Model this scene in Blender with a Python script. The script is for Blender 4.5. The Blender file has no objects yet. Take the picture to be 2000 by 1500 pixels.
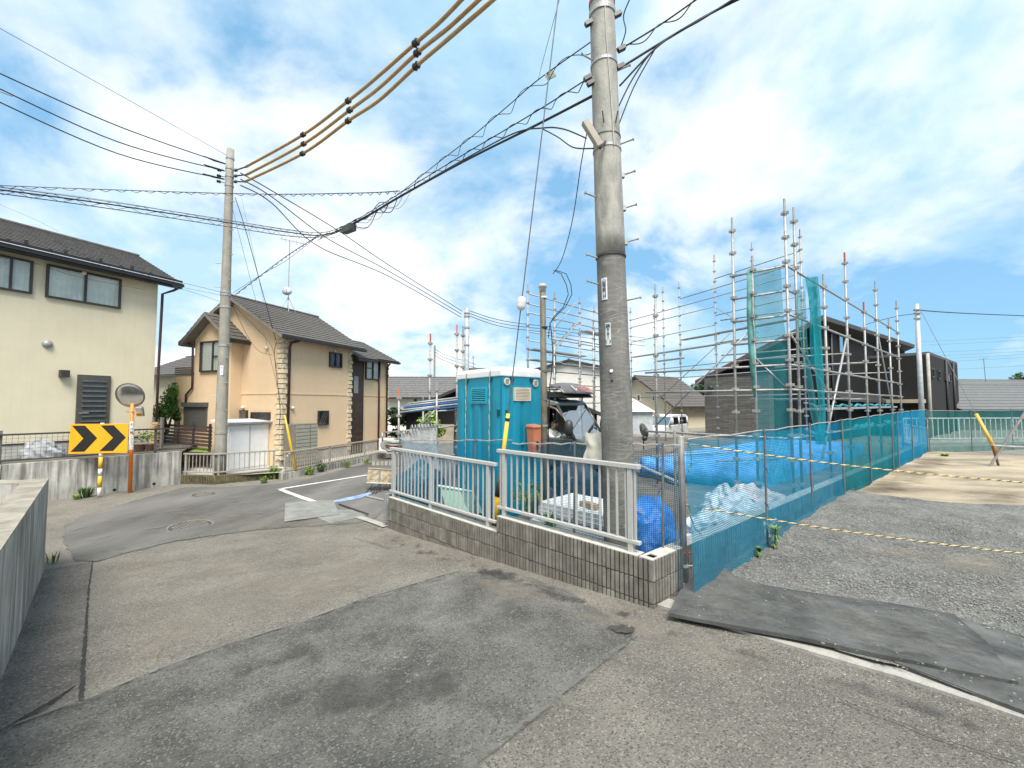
import bpy, bmesh, math, random
from mathutils import Vector, Matrix, noise
R = random.Random(7)
sc = bpy.context.scene
COL = sc.collection
V = Vector
# ------------------------------------------------------------------ camera
F, HOR, EYE = 805.0, 788.0, 1.88          # focal length in photo pixels, horizon row, eye height
PIT = math.atan((HOR - 750) / F)
cd = bpy.data.cameras.new('camera'); cam = bpy.data.objects.new('camera', cd); COL.objects.link(cam)
cam.location = (0, 0, EYE); cam.rotation_euler = (math.pi / 2 + PIT, 0, 0)
cd.sensor_width = 36; cd.lens = 36 * F / 2000; cd.clip_start = 0.05; cd.clip_end = 3000
sc.camera = cam
# ------------------------------------------------------------------ sky
SUN_EL, SUN_AZ = math.radians(58), math.radians(168)   # azimuth from +Y towards +X
w = bpy.data.worlds.new('World'); sc.world = w; w.use_nodes = True
nt = w.node_tree; nt.nodes.clear()
def N(nt, t, **k):
    n = nt.nodes.new(t)
    for a, b in k.items():
        if a.startswith('_'): n.inputs[a[1:].replace('_', ' ')].default_value = b
        else: setattr(n, a, b)
    return n
def L(nt, a, b): nt.links.new(a, b)
def math_(nt, op, a, b=None, clamp=False):
    n = nt.nodes.new('ShaderNodeMath'); n.operation = op; n.use_clamp = clamp
    for i, x in enumerate((a, b)):
        if x is None: continue
        if isinstance(x, (int, float)): n.inputs[i].default_value = x
        else: nt.links.new(x, n.inputs[i])
    return n.outputs[0]
def mixc(nt, fac, a, b, mode='MIX'):
    n = nt.nodes.new('ShaderNodeMix'); n.data_type = 'RGBA'; n.blend_type = mode
    for i, x in ((0, fac), (6, a), (7, b)):
        if isinstance(x, (int, float)): n.inputs[i].default_value = x
        elif isinstance(x, (tuple, list)): n.inputs[i].default_value = (*x[:3], 1)
        else: nt.links.new(x, n.inputs[i])
    return n.outputs[2]
def ramp(nt, x, pts):
    n = nt.nodes.new('ShaderNodeValToRGB'); e = n.color_ramp.elements
    while len(e) < len(pts): e.new(.5)
    for i, (p, c) in enumerate(pts):
        e[i].position = p; e[i].color = (c, c, c, 1) if isinstance(c, (int, float)) else (*c, 1)
    nt.links.new(x, n.inputs[0]); return n.outputs[0]
sky = N(nt, 'ShaderNodeTexSky', sky_type='NISHITA', sun_disc=False, sun_elevation=SUN_EL, sun_rotation=SUN_AZ)
sky.air_density = 1.0; sky.dust_density = 0.6; sky.ozone_density = 2.2
tc = N(nt, 'ShaderNodeTexCoord')
sep = N(nt, 'ShaderNodeSeparateXYZ'); L(nt, tc.outputs['Generated'], sep.inputs[0])
# clouds lie on a flat layer: divide the direction by its height
zc = math_(nt, 'MAXIMUM', sep.outputs[2], 0.0); zc = math_(nt, 'ADD', zc, 0.42)
cx = math_(nt, 'DIVIDE', sep.outputs[0], zc); cy = math_(nt, 'DIVIDE', sep.outputs[1], zc)
cmb = N(nt, 'ShaderNodeCombineXYZ'); L(nt, cx, cmb.inputs[0]); L(nt, cy, cmb.inputs[1]); cmb.inputs[2].default_value = 4.3
n1 = N(nt, 'ShaderNodeTexNoise', _Scale=1.75, _Detail=9, _Roughness=.56, _Distortion=.2); L(nt, cmb.outputs[0], n1.inputs['Vector'])
n2 = N(nt, 'ShaderNodeTexNoise', _Scale=.6, _Detail=3, _Roughness=.5); L(nt, cmb.outputs[0], n2.inputs['Vector'])
den = math_(nt, 'ADD', math_(nt, 'MULTIPLY', n1.outputs[0], .75), math_(nt, 'MULTIPLY', n2.outputs[0], .35))
den = math_(nt, 'SUBTRACT', den, math_(nt, 'MULTIPLY', sep.outputs[0], .085))
mask = ramp(nt, den, [(.44, 0.0), (.50, .6), (.565, 1.0)])
thick = N(nt, 'ShaderNodeTexNoise', _Scale=2.0, _Detail=8, _Roughness=.55, _Distortion=.15); L(nt, cmb.outputs[0], thick.inputs['Vector'])
cc = mixc(nt, ramp(nt, thick.outputs[0], [(.40, 0.0), (.50, .6), (.58, 1.0)]), (2.6, 3.8, 4.65), (5.2, 5.35, 5.4))
skyb = mixc(nt, 1.0, sky.outputs[0], (.70, .80, .80), 'MULTIPLY')
base = mixc(nt, .72, skyb, (1.35, 2.85, 4.35))          # thin high haze over the blue
col = mixc(nt, mask, base, cc)
bg = N(nt, 'ShaderNodeBackground', _Strength=0.1); L(nt, col, bg.inputs[0])
out = N(nt, 'ShaderNodeOutputWorld'); L(nt, bg.outputs[0], out.inputs[0])
# ------------------------------------------------------------------ sun
sd = bpy.data.lights.new('sun', 'SUN'); sd.energy = 3.0; sd.angle = math.radians(30); sd.color = (1, .95, .88)
so = bpy.data.objects.new('sun', sd); COL.objects.link(so)
dirv = V((math.sin(SUN_AZ) * math.cos(SUN_EL), math.cos(SUN_AZ) * math.cos(SUN_EL), math.sin(SUN_EL)))
so.rotation_euler = dirv.to_track_quat('Z', 'Y').to_euler(); so.location = (0, 0, 30)
# ------------------------------------------------------------------ exposure
vs = sc.view_settings; vs.view_transform = 'Standard'; vs.look = 'None'; vs.exposure = 1.2; vs.gamma = 1.0
vs.use_curve_mapping = False
sc.cycles.transparent_max_bounces = 24; sc.cycles.max_bounces = 7; sc.cycles.use_denoising = True
sc.cycles.sample_clamp_indirect = 6
# ================================================================== helpers
def ray(px, py):
    u, v = (px - 1000) / F, (750 - py) / F
    c, s = math.cos(PIT), math.sin(PIT)
    return V((u, c - v * s, s + v * c))
def at(px, py, Y):
    d = ray(px, py); k = Y / d.y
    return V((d.x * k, Y, EYE + d.z * k))
def zat(py, Y): return at(1000, py, Y).z
def ss(a, b, x):
    t = min(1, max(0, (x - a) / (b - a))); return t * t * (3 - 2 * t)
C0 = V((1.294, 3.86)); DR = V((-.7071, .7071)); DN = V((.7071, .7071)); DF = V((.774, .633))
_det = DR.x * DF.y - DF.x * DR.y
def ab(x, y):          # oblique coordinates: a along the road to the left, b along the net fence
    qx, qy = x - C0.x, y - C0.y
    return (qx * DF.y - DF.x * qy) / _det, (DR.x * qy - qx * DR.y) / _det
def sn(x, y):
    return (x - C0.x) * DR.x + (y - C0.y) * DR.y, (x - C0.x) * DN.x + (y - C0.y) * DN.y
def hroad(s):
    if s < 0: return min(.5, -.065 * s)
    if s < 4.5: return -.065 * s
    return -.2925 - .19 * ss(4.0, 9.5, s) + .19 * ss(4.0, 9.5, 4.5)
def h(x, y):
    s, n = sn(x, y); a, b = ab(x, y)
    wl = ss(.1, 1.6, b) * (1 - ss(4.9 + .5 * b, 6.0 + .5 * b, a))
    hl = .02 + .12 * ss(3, 0, a) * ss(0, 5, b)
    return hroad(s) * (1 - wl) + hl * wl
def gp(px, py, dz=0):
    d = ray(px, py); k = 3.0
    for _ in range(60):
        p = V((d.x * k, d.y * k, 0)); z = h(p.x, p.y) + dz
        k += .7 * ((z - EYE) / d.z - k)
    p = V((0, 0, EYE)) + d * k; return p
class Fr:                      # local frame: t along d, n outwards, z up
    def __init__(s, o, d, side=1):
        s.o = V((o[0], o[1])); s.d = V((d[0], d[1])).normalized(); s.n = V((s.d.y, -s.d.x)) * side
    def p(s, t, n, z):
        q = s.o + s.d * t + s.n * n; return V((q.x, q.y, z))
class MB:
    def __init__(s): s.v, s.f = [], []
    def add(s, vs, fs):
        b = len(s.v); s.v += [V(p) for p in vs]; s.f += [tuple(i + b for i in f) for f in fs]; return s
    def hexa(s, p):            # 8 points: bottom ring 0-3, top ring 4-7
        return s.add(p, [(0, 3, 2, 1), (4, 5, 6, 7), (0, 1, 5, 4), (1, 2, 6, 5), (2, 3, 7, 6), (3, 0, 4, 7)])
    def fb(s, fr, t0, t1, n0, n1, z0, z1):
        return s.hexa([fr.p(t0, n0, z0), fr.p(t1, n0, z0), fr.p(t1, n1, z0), fr.p(t0, n1, z0),
                       fr.p(t0, n0, z1), fr.p(t1, n0, z1), fr.p(t1, n1, z1), fr.p(t0, n1, z1)])
    def box(s, c, sx, sy, sz, rot=None):
        m = rot if rot is not None else Matrix.Identity(3); c = V(c)
        q = [(-1, -1, -1), (1, -1, -1), (1, 1, -1), (-1, 1, -1), (-1, -1, 1), (1, -1, 1), (1, 1, 1), (-1, 1, 1)]
        return s.hexa([c + m @ V((a * sx / 2, b * sy / 2, k * sz / 2)) for a, b, k in q])
    def tube(s, pts, r, n=8, cap=True, r1=None):
        pts = [V(p) for p in pts]; b = len(s.v); m = len(pts); up = None
        for i, p in enumerate(pts):
            d = (pts[min(i + 1, m - 1)] - pts[max(i - 1, 0)]).normalized()
            if up is None: up = V((0, 0, 1)) if abs(d.z) < .9 else V((0, 1, 0))
            x = d.cross(up).normalized(); up = x.cross(d).normalized()
            rr = (r if isinstance(r, (int, float)) else r[i]) if r1 is None else r + (r1 - r) * i / (m - 1)
            for k in range(n):
                a = 2 * math.pi * k / n; s.v.append(p + (x * math.cos(a) + up * math.sin(a)) * rr)
        for i in range(m - 1):
            for k in range(n):
                k2 = (k + 1) % n
                s.f.append((b + i * n + k, b + i * n + k2, b + (i + 1) * n + k2, b + (i + 1) * n + k))
        if cap:
            s.f.append(tuple(b + k for k in range(n))[::-1]); s.f.append(tuple(b + (m - 1) * n + k for k in range(n)))
        return s
    def cyl(s, p0, p1, r, n=8, r1=None): return s.tube([p0, p1], r, n, True, r1)
    def lathe(s, c, prof, n=16, axis=None):
        c = V(c); b = len(s.v); q = (V(axis).to_track_quat('Z', 'Y') if axis is not None else None)
        for r, z in prof:
            for k in range(n):
                a = 2 * math.pi * k / n; p = V((r * math.cos(a), r * math.sin(a), z))
                s.v.append(c + (q @ p if q else p))
        for i in range(len(prof) - 1):
            for k in range(n):
                k2 = (k + 1) % n; s.f.append((b + i * n + k, b + i * n + k2, b + (i + 1) * n + k2, b + (i + 1) * n + k))
        s.f.append(tuple(b + k for k in range(n))[::-1]); s.f.append(tuple(b + (len(prof) - 1) * n + k for k in range(n)))
        return s
    def prism(s, poly, vec):
        poly = [V(p) for p in poly]; n = len(poly); vec = V(vec)
        return s.add(poly + [p + vec for p in poly],
                     [tuple(range(n))[::-1], tuple(range(n, 2 * n))] + [(i, (i + 1) % n, n + (i + 1) % n, n + i) for i in range(n)])
    def grid(s, fn, nu, nv, closed=False):
        b = len(s.v)
        for i in range(nu + 1):
            for j in range(nv + 1): s.v.append(V(fn(i / nu, j / nv)))
        for i in range(nu):
            for j in range(nv):
                a = b + i * (nv + 1) + j; s.f.append((a, a + nv + 1, a + nv + 2, a + 1))
        return s
    def mesh(s, name, off=V((0, 0, 0))):
        me = bpy.data.meshes.new(name); me.from_pydata([tuple(p - off) for p in s.v], [], s.f); me.update(); return me
W = {}
def link(o, parent, wm):
    COL.objects.link(o)
    if parent is not None:
        o.parent = parent; o.matrix_basis = W[parent.name].inverted() @ wm
    else: o.matrix_basis = wm
    W[o.name] = wm
    return o
def tag(o, label=None, cat=None, group=None, kind=None):
    if label: o['label'] = label
    if cat: o['category'] = cat
    if group: o['group'] = group
    if kind: o['kind'] = kind
    return o
def thing(name, loc, label, cat, group=None):
    o = bpy.data.objects.new(name, None); o.empty_display_size = .2
    return tag(link(o, None, Matrix.Translation(V(loc))), label, cat, group)
def fixn(me):
    bm = bmesh.new(); bm.from_mesh(me); bmesh.ops.recalc_face_normals(bm, faces=bm.faces); bm.to_mesh(me); bm.free()
def obj(name, mb, mat, parent=None, smooth=False, fix=True):
    if parent is not None: off = W[parent.name].to_translation()
    else:
        xs = [p.x for p in mb.v]; ys = [p.y for p in mb.v]; zs = [p.z for p in mb.v]
        off = V(((min(xs) + max(xs)) / 2, (min(ys) + max(ys)) / 2, min(zs)))
    me = mb.mesh(name, off)
    if fix: fixn(me)
    me.materials.append(mat)
    if smooth: me.polygons.foreach_set('use_smooth', [True] * len(me.polygons))
    return link(bpy.data.objects.new(name, me), parent, Matrix.Translation(off))
def inst(name, me, parent, wm): return link(bpy.data.objects.new(name, me), parent, wm)
def smooth_by_angle(o, deg=35):
    me = o.data; me.polygons.foreach_set('use_smooth', [True] * len(me.polygons))
    try: me.set_sharp_from_angle(angle=math.radians(deg))
    except Exception: pass
    return o
# ------------------------------------------------------------------ materials
MT = {}
def mat(name, col, rough=.6, metal=0.0, var=.14, scale=6.0, bump=0.0, bscale=40.0, streak=0.0, dirt=None, spec=.5,
        speck=0.0, spscale=120.0, trans=0.0, stretch=None, crack=None):
    if name in MT: return MT[name]
    m = bpy.data.materials.new(name); MT[name] = m; m.use_nodes = True; nt = m.node_tree
    b = nt.nodes['Principled BSDF']; b.inputs['Roughness'].default_value = rough; b.inputs['Metallic'].default_value = metal
    b.inputs['Specular IOR Level'].default_value = spec
    if trans:
        b.inputs['Transmission Weight'].default_value = trans
    tc = N(nt, 'ShaderNodeTexCoord'); oi = N(nt, 'ShaderNodeObjectInfo')
    va = N(nt, 'ShaderNodeVectorMath', operation='ADD'); L(nt, tc.outputs['Object'], va.inputs[0])
    sc_ = N(nt, 'ShaderNodeVectorMath', operation='SCALE'); sc_.inputs[0].default_value = (31, 17, 23); L(nt, oi.outputs['Random'], sc_.inputs['Scale'])
    L(nt, sc_.outputs[0], va.inputs[1]); vec = va.outputs[0]
    if stretch:
        mp = N(nt, 'ShaderNodeVectorMath', operation='MULTIPLY'); mp.inputs[1].default_value = stretch; L(nt, vec, mp.inputs[0]); vs_ = mp.outputs[0]
    else: vs_ = vec
    n = N(nt, 'ShaderNodeTexNoise', _Scale=scale, _Detail=6, _Roughness=.6); L(nt, vs_, n.inputs['Vector'])
    lo = tuple(c * (1 - var * 1.6) for c in col); hi = tuple(min(1, c * (1 + var * 1.3)) for c in col)
    c = mixc(nt, ramp(nt, n.outputs[0], [(.3, 0.0), (.7, 1.0)]), lo, hi)
    rv = math_(nt, 'ADD', math_(nt, 'MULTIPLY', oi.outputs['Random'], var * .8), 1 - var * .4)
    rc = N(nt, 'ShaderNodeCombineColor'); [L(nt, rv, rc.inputs[i]) for i in range(3)]
    c = mixc(nt, 1.0, c, rc.outputs[0], 'MULTIPLY')
    if streak:
        mp = N(nt, 'ShaderNodeVectorMath', operation='MULTIPLY'); mp.inputs[1].default_value = (1, 1, .07); L(nt, vec, mp.inputs[0])
        sn_ = N(nt, 'ShaderNodeTexNoise', _Scale=9.0, _Detail=5, _Roughness=.65); L(nt, mp.outputs[0], sn_.inputs['Vector'])
        c = mixc(nt, math_(nt, 'MULTIPLY', ramp(nt, sn_.outputs[0], [(.42, 0.0), (.62, 1.0)]), streak), c, dirt or tuple(x * .45 for x in col))
    if speck:
        vo = N(nt, 'ShaderNodeTexVoronoi', _Scale=spscale); L(nt, vec, vo.inputs['Vector'])
        sp = N(nt, 'ShaderNodeSeparateColor'); L(nt, vo.outputs['Color'], sp.inputs[0])
        c = mixc(nt, math_(nt, 'MULTIPLY', ramp(nt, sp.outputs[0], [(.0, 1.0), (.35, 0.0)]), speck), c, tuple(x * .35 for x in col))
        c = mixc(nt, math_(nt, 'MULTIPLY', ramp(nt, sp.outputs[1], [(.80, 0.0), (1.0, 1.0)]), speck), c, tuple(min(1, x * 1.7 + .03) for x in col))
    if crack:      # pale hairline network: (colour, scale, amount, z stretch)
        cc_, cs_, ca_, cz_ = crack; wn = N(nt, 'ShaderNodeTexNoise', _Scale=cs_ * .6, _Detail=4); L(nt, vec, wn.inputs['Vector'])
        mv = N(nt, 'ShaderNodeVectorMath', operation='MULTIPLY'); mv.inputs[1].default_value = (1, 1, cz_); L(nt, vec, mv.inputs[0])
        wa = N(nt, 'ShaderNodeVectorMath', operation='MULTIPLY_ADD'); L(nt, wn.outputs['Color'], wa.inputs[0]); wa.inputs[1].default_value = (.35, .35, .9); L(nt, mv.outputs[0], wa.inputs[2])
        vo = N(nt, 'ShaderNodeTexVoronoi', feature='DISTANCE_TO_EDGE', _Scale=cs_); L(nt, wa.outputs[0], vo.inputs['Vector'])
        gate = N(nt, 'ShaderNodeTexNoise', _Scale=3.0, _Detail=3); L(nt, vec, gate.inputs['Vector'])
        f = math_(nt, 'MULTIPLY', ramp(nt, vo.outputs['Distance'], [(0.0, 1.0), (.055, 0.0)]), ramp(nt, gate.outputs[0], [(.35, .15), (.6, 1.0)])); c = mixc(nt, math_(nt, 'MULTIPLY', f, ca_), c, cc_)
    L(nt, c, b.inputs['Base Color'])
    if bump:
        bn = N(nt, 'ShaderNodeTexNoise', _Scale=bscale, _Detail=5, _Roughness=.65); L(nt, vs_, bn.inputs['Vector'])
        bp = N(nt, 'ShaderNodeBump', _Strength=1.0, _Distance=bump); L(nt, bn.outputs[0], bp.inputs['Height']); L(nt, bp.outputs[0], b.inputs['Normal'])
    rn = ramp(nt, n.outputs[0], [(.2, max(.02, rough - .08)), (.8, min(1, rough + .1))]); L(nt, rn, b.inputs['Roughness'])
    return m
def net_mat(name, col, cell=.02, cover=.3, soft=0.0):
    """woven net: threads on a grid in UV metres, holes are transparent"""
    m = bpy.data.materials.new(name); MT[name] = m; m.use_nodes = True; nt = m.node_tree; nt.nodes.remove(nt.nodes['Principled BSDF'])
    uv = N(nt, 'ShaderNodeUVMap'); sp = N(nt, 'ShaderNodeSeparateXYZ'); L(nt, uv.outputs[0], sp.inputs[0])
    a = math_(nt, 'LESS_THAN', math_(nt, 'FRACT', math_(nt, 'DIVIDE', sp.outputs[0], cell)), cover)
    b = math_(nt, 'LESS_THAN', math_(nt, 'FRACT', math_(nt, 'DIVIDE', sp.outputs[1], cell)), cover)
    th = math_(nt, 'MAXIMUM', math_(nt, 'MAXIMUM', a, b), soft)
    n = N(nt, 'ShaderNodeTexNoise', _Scale=1.3, _Detail=4); L(nt, uv.outputs[0], n.inputs['Vector'])
    c = mixc(nt, n.outputs[0], tuple(x * .7 for x in col), tuple(min(1, x * 1.3) for x in col))
    d = N(nt, 'ShaderNodeBsdfDiffuse'); t = N(nt, 'ShaderNodeBsdfTranslucent'); L(nt, c, d.inputs[0]); L(nt, c, t.inputs[0])
    mx = N(nt, 'ShaderNodeMixShader'); mx.inputs[0].default_value = .45; L(nt, d.outputs[0], mx.inputs[1]); L(nt, t.outputs[0], mx.inputs[2])
    tr = N(nt, 'ShaderNodeBsdfTransparent'); m2 = N(nt, 'ShaderNodeMixShader'); L(nt, th, m2.inputs[0]); L(nt, tr.outputs[0], m2.inputs[1]); L(nt, mx.outputs[0], m2.inputs[2])
    L(nt, m2.outputs[0], nt.nodes['Material Output'].inputs[0]); return m
def glass_mat(name, tint=(.92, .95, .92), refl=.05, clear=.95, wavy=.25):
    m = bpy.data.materials.new(name); MT[name] = m; m.use_nodes = True; nt = m.node_tree; nt.nodes.remove(nt.nodes['Principled BSDF'])
    g = N(nt, 'ShaderNodeBsdfGlossy', _Roughness=.03); g.inputs[0].default_value = (.9, .95, 1, 1)
    t = N(nt, 'ShaderNodeBsdfTransparent'); t.inputs[0].default_value = (*[x * clear for x in tint], 1)
    fr = N(nt, 'ShaderNodeLayerWeight', _Blend=.25)
    wv = N(nt, 'ShaderNodeTexNoise', _Scale=1.2); bp = N(nt, 'ShaderNodeBump', _Distance=.02, _Strength=wavy); L(nt, wv.outputs[0], bp.inputs['Height']); L(nt, bp.outputs[0], g.inputs['Normal'])
    f = math_(nt, 'ADD', math_(nt, 'MULTIPLY', fr.outputs[0], .6), refl, True)
    mx = N(nt, 'ShaderNodeMixShader'); L(nt, f, mx.inputs[0]); L(nt, t.outputs[0], mx.inputs[1]); L(nt, g.outputs[0], mx.inputs[2])
    L(nt, mx.outputs[0], nt.nodes['Material Output'].inputs[0]); return m
def sheer_mat(name, col, alpha=.5, rough=.3):
    """thin plastic film or cloth that lets part of the light through"""
    m = bpy.data.materials.new(name); MT[name] = m; m.use_nodes = True; nt = m.node_tree; b = nt.nodes['Principled BSDF']
    tc = N(nt, 'ShaderNodeTexCoord'); n = N(nt, 'ShaderNodeTexNoise', _Scale=5, _Detail=6, _Distortion=1.0); L(nt, tc.outputs['Object'], n.inputs['Vector'])
    c = mixc(nt, n.outputs[0], tuple(x * .75 for x in col), tuple(min(1, x * 1.2) for x in col)); L(nt, c, b.inputs['Base Color'])
    b.inputs['Roughness'].default_value = rough; b.inputs['Alpha'].default_value = alpha
    a = ramp(nt, n.outputs[0], [(.3, max(0, alpha - .25)), (.7, min(1, alpha + .25))]); L(nt, a, b.inputs['Alpha'])
    bp = N(nt, 'ShaderNodeBump', _Distance=.06, _Strength=.8); L(nt, n.outputs[0], bp.inputs['Height']); L(nt, bp.outputs[0], b.inputs['Normal'])
    return m
m_old = mat('old_asphalt', (.262, .238, .198), .92, var=.2, scale=1.3, bump=.04, bscale=100, speck=.85, spscale=100)
m_patch = mat('asphalt_patch', (.155, .15, .132), .9, var=.34, scale=2.2, bump=.03, bscale=100, speck=.85, spscale=95)
m_far = mat('smooth_asphalt', (.128, .122, .111), .85, var=.3, scale=.9, bump=.004, bscale=150, speck=.2, spscale=120, stretch=(1, .35, 1))
m_strip = mat('coarse_asphalt', (.22, .20, .175), .92, var=.3, scale=1.7, bump=.04, bscale=80, speck=.8, spscale=80)
m_damp = mat('dark_asphalt_seam', (.06, .058, .055), .85, var=.3, scale=5, bump=.006, bscale=120, speck=.3)
m_dirt = mat('sandy_soil', (.30, .245, .17), .95, var=.38, scale=.8, bump=.03, bscale=14, stretch=(.5, 1.3, 1))
m_grav = mat('gravel_bed', (.165, .16, .145), .95, var=.3, scale=2.5, bump=.03, bscale=45, speck=.6, spscale=40)
m_soil = mat('site_soil', (.12, .105, .085), .95, var=.3, scale=1.5, bump=.03, bscale=20)
m_white = mat('road_paint', (.62, .61, .57), .75, var=.12, scale=14, bump=.003, bscale=90, speck=.25, spscale=60)
m_kerb = mat('kerb_concrete', (.32, .305, .27), .85, var=.14, scale=6, speck=.2, spscale=80, bump=.004)
m_conc = mat('weathered_concrete', (.43, .415, .37), .9, var=.24, scale=1.6, bump=.006, bscale=50, streak=.75, dirt=(.075, .07, .06))
m_concL = mat('pale_concrete', (.42, .40, .36), .9, var=.16, scale=3, bump=.004, bscale=60, streak=.3, dirt=(.16, .15, .13))
m_block = mat('split_block', (.21, .195, .165), .92, var=.24, scale=7, bump=.006, bscale=80, streak=.55, dirt=(.10, .088, .07))
m_mortar = mat('block_core', (.045, .042, .037), .95, var=.2, scale=12)
m_cap = mat('block_top', (.47, .45, .40), .9, var=.15, scale=10, bump=.003, bscale=80)
m_alu = mat('champagne_aluminium', (.41, .405, .38), .42, var=.05, scale=20, spec=.6)
m_galv = mat('galvanised_steel', (.34, .345, .335), .5, .25, var=.18, scale=24, speck=.2, spscale=60)
m_scaf = mat('scaffold_zinc', (.34, .335, .315), .5, .35, var=.2, scale=14, streak=.25, dirt=(.22, .2, .17))
m_rust = mat('rusty_steel', (.22, .085, .04), .8, .1, var=.35, scale=30, bump=.003, bscale=80)
m_orange = mat('orange_paint', (.62, .16, .045), .5, var=.15, scale=20)
m_black = mat('black_rubber', (.018, .018, .019), .55, var=.2, scale=20)
m_dark = mat('dark_bronze', (.035, .032, .030), .45, var=.2, scale=10)
m_brown = mat('dark_brown_wood', (.055, .035, .026), .55, var=.3, scale=5, stretch=(1, 1, 8), bump=.003)
m_glass = glass_mat('window_glass')
m_curt = mat('net_curtain', (.72, .73, .70), .9, var=.08, scale=3)
m_roofd = mat('slate_roof', (.085, .078, .070), .8, var=.28, scale=6, bump=.006, bscale=30)
m_tile = mat('brown_tile', (.098, .086, .075), .7, var=.2, scale=9, bump=.003, bscale=40)
m_timber = mat('raw_timber', (.45, .31, .17), .75, var=.18, scale=4, stretch=(1, 6, 6))

def film_mat(name, col, lo=.42, hi=.62, scale=2.5, amax=.85, rough=.95):
    """dust or damp film: patchy coverage that thins out towards the edge of its sheet (attribute fade)"""
    m = mat(name, col, rough, var=.2, scale=5, bump=.004, bscale=90, speck=.25, spscale=80); nt = m.node_tree; b = nt.nodes['Principled BSDF']
    tc = N(nt, 'ShaderNodeTexCoord'); n = N(nt, 'ShaderNodeTexNoise', _Scale=scale, _Detail=8, _Roughness=.65); L(nt, tc.outputs['Object'], n.inputs['Vector'])
    at_ = N(nt, 'ShaderNodeAttribute', attribute_name='fade'); x = math_(nt, 'ADD', n.outputs[0], math_(nt, 'MULTIPLY', math_(nt, 'SUBTRACT', at_.outputs['Fac'], 1.0), .35))
    a = math_(nt, 'MULTIPLY', ramp(nt, x, [(lo, 0.0), (hi, amax)]), ramp(nt, at_.outputs['Fac'], [(0.0, 0.0), (.5, 1.0)])); L(nt, a, b.inputs['Alpha']); return m
# ================================================================== ground
def axis(lo, hi, st, far):
    a = [lo + st * i for i in range(int(round((hi - lo) / st)) + 1)]; d = st * 3; x = hi
    while x < far: x += d; d *= 1.6; a.append(x)
    d = st * 3; x = lo
    while x > -far: x -= d; d *= 1.6; a.insert(0, x)
    return a
GX, GY = axis(-14, 14, .2, 900), axis(.2, 24, .2, 900)
g = MB(); nx, ny = len(GX), len(GY)
for x in GX:
    for y in GY: g.v.append(V((x, y, h(x, y))))
g.f = [(i * ny + j, (i + 1) * ny + j, (i + 1) * ny + j + 1, i * ny + j + 1) for i in range(nx - 1) for j in range(ny - 1)]
gm = g.mesh('ground'); gm.materials.append(m_old); gm.polygons.foreach_set('use_smooth', [True] * len(gm.polygons))
tag(link(bpy.data.objects.new('ground', gm), None, Matrix.Identity(4)), kind='structure')
def rough_edge(pts, amp, seg):
    out = []
    for i, a in enumerate(pts):
        b = pts[(i + 1) % len(pts)]; n = max(1, int((b - a).length / seg)); d = (b - a).normalized(); q = V((-d.y, d.x))
        for k in range(n): out.append(a + (b - a) * (k / n) + q * R.uniform(-amp, amp))
    return out
def sheet(name, pts, mtl, lift=.008, amp=0, seg=.15, thick=0, wav=None, step=.2, kind='structure', label=None, cat=None, group=None, fade=0):
    pts = [V((p.x, p.y)) for p in pts]
    if amp: pts = rough_edge(pts, amp, seg)
    bm = bmesh.new(); vs = [bm.verts.new((p.x, p.y, 0)) for p in pts]; bm.faces.new(vs)
    bmesh.ops.triangulate(bm, faces=bm.faces[:])
    x0, x1 = min(p.x for p in pts), max(p.x for p in pts); y0, y1 = min(p.y for p in pts), max(p.y for p in pts)
    if step < .2: lx, ly = [k * step for k in range(math.ceil(x0 / step), math.floor(x1 / step) + 1)], [k * step for k in range(math.ceil(y0 / step), math.floor(y1 / step) + 1)]
    else:
        big = 2 if (x1 - x0) * (y1 - y0) > 60 else 1
        lx, ly = [x for x in GX[::big] if x0 < x < x1], [y for y in GY[::big] if y0 < y < y1]
    for x in lx: bmesh.ops.bisect_plane(bm, geom=bm.verts[:] + bm.edges[:] + bm.faces[:], plane_co=(x, 0, 0), plane_no=(1, 0, 0))
    for y in ly: bmesh.ops.bisect_plane(bm, geom=bm.verts[:] + bm.edges[:] + bm.faces[:], plane_co=(0, y, 0), plane_no=(0, 1, 0))
    for v in bm.verts: v.co.z = h(v.co.x, v.co.y) + lift + (wav(v.co.x, v.co.y) if wav else 0)
    bmesh.ops.recalc_face_normals(bm, faces=bm.faces)
    if bm.faces and sum(f.normal.z for f in bm.faces) < 0: bmesh.ops.reverse_faces(bm, faces=bm.faces)
    if thick:
        be = [e for e in bm.edges if e.is_boundary]
        r = bmesh.ops.extrude_edge_only(bm, edges=be)
        for v in r['geom']:
            if isinstance(v, bmesh.types.BMVert): v.co.z -= thick
    c = bm.verts[:]; off = V((sum(v.co.x for v in c) / len(c), sum(v.co.y for v in c) / len(c), min(v.co.z for v in c)))
    bmesh.ops.translate(bm, verts=bm.verts, vec=-off)
    me = bpy.data.meshes.new(name); bm.to_mesh(me); bm.free(); me.materials.append(mtl)
    if fade:
        at_ = me.attributes.new('fade', 'FLOAT', 'POINT')
        for i, v in enumerate(me.vertices):
            p = V((v.co.x + off.x, v.co.y + off.y)); dm = 9
            for k, a in enumerate(pts):
                b = pts[(k + 1) % len(pts)]; ab_ = b - a; tt = max(0, min(1, (p - a).dot(ab_) / max(1e-9, ab_.length_squared))); dm = min(dm, (p - a - ab_ * tt).length)
            at_.data[i].value = min(1, dm / fade)
    if not thick: me.polygons.foreach_set('use_smooth', [True] * len(me.polygons))
    return tag(link(bpy.data.objects.new(name, me), None, Matrix.Translation(off)), label, cat, group, kind)
def gps(l): return [gp(*p) for p in l]
def rs(a, n): q = C0 + DR * a + DN * n; return V((q.x, q.y, 0))       # road coordinates
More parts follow.
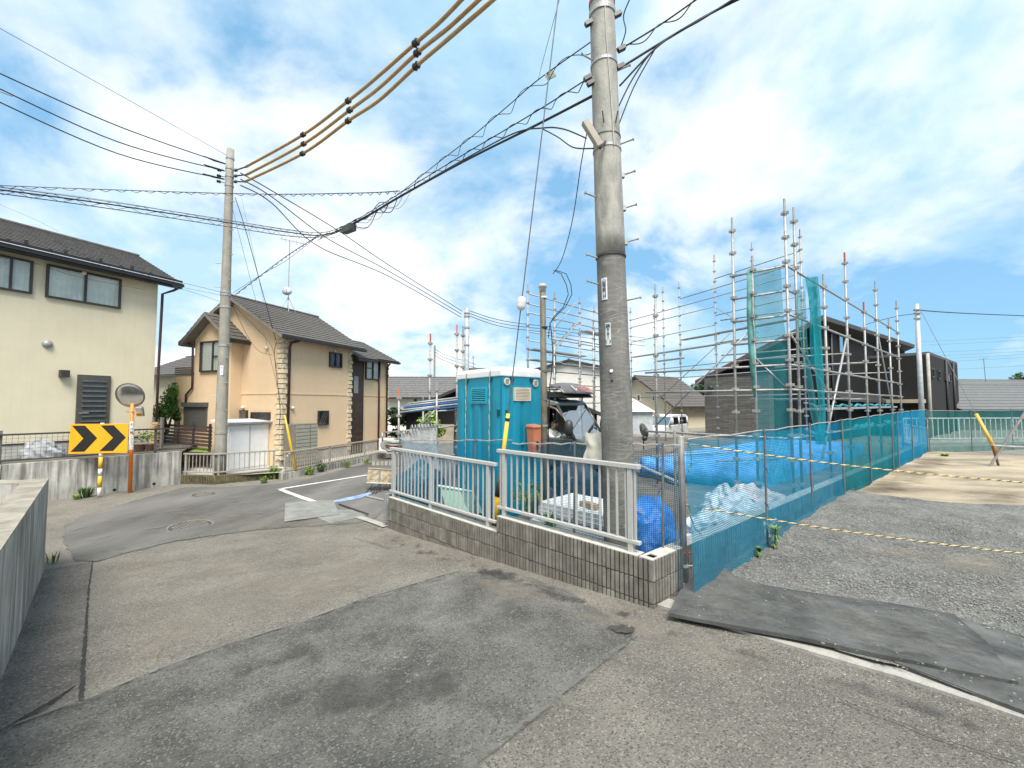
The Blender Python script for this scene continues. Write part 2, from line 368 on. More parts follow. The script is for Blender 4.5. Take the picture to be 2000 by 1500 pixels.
def fs(t, n): q = C0 + DF * t + V((DF.y, -DF.x)) * n; return V((q.x, q.y, 0))  # along the net fence, n outwards (gravel side)
# far street in smoother, darker asphalt, then the patches of the near road
sheet('street_asphalt', gps([(280, 974), (160, 1008), (126, 1028), (124, 1052), (132, 1072), (152, 1096), (188, 1098), (260, 1077), (340, 1058), (420, 1046),
      (500, 1036), (600, 1028), (700, 1022), (735, 1012), (760, 985)]) + [V((-1.6, 10.5, 0)), V((-2.2, 30, 0)), V((-3.6, 60, 0)), V((4, 120, 0)), V((-3, 120, 0)), V((-4.4, 30, 0)), V((-5.35, 18.4, 0))]
      + gps([(620, 931), (545, 945), (435, 952), (360, 952)]), m_far, .008, .03)
sheet('asphalt_patch', gps([(-300, 1560), (0, 1428), (160, 1370), (280, 1320), (440, 1260), (580, 1220), (700, 1174), (824, 1137), (894, 1116), (1010, 1120), (1120, 1160),
      (1244, 1242), (1090, 1365), (985, 1452), (925, 1500), (820, 1640), (-300, 1800)]), m_patch, .008, .012)
sheet('roadside_strip', gps([(86, 1114), (178, 1098), (172, 1150), (165, 1250), (158, 1370), (0, 1428), (-300, 1555), (-300, 1700), (0, 1290)]), m_strip, .006, .01)
sheet('asphalt_seam', gps([(180, 1096), (172, 1150), (163, 1250), (153, 1372), (163, 1372), (169, 1250), (175, 1150), (182, 1097)]), mat('black_crack', (.03, .029, .027), .95, var=.3, scale=20), .010, .006, .03)
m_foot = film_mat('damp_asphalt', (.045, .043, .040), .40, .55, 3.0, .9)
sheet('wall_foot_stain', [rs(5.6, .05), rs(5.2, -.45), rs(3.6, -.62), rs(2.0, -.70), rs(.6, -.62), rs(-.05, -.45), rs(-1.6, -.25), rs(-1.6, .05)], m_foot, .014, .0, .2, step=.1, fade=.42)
m_dust = film_mat('road_dust', (.26, .225, .175), .42, .72, 1.3, .42)
sheet('road_dust', gps([(880, 1110), (1010, 1112), (1180, 1165), (1300, 1215), (1500, 1275), (1700, 1340), (1500, 1340), (1250, 1270), (1050, 1210), (900, 1160)]), m_dust, .018, 0, .2, step=.1, fade=.25)
sheet('road_dust', gps([(180, 1110), (420, 1070), (700, 1040), (880, 1100), (820, 1130), (560, 1215), (300, 1300), (180, 1350)]), m_dust, .014, 0, .3, step=.1, fade=.3)
sheet('road_dust', gps([(300, 1000), (500, 985), (700, 990), (740, 1030), (600, 1060), (380, 1050)]), m_dust, .014, 0, .3, step=.1, fade=.3)
m_stain = film_mat('dark_stain', (.05, .048, .045), .50, .66, 1.6, .6)
sheet('road_stain', gps([(170, 1100), (320, 1085), (280, 1200), (250, 1330), (165, 1365)]), m_stain, .020, 0, .2, step=.1, fade=.35)
sheet('road_stain', gps([(300, 1330), (700, 1190), (950, 1230), (1000, 1400), (700, 1490), (300, 1490)]), m_stain, .020, 0, .2, step=.1, fade=.4)
sheet('road_scuff', gps([(620, 1230), (900, 1260), (980, 1360), (800, 1440), (600, 1330)]), film_mat('pale_scuffs', (.34, .33, .29), .60, .68, 7, .6), .024, 0, .2, step=.1, fade=.3)
pk_ = gp(1215, 1233); sheet('pothole_patch', [pk_ + V((math.cos(a * .45) * .16, math.sin(a * .45) * .11, 0)) for a in range(14)], film_mat('broken_asphalt', (.055, .05, .045), .36, .5, 9, 1.0), .024, .02, .04, step=.05, fade=.06)
def strip(name, px, wd, mtl, lift=.02, fade=0):
    q = [V((p.x, p.y)) for p in gps(px)]; a, b = [], []
    for i, p in enumerate(q):
        d = (q[min(i + 1, len(q) - 1)] - q[max(i - 1, 0)]).normalized(); n = V((-d.y, d.x)) * wd / 2; a.append(p + n); b.append(p - n)
    sheet(name, a + b[::-1], mtl, lift, 0, .2, step=.1, fade=fade)
m_seal = film_mat('seam_sealer', (.15, .148, .135), .30, .45, 4, .8)
strip('sealed_seam', [(-60, 1452), (0, 1430), (160, 1371), (280, 1322), (440, 1262), (580, 1221), (700, 1175), (824, 1138), (894, 1117)], .085, m_seal, .022, .03)
strip('sealed_seam', [(1246, 1241), (1168, 1303), (1090, 1364), (985, 1450), (925, 1500), (860, 1580)], .085, m_seal, .022, .03)
m_edge = film_mat('edge_dust', (.19, .18, .155), .40, .66, 5, .6)
strip('edge_dust', [(-60, 1456), (0, 1434), (160, 1375), (280, 1326), (440, 1266), (580, 1225), (700, 1179), (824, 1142), (894, 1121)], .34, m_edge, .023, .15)
strip('edge_dust', [(1246, 1241), (1168, 1303), (1090, 1364), (985, 1450), (925, 1500), (860, 1580)], .34, m_edge, .023, .15)
strip('edge_dust', [(140, 1090), (188, 1098), (260, 1077), (340, 1058), (420, 1046), (500, 1036), (600, 1028), (700, 1022)], .5, m_edge, .023, .22)
m_tyre = film_mat('tyre_polish', (.20, .19, .172), .36, .6, 3, .5)
m_tyred = film_mat('tyre_dark', (.055, .053, .05), .40, .62, 3, .55)
for k, l_ in enumerate(([(130, 1040), (220, 1018), (340, 1000), (470, 985), (600, 965), (700, 945)], [(150, 1062), (260, 1040), (400, 1018), (540, 1000), (660, 972)], [(180, 1085), (300, 1062), (440, 1042), (580, 1028)], [(360, 985), (480, 972), (600, 955), (720, 938)])):
    strip('tyre_track', l_, .22, m_tyre if k != 2 else m_tyred, .026 + .003 * k, .1)
    strip('tyre_track', [(x + 6, y + 7) for x, y in l_], .16, m_tyred, .024, .08)
strip('tyre_track', [(1290, 1228), (1450, 1275), (1650, 1335), (1900, 1420), (2050, 1480)], .3, m_tyred, .02, .15)
strip('tyre_track', [(640, 1500), (800, 1330), (930, 1220), (1010, 1150)], .3, m_tyre, .026, .15)
strip('road_crack', [(690, 1052), (720, 1060), (745, 1068), (765, 1074)], .009, m_damp, .02)
strip('road_crack', [(1640, 1372), (1700, 1397), (1760, 1418), (1830, 1448), (1900, 1470), (1990, 1496)], .007, m_damp, .02)
# white lines and kerb strips
def line(a, b, w_, nm='road_marking', mtl=None, lift=.016):
    a, b = V((a.x, a.y)), V((b.x, b.y)); d = (b - a).normalized(); q = V((-d.y, d.x)) * w_ / 2
    sheet(nm, [a + q, b + q, b - q, a - q], mtl or m_white, lift, .006, .12)
line(gp(541, 957), gp(717, 928.5), .13); line(gp(545, 956), gp(619, 982), .13)
sheet('kerb_strip', [rs(4.98, -.06), rs(4.98, .09), rs(6.1, .09), rs(6.1, -.06)], m_kerb, .02, .003)
sheet('kerb_strip', gps([(1283, 1185), (1314, 1195), (1450, 1238), (1625, 1291), (1749, 1326), (1900, 1376), (2100, 1446), (2100, 1400), (1900, 1340), (1749, 1294), (1625, 1260), (1450, 1212), (1340, 1184), (1306, 1173)]), m_kerb, .022, .002, .4, .05)
# construction lot soil, gravel lot, dirt beyond
sheet('site_ground', [fs(.3, -.25), fs(19, -.3), V((12.5, 22, 0)), V((2, 24, 0)), V((-1.5, 13, 0)), rs(4.85, .25), rs(.2, .25)], m_soil, .012)
gl = [rs(-.45, .12), fs(.55, .1), fs(7.0, .1)] + gps([(1660, 968), (1760, 985), (1900, 996), (2060, 1000)]) + [V((9.5, 2.5, 0)), rs(-8, .1)]
sheet('dirt_lot', [fs(4.5, .12), fs(17.6, .12), fs(17.6, 10), fs(3, 10), fs(3, 3)], m_dirt, .008, .05, .4, wav=lambda x, y: .03 * (1 + noise.noise(V((x * .8, y * .8, 0)))))
sheet('gravel_lot', gl, m_grav, .022, .05, .15, wav=lambda x, y: .07 * ss(4.5, 7, y) * ss(2, 4, x) + .018 + .018 * noise.noise(V((x * 2, y * 2, 3))))
m_br = film_mat('damp_soil', (.15, .11, .065), .42, .62, 1.1, .7)
sheet('damp_soil', gps([(1640, 975), (1690, 920), (1800, 888), (1900, 905), (1850, 960), (1760, 985)]), m_br, .085, 0, .3, step=.2, fade=.5)
sheet('damp_soil', gps([(1800, 960), (2060, 940), (2060, 1000), (1850, 1000)]), m_br, .085, 0, .3, step=.2, fade=.5)
# gravel stones: real loose stones, too many to count
def stone_field(name, n, pick, smin, smax, mtl, label, zo=lambda p: 0):
    mb = MB()
    for _ in range(n):
        p = pick()
        if p is None: continue
        s = smin * (smax / smin) ** R.random(); z = h(p.x, p.y) + zo(p) + .024 + .018 * noise.noise(V((p.x * 2, p.y * 2, 3)))
        q = Matrix.Rotation(R.uniform(0, 6.3), 3, 'Z') @ Matrix.Rotation(R.uniform(-.6, .6), 3, 'X')
        c = V((p.x, p.y, z + s * .15)); k = [V((1, 0, 0)), V((-.2, .8, .1)), V((-.9, -.1, 0)), V((.1, -.8, .1)), V((.15, .1, .55))]
        mb.add([c + q @ (V((a.x * R.uniform(.7, 1.2), a.y * R.uniform(.5, 1), a.z)) * s) for a in k], [(0, 1, 4), (1, 2, 4), (2, 3, 4), (3, 0, 4)])
    return tag(obj(name, mb, mtl, fix=False), label, 'gravel', kind='stuff')
m_stone = mat('crushed_stone', (.215, .209, .192), .9, var=.3, scale=30, speck=.4, spscale=38)
poly = [V((p.x, p.y)) for p in gl]
def inside(p, pl):
    c = False; j = len(pl) - 1
    for i in range(len(pl)):
        if (pl[i].y > p.y) != (pl[j].y > p.y) and p.x < (pl[j].x - pl[i].x) * (p.y - pl[i].y) / (pl[j].y - pl[i].y) + pl[i].x: c = not c
        j = i
    return c
mpoly = [V((p.x, p.y)) for p in gps([(1306, 1214), (1349, 1133), (1374, 1117), (1411, 1126), (1512, 1159), (1737, 1193), (1880, 1214), (2010, 1262), (2200, 1300), (2200, 1500), (1749, 1312)])]
def pk():
    # density falls with distance from the camera
    for _ in range(40):
        d = 3.2 + 5.5 * R.random() ** 1.1; a = math.radians(R.uniform(12, 60)); p = V((d * math.sin(a), d * math.cos(a)))
        if inside(p, poly) and not inside(p, mpoly): return p
    return None
stone_field('gravel', 26000, pk, .005, .017, m_stone, 'loose grey crushed stone covering the lot beside the net fence', lambda p: .018 + .07 * ss(4.5, 7, p.y) * ss(2, 4, p.x))
def pk2():
    a = R.uniform(-4.5, 5.5); p = rs(a, -.03 - abs(R.gauss(0, .28))); return V((p.x, p.y))
mb_ = stone_field('grit', 300, pk2, .003, .009, mat('pale_grit', (.36, .34, .31), .9), 'pale grit scattered on the asphalt along the block wall')
sheet('lot_dust', gps([(1560, 1075), (1800, 1050), (2050, 1080), (2050, 1180), (1800, 1130)]), film_mat('lot_dust', (.30, .265, .205), .40, .66, 1.2, .5), .06, 0, .3, step=.1, fade=.4)
# ------------------------------------------------------------------ manholes
def manhole(px, py, r, label):
    c = gp(px, py); t = thing('manhole_cover', (c.x, c.y, c.z), label, 'manhole', 'manhole covers')
    iron = mat('cast_iron', (.075, .068, .06), .7, .2, var=.3, scale=14, bump=.003)
    mi = mat('dusty_iron', (.17, .155, .13), .85, var=.2, scale=10)
    q = (V((0, 0, 1)) + V((.046, -.046, 0))).normalized(); c = c + V((0, 0, .008))
    obj('frame', MB().lathe(c, [(r, -.05), (r, .012), (r - .03, .014), (r - .035, .0)], 32, q), mi, t)
    obj('lid', MB().lathe(c, [(r - .04, -.05), (r - .04, .010), (.001, .012)], 32, q), iron, t)
    mb = MB(); rt = q.to_track_quat('Z', 'Y')
    for i in range(-5, 6):
        for j in range(-6, 7):
            x, y = (i + (j % 2) * .5) * r * .2, j * r * .173
            if math.hypot(x, y) < r - .08:
                p = c + rt @ V((x, y, .012)); mb.lathe(p, [(r * .075, 0), (r * .06, .006)], 6, q)
    tag(obj('relief_studs', mb, mi, t), kind='stuff')
manhole(372, 1029, .36, 'round iron manhole cover with honeycomb relief in the middle of the road')
manhole(398, 967, .28, 'small dark manhole cover near the corner railing across the street')
# ------------------------------------------------------------------ rubber mats
m_mat = mat('dusty_rubber_mat', (.075, .075, .07), .85, var=.45, scale=2.2, bump=.006, bscale=30, dirt=(.3, .27, .22), speck=.12, spscale=30)
m_mat2 = mat('grey_rubber_sheet', (.20, .20, .18), .85, var=.18, scale=4, bump=.003, bscale=40)
hump = gp(1375, 1122)
wv1 = lambda x, y: .11 * math.exp(-((x - hump.x) ** 2 + (y - hump.y) ** 2) / .05) + .012 * noise.noise(V((x * 2.2, y * 2.2, 8))) + .008
sheet('rubber_mat', gps([(1749, 1308), (2000, 1404), (2150, 1470), (2150, 1300), (2000, 1266), (1869, 1216), (1700, 1200)]), m_mat, .05, .004, .2, .04, wav=lambda x, y: .006 * noise.noise(V((x * 2, y * 2, 1))), step=.1,
      kind=None, label='lower rubber mat under the long mat at the right edge of the gravel lot', cat='rubber mat', group='rubber mats by the gravel lot')
sheet('rubber_mat', gps([(1306, 1214), (1325, 1175), (1349, 1136), (1374, 1119), (1411, 1128), (1445, 1146), (1512, 1161), (1625, 1180), (1737, 1195), (1865, 1217), (1925, 1270), (1990, 1355), (1749, 1306), (1550, 1261)]), m_mat, .066, .003, .2, .03, wav=wv1, step=.1,
      kind=None, label='long dusty black rubber mat with a hump beside the corner post', cat='rubber mat', group='rubber mats by the gravel lot')
sheet('rubber_mat', gps([(620, 1013), (644, 1024), (716, 1009), (692, 997), (660, 997)]), m_mat2, .02, .003, .2, .012, step=.1,
      kind=None, label='smaller grey sheet lying partly under another on the road by the handcart', cat='mat', group='grey sheets on the road')
sheet('rubber_mat', gps([(557, 985), (555, 1022), (662, 1007), (651, 979)]), m_mat2, .036, .003, .2, .012, step=.1, wav=lambda x, y: .006 * noise.noise(V((x * 3, y * 3, 2))),
      kind=None, label='larger pale grey sheet lying on the road beside the white line', cat='mat', group='grey sheets on the road')
a, b = gp(662, 987), gp(719, 1009)
tag(obj('steel_bar', MB().cyl(a + V((0, 0, .03)), b + V((0, 0, .05)), .014, 6), mat('dark_steel', (.06, .055, .05), .6, .4)), 'thin dark steel bar on the ground in front of the handcart', 'steel bar')
for l_ in ([(1310, 1212), (1345, 1150), (1400, 1130), (1512, 1162), (1737, 1196), (1865, 1218), (1925, 1272), (1985, 1350), (1749, 1304), (1550, 1259)],):
    sheet('mat_dust', gps(l_), film_mat('mat_dust', (.20, .19, .165), .44, .70, 4.5, .5), .078, 0, .2, step=.1, fade=.06, wav=wv1)
def pk3():
    for _ in range(30):
        a_ = R.choice(mpoly); p = a_ + V((R.gauss(0, .25), R.gauss(0, .25)))
        if inside(p, mpoly): return p
stone_field('spilled_stones', 260, pk3, .005, .014, m_stone, 'loose stones spilled over the edges of the rubber mats', lambda p: .045 + wv1(p.x, p.y))
# ================================================================== block wall
fw = Fr(C0, DR, 1)              # t to the left along the wall; outward normal must face the road
if fw.n.dot(V((-1, -1))) < 0: fw.n = -fw.n
ff = Fr(C0, DF, 1)              # along the fence, outward normal towards the gravel lot
if ff.n.dot(V((1, -1))) < 0: ff.n = -ff.n
RIBS = 8
def block_mesh(nm, length=.4, ribs=RIBS, hgt=.2):
    """concrete block 0.4 m long whose face is split into upright ribs; local x along, y out (front at 0), z up"""
    mb = MB(); p = length / ribs
    for i in range(ribs):
        x0, x1 = i * p + .0085, (i + 1) * p - .0085; f = R.uniform(-.004, .002)
        mb.hexa([V((x0, -.035, .005)), V((x1, -.035, .005)), V((x1, f, .006)), V((x0, f, .006)), V((x0, -.035, hgt - .004)), V((x1, -.035, hgt - .004)), V((x1, f, hgt - .007)), V((x0, f, hgt - .007))])
    me = mb.mesh(nm); fixn(me); me.materials.append(m_block); return me
BM = [block_mesh('block') for _ in range(4)]
wall = thing('block_wall', (*fw.p(2.4, 0, 0).xy, -.3), 'low ribbed grey block wall along the road in front of the portable toilet', 'wall')
def fmat(fr, t, z, flip=False):
    p = fr.p(t, 0, z); x = fr.d; y = fr.n
    return Matrix(((x.x, y.x, 0, p.x), (x.y, y.y, 0, p.y), (0, 0, 1, p.z), (0, 0, 0, 1)))
LW = 4.92; ST = 2.12; ZT = .437     # wall length, place of the step, top of the high part
for row in range(5):
    zz = ZT - .2 * (row + 1); off = 0 if row % 2 == 0 else -.2
    t = off
    while t < LW:
        t0, t1 = max(0, t), min(t + .4, LW if row else ST)
        if row == 0 and t >= ST: break
        if zz + .2 > h(*fw.p(t + .2, 0, 0).xy) - .02 and t1 - t0 > .05:
            if t0 == t and t1 - t > .39: inst('block', R.choice(BM), wall, fmat(fw, t, zz))
            else:
                k = max(1, round((t1 - t0) / .05)); inst('block', block_mesh('block', t1 - t0, k), wall, fmat(fw, t0, zz))
        t += .4
mb = MB(); mb.fb(fw, .0, ST, -.13, -.03, -.6, ZT - .006); mb.fb(fw, ST, LW, -.13, -.03, -.6, ZT - .206)
obj('wall_core', mb, m_mortar, wall)
mb = MB(); mb.fb(fw, .16, ST - .002, -.145, -.008, ZT - .006, ZT + .001); mb.fb(fw, ST, LW, -.145, -.008, ZT - .206, ZT - .199)
obj('wall_top', mb, m_cap, wall)
# return wall along the gravel lot: ribbed blocks first, plain concrete under the net further on
wall2 = thing('block_wall', (*ff.p(3, 0, 0).xy, 0), 'grey block wall with pale top running away under the blue net fence', 'wall')
for row in range(3):
    zz = ZT - .2 * (row + 1); t = .0 if row % 2 == 0 else -.2
    while t < 16.8:
        t0 = max(0, t); fl = t + .4 <= 1.2
        if zz + .2 > h(*ff.p(t + .2, 0, 0).xy) - .02:
            if t0 == t: inst('block', R.choice(BM), wall2, fmat(ff, t, zz))
            else: inst('block', block_mesh('block', .2, 4), wall2, fmat(ff, 0, zz))
        t += .4
obj('wall_core', MB().fb(ff, .0, 17, -.13, -.03, -.4, ZT - .006), m_mortar, wall2)
mb = MB(); mb.fb(ff, .001, .06, -.145, -.006, ZT - .006, ZT + .002); mb.fb(ff, .06, .145, -.03, -.006, ZT - .006, ZT + .002); mb.fb(ff, .06, .145, -.145, -.115, ZT - .006, ZT + .002); mb.fb(ff, .145, 17, -.145, -.006, ZT - .006, ZT + .002)
obj('wall_top', mb, m_cap, wall2)
# ------------------------------------------------------------------ railings
BAL = {}
def railing(fr, t0, t1, ztop, zbot, zf0, zf1, nb, posts, label, group, n=-.07, w_=.05, zg=None, mtl=None, slope=0.0, name='aluminium_railing', bw=.02):
    """ztop/zbot: rail heights at t0; slope along t"""
    mtl = mtl or m_alu; z = lambda t, b: b + slope * (t - t0)
    r = thing(name, fr.p((t0 + t1) / 2, n, zf0), label, 'railing', group)
    def bar(nm, b, hh, ww, a0, a1):
        q = MB().hexa([fr.p(a0, n - ww / 2, z(a0, b)), fr.p(a1, n - ww / 2, z(a1, b)), fr.p(a1, n + ww / 2, z(a1, b)), fr.p(a0, n + ww / 2, z(a0, b)),
                       fr.p(a0, n - ww / 2, z(a0, b) + hh), fr.p(a1, n - ww / 2, z(a1, b) + hh), fr.p(a1, n + ww / 2, z(a1, b) + hh), fr.p(a0, n + ww / 2, z(a0, b) + hh)])
        o = obj(nm, q, mtl, r); bv = o.modifiers.new('bevel', 'BEVEL'); bv.width = .005; bv.segments = 2; return o
    bar('top_rail', ztop - .045, .045, w_ + .012, t0, t1); bar('bottom_rail', zbot - .035, .035, w_, t0, t1)
    for tp, zb in posts:
        obj('post', MB().fb(fr, tp - .025, tp + .025, n - .021, n + .021, zb, z(tp, ztop) - .046), mtl, r)
    for i in range(nb):
        t = t0 + (t1 - t0) * (i + .5) / nb
        if any(abs(t - p[0]) < .035 for p in posts): continue
        zb, zt = z(t, zbot), z(t, ztop) - .046; key = (name, round(zt - zb, 2), bw)
        if key not in BAL:
            me = MB().box((0, 0, .5), bw, bw * .75, 1).mesh('baluster'); fixn(me); me.materials.append(mtl); BAL[key] = me
        m = fmat(fr, t, zb); m = m @ Matrix.Translation((0, n, 0)) @ Matrix.Diagonal((1, 1, zt - zb, 1)); inst('baluster', BAL[key], r, m)
    return r
def tw(px):  # wall parameter for an image column
    u = (px - 1000) / F; k = Fr(C0, DR); return (u * C0.y - C0.x) / (DR.x - u * DR.y)
def tfx(px, fr, n=0):
    u = (px - 1000) / F; o = fr.o + fr.n * n; return (u * o.y - o.x) / (fr.d.x - u * fr.d.y)
tA0, tA1 = tfx(1247, fw, -.07), tfx(973, fw, -.07)
YA = fw.p(tA0, -.07, 0).y
railing(fw, tA0, tA1, zat(908, YA), zat(1058, YA), ZT, ZT, 20, [(tA0 + .10, ZT), (tA1 - .12, ZT)], 'right champagne aluminium railing on the high part of the block wall', 'railings on the block wall')
tB0, tB1 = tfx(970, fw, -.07), tfx(765, fw, -.07); YB = fw.p(tB0, -.07, 0).y
railing(fw, tB0, tB1, zat(904, YB), zat(1017, YB), ZT - .2, ZT - .2, 26, [(tB0 + .16, ZT - .2), ((tB0 + tB1) / 2 + .12, ZT - .2), (tB1 - .12, ZT - .2)], 'left champagne aluminium railing on the lower part of the block wall', 'railings on the block wall')
# metal end frame at the left end of the wall
t = thing('steel_guard', fw.p(LW + .1, -.05, -.3), 'upright grey steel mesh guard at the left end of the block wall', 'guard')
obj('flange', MB().fb(fw, LW + .09, LW + .14, -.16, .0, -.22, ZT - .17), m_galv, t)
mb = MB()
for i in range(9): mb.cyl(fw.p(LW + .02, -.13 + .014 * i, -.2 + .04 * i), fw.p(LW + .09, -.05, -.18 + .045 * i), .006, 5)
obj('wire_mesh', mb, m_galv, t)
# ================================================================== nets
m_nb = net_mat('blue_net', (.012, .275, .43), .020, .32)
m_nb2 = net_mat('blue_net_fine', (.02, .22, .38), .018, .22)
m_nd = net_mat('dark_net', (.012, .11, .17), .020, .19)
m_ng = net_mat('green_net', (.012, .22, .26), .010, .50)
m_nt = net_mat('teal_net', (.05, .28, .29), .012, .30)
m_wire = mat('net_wire', (.16, .17, .16), .5, .4)
m_navy = mat('blue_cord', (.02, .10, .26), .7)
def net(name, parent, fn, nu, nv, wu, wv_, mtl):
    """cloth grid with UVs in metres"""
    mb = MB().grid(fn, nu, nv); o = obj(name, mb, mtl, parent, smooth=True, fix=False); me = o.data
    uv = me.uv_layers.new(name='UVMap'); 
    for lp in me.loops:
        i, j = divmod(lp.vertex_index, nv + 1); uv.data[lp.index].uv = (i / nu * wu, j / nv * wv_)
    return o
def net_fence(fr, n, t0, t1, z0f, ztop, mtl, label, group, posts, seed, sag=.05, foot=.0, colour_post=None):
    th = thing('net_fence', fr.p((t0 + t1) / 2, n, z0f((t0 + t1) / 2)), label, 'net fence', group)
    rr = random.Random(seed); q = [rr.uniform(0, 9) for _ in range(4)]
    ps = sorted(posts)
    def fn(u, v):
        t = t0 + (t1 - t0) * u; zb, zt = z0f(t) - .0, ztop(t)
        # top droops between posts
        k = [p for p in ps if p <= t + 1e-6]; a = k[-1] if k else t0; k2 = [p for p in ps if p > t]; b = k2[0] if k2 else t1
        x = (t - a) / max(.01, b - a); dr = sag * 4 * x * (1 - x) * (b - a > .15)
        zt -= dr; z = zb + (zt - zb) * v
        o = .04 * noise.noise(V((t * 2.2, z * 1.2, q[0]))) + .018 * noise.noise(V((t * 6, z * 3, q[1])))
        return fr.p(t, n + o + foot * (1 - v) ** 3, z)
    net('net', th, fn, max(8, int((t1 - t0) * 10)), 12, t1 - t0, 1.4, mtl)
    for p in ps:
        obj('post', MB().cyl(fr.p(p, n + .02, z0f(p) - .15), fr.p(p + rr.uniform(-.03, .03), n + .02, ztop(p) + .03), .013, 7), colour_post or m_wire, th)
    for p in ps:
        for k in range(3):
            z_ = ztop(p) - .02 - .45 * k; obj('tie', MB().tube([fr.p(p + .02 * math.cos(a * .8), n + .02 + .02 * math.sin(a * .8), z_ + .004 * a) for a in range(9)] + [fr.p(p + .03, n + .04, z_ - .07)], .004, 4), m_navy, th)
    obj('top_wire', MB().tube([fr.p(t0 + (t1 - t0) * i / 12, n, ztop(t0 + (t1 - t0) * i / 12) + .01 * math.sin(i * 2.2)) for i in range(13)], .009, 5), m_galv, th)
    return th
def hz(fr, n): return lambda t: h(*fr.p(t, n, 0).xy)
NO = .13
zt_f = lambda t: 1.53 + .13 * ss(0, 16, t)
PT = lambda *px: [tfx(p, ff, NO) for p in px]
p_ = PT(1341, 1487, 1577, 1640, 1693, 1737, 1748, 1776, 1806)
net_fence(ff, NO, p_[0], p_[3] + .02, hz(ff, NO), zt_f, m_nb, 'long see-through blue net fence at the edge of the gravel lot', 'net fences round the site', p_[1:3], 3, .03, .04)
net_fence(ff, NO, p_[3], p_[6], hz(ff, NO), zt_f, m_ng, 'dense green net fence section beyond the blue one beside the dirt lot', 'net fences round the site', p_[3:6], 4, .02)
net_fence(ff, NO, p_[6], p_[8], hz(ff, NO), zt_f, net_mat('bright_blue_net', (.02, .28, .46), .012, .55), 'bright blue net fence section at the far corner of the dirt lot', 'net fences round the site', p_[6:9], 5, .02)
fb = Fr(ff.p(p_[8], NO, 0).xy, (.97, .24))
zb_ = lambda t: h(*fb.p(t, 0, 0).xy)
net_fence(fb, 0, .05, 9, zb_, lambda t: 1.62, net_mat('dark_teal_net', (.03, .20, .19), .012, .30), 'teal net fence closing off the back of the dirt lot', 'net fences round the site', [.1, 2.2, 4.4, 6.6], 6, .02)
m_ngd = mat('teal_sheet', (.03, .17, .16), .8, var=.2)
tag(obj('low_kerb', MB().fb(fb, .1, 9, -.25, -.05, -.05, .34), m_concL), 'low concrete kerb behind the teal net at the back of the dirt lot', 'kerb')
# net behind the railings, along the block wall
zt_w = lambda t: zat(858, 6.0) + .02 * math.sin(t * 3)
pw = [tfx(p, fw, -.42) for p in (1290, 1120, 932, 785)]
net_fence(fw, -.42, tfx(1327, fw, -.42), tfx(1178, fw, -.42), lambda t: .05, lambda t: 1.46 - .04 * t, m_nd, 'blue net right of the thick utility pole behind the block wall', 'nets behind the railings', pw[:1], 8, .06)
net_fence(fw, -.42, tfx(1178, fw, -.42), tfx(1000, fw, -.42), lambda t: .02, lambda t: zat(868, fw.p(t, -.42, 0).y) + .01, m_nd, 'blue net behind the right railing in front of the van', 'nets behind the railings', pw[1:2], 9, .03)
net_fence(fw, -.42, tfx(1000, fw, -.42), tfx(786, fw, -.42), lambda t: -.1, lambda t: zat(860, fw.p(t, -.42, 0).y), m_nb2, 'blue net behind the left railing in front of the portable toilet', 'nets behind the railings', pw[2:], 10, .05)
# ------------------------------------------------------------------ corner post with clamps and ropes
P = gp(1337, 1152); zt = zat(853, P.y)
t = thing('steel_post', (P.x, P.y, 0), 'thick galvanised corner post with rusty clamps holding the striped ropes', 'post')
obj('pipe', MB().cyl((P.x, P.y, -.1), (P.x - .01, P.y, zt), .034, 16), mat('post_zinc', (.21, .205, .19), .6, .1, var=.2, scale=9, streak=.4, dirt=(.12, .11, .095)), t, smooth=True)
obj('cap', MB().lathe((P.x - .01, P.y, zt), [(.034, -.004), (.030, .006), (.001, .008)], 16), m_galv, t)
for py, m_ in ((1079, m_rust), (1104, m_galv), (1140, m_galv)):
    z = zat(py, P.y); c = obj('clamp', MB().lathe((P.x, P.y, z), [(.036, -.016), (.041, -.014), (.041, .014), (.036, .016)], 14), m_, t)
    obj('bolt', MB().cyl((P.x + .03, P.y - .02, z), (P.x + .075, P.y - .03, z + .008), .009, 6), m_rust if m_ is m_rust else m_galv, c)
obj('brace_pipe', MB().cyl((P.x - .055, P.y + .03, 0), (P.x - .06, P.y + .03, zt + .06), .016, 8), m_scaf, t)
ry, rb = mat('yellow_strand', (.55, .44, .2), .8, var=.2, scale=30), mat('black_strand', (.025, .024, .024), .8)
def rope(pts, r, label):
    pts = [V(p) for p in pts]; path = []
    n = 170; tot = sum((pts[i + 1] - pts[i]).length for i in range(len(pts) - 1)); seg = []
    for k in range(n + 1):
        d = tot * k / n; i = 0
        while i < len(pts) - 2 and d > (pts[i + 1] - pts[i]).length: d -= (pts[i + 1] - pts[i]).length; i += 1
        path.append(pts[i].lerp(pts[i + 1], min(1, d / (pts[i + 1] - pts[i]).length)))
    th = thing('striped_rope', pts[0], label, 'rope', 'striped safety ropes')
    for j in range(3):
        q = []
        for k, p in enumerate(path):
            d = (path[min(k + 1, n)] - path[max(k - 1, 0)]).normalized(); x = d.cross(V((0, 0, 1))).normalized(); y = x.cross(d)
            a = k * tot / n / .055 * math.pi + j * 2.094; q.append(p + (x * math.cos(a) + y * math.sin(a)) * r * .52)
        obj('strand', MB().tube(q, r * .56, 5), (ry, ry, rb)[j], th, smooth=True)
def droop(a, b, n=9, s=.05): return [a.lerp(b, i / n) - V((0, 0, s * 4 * (i / n) * (1 - i / n))) for i in range(n + 1)]
A = V((P.x + .02, P.y - .03, zat(865, P.y)))
rope(droop(A, at(2060, 947, 4.25), s=.04), .0075, 'upper yellow and black rope stretched from the corner post across the lot')
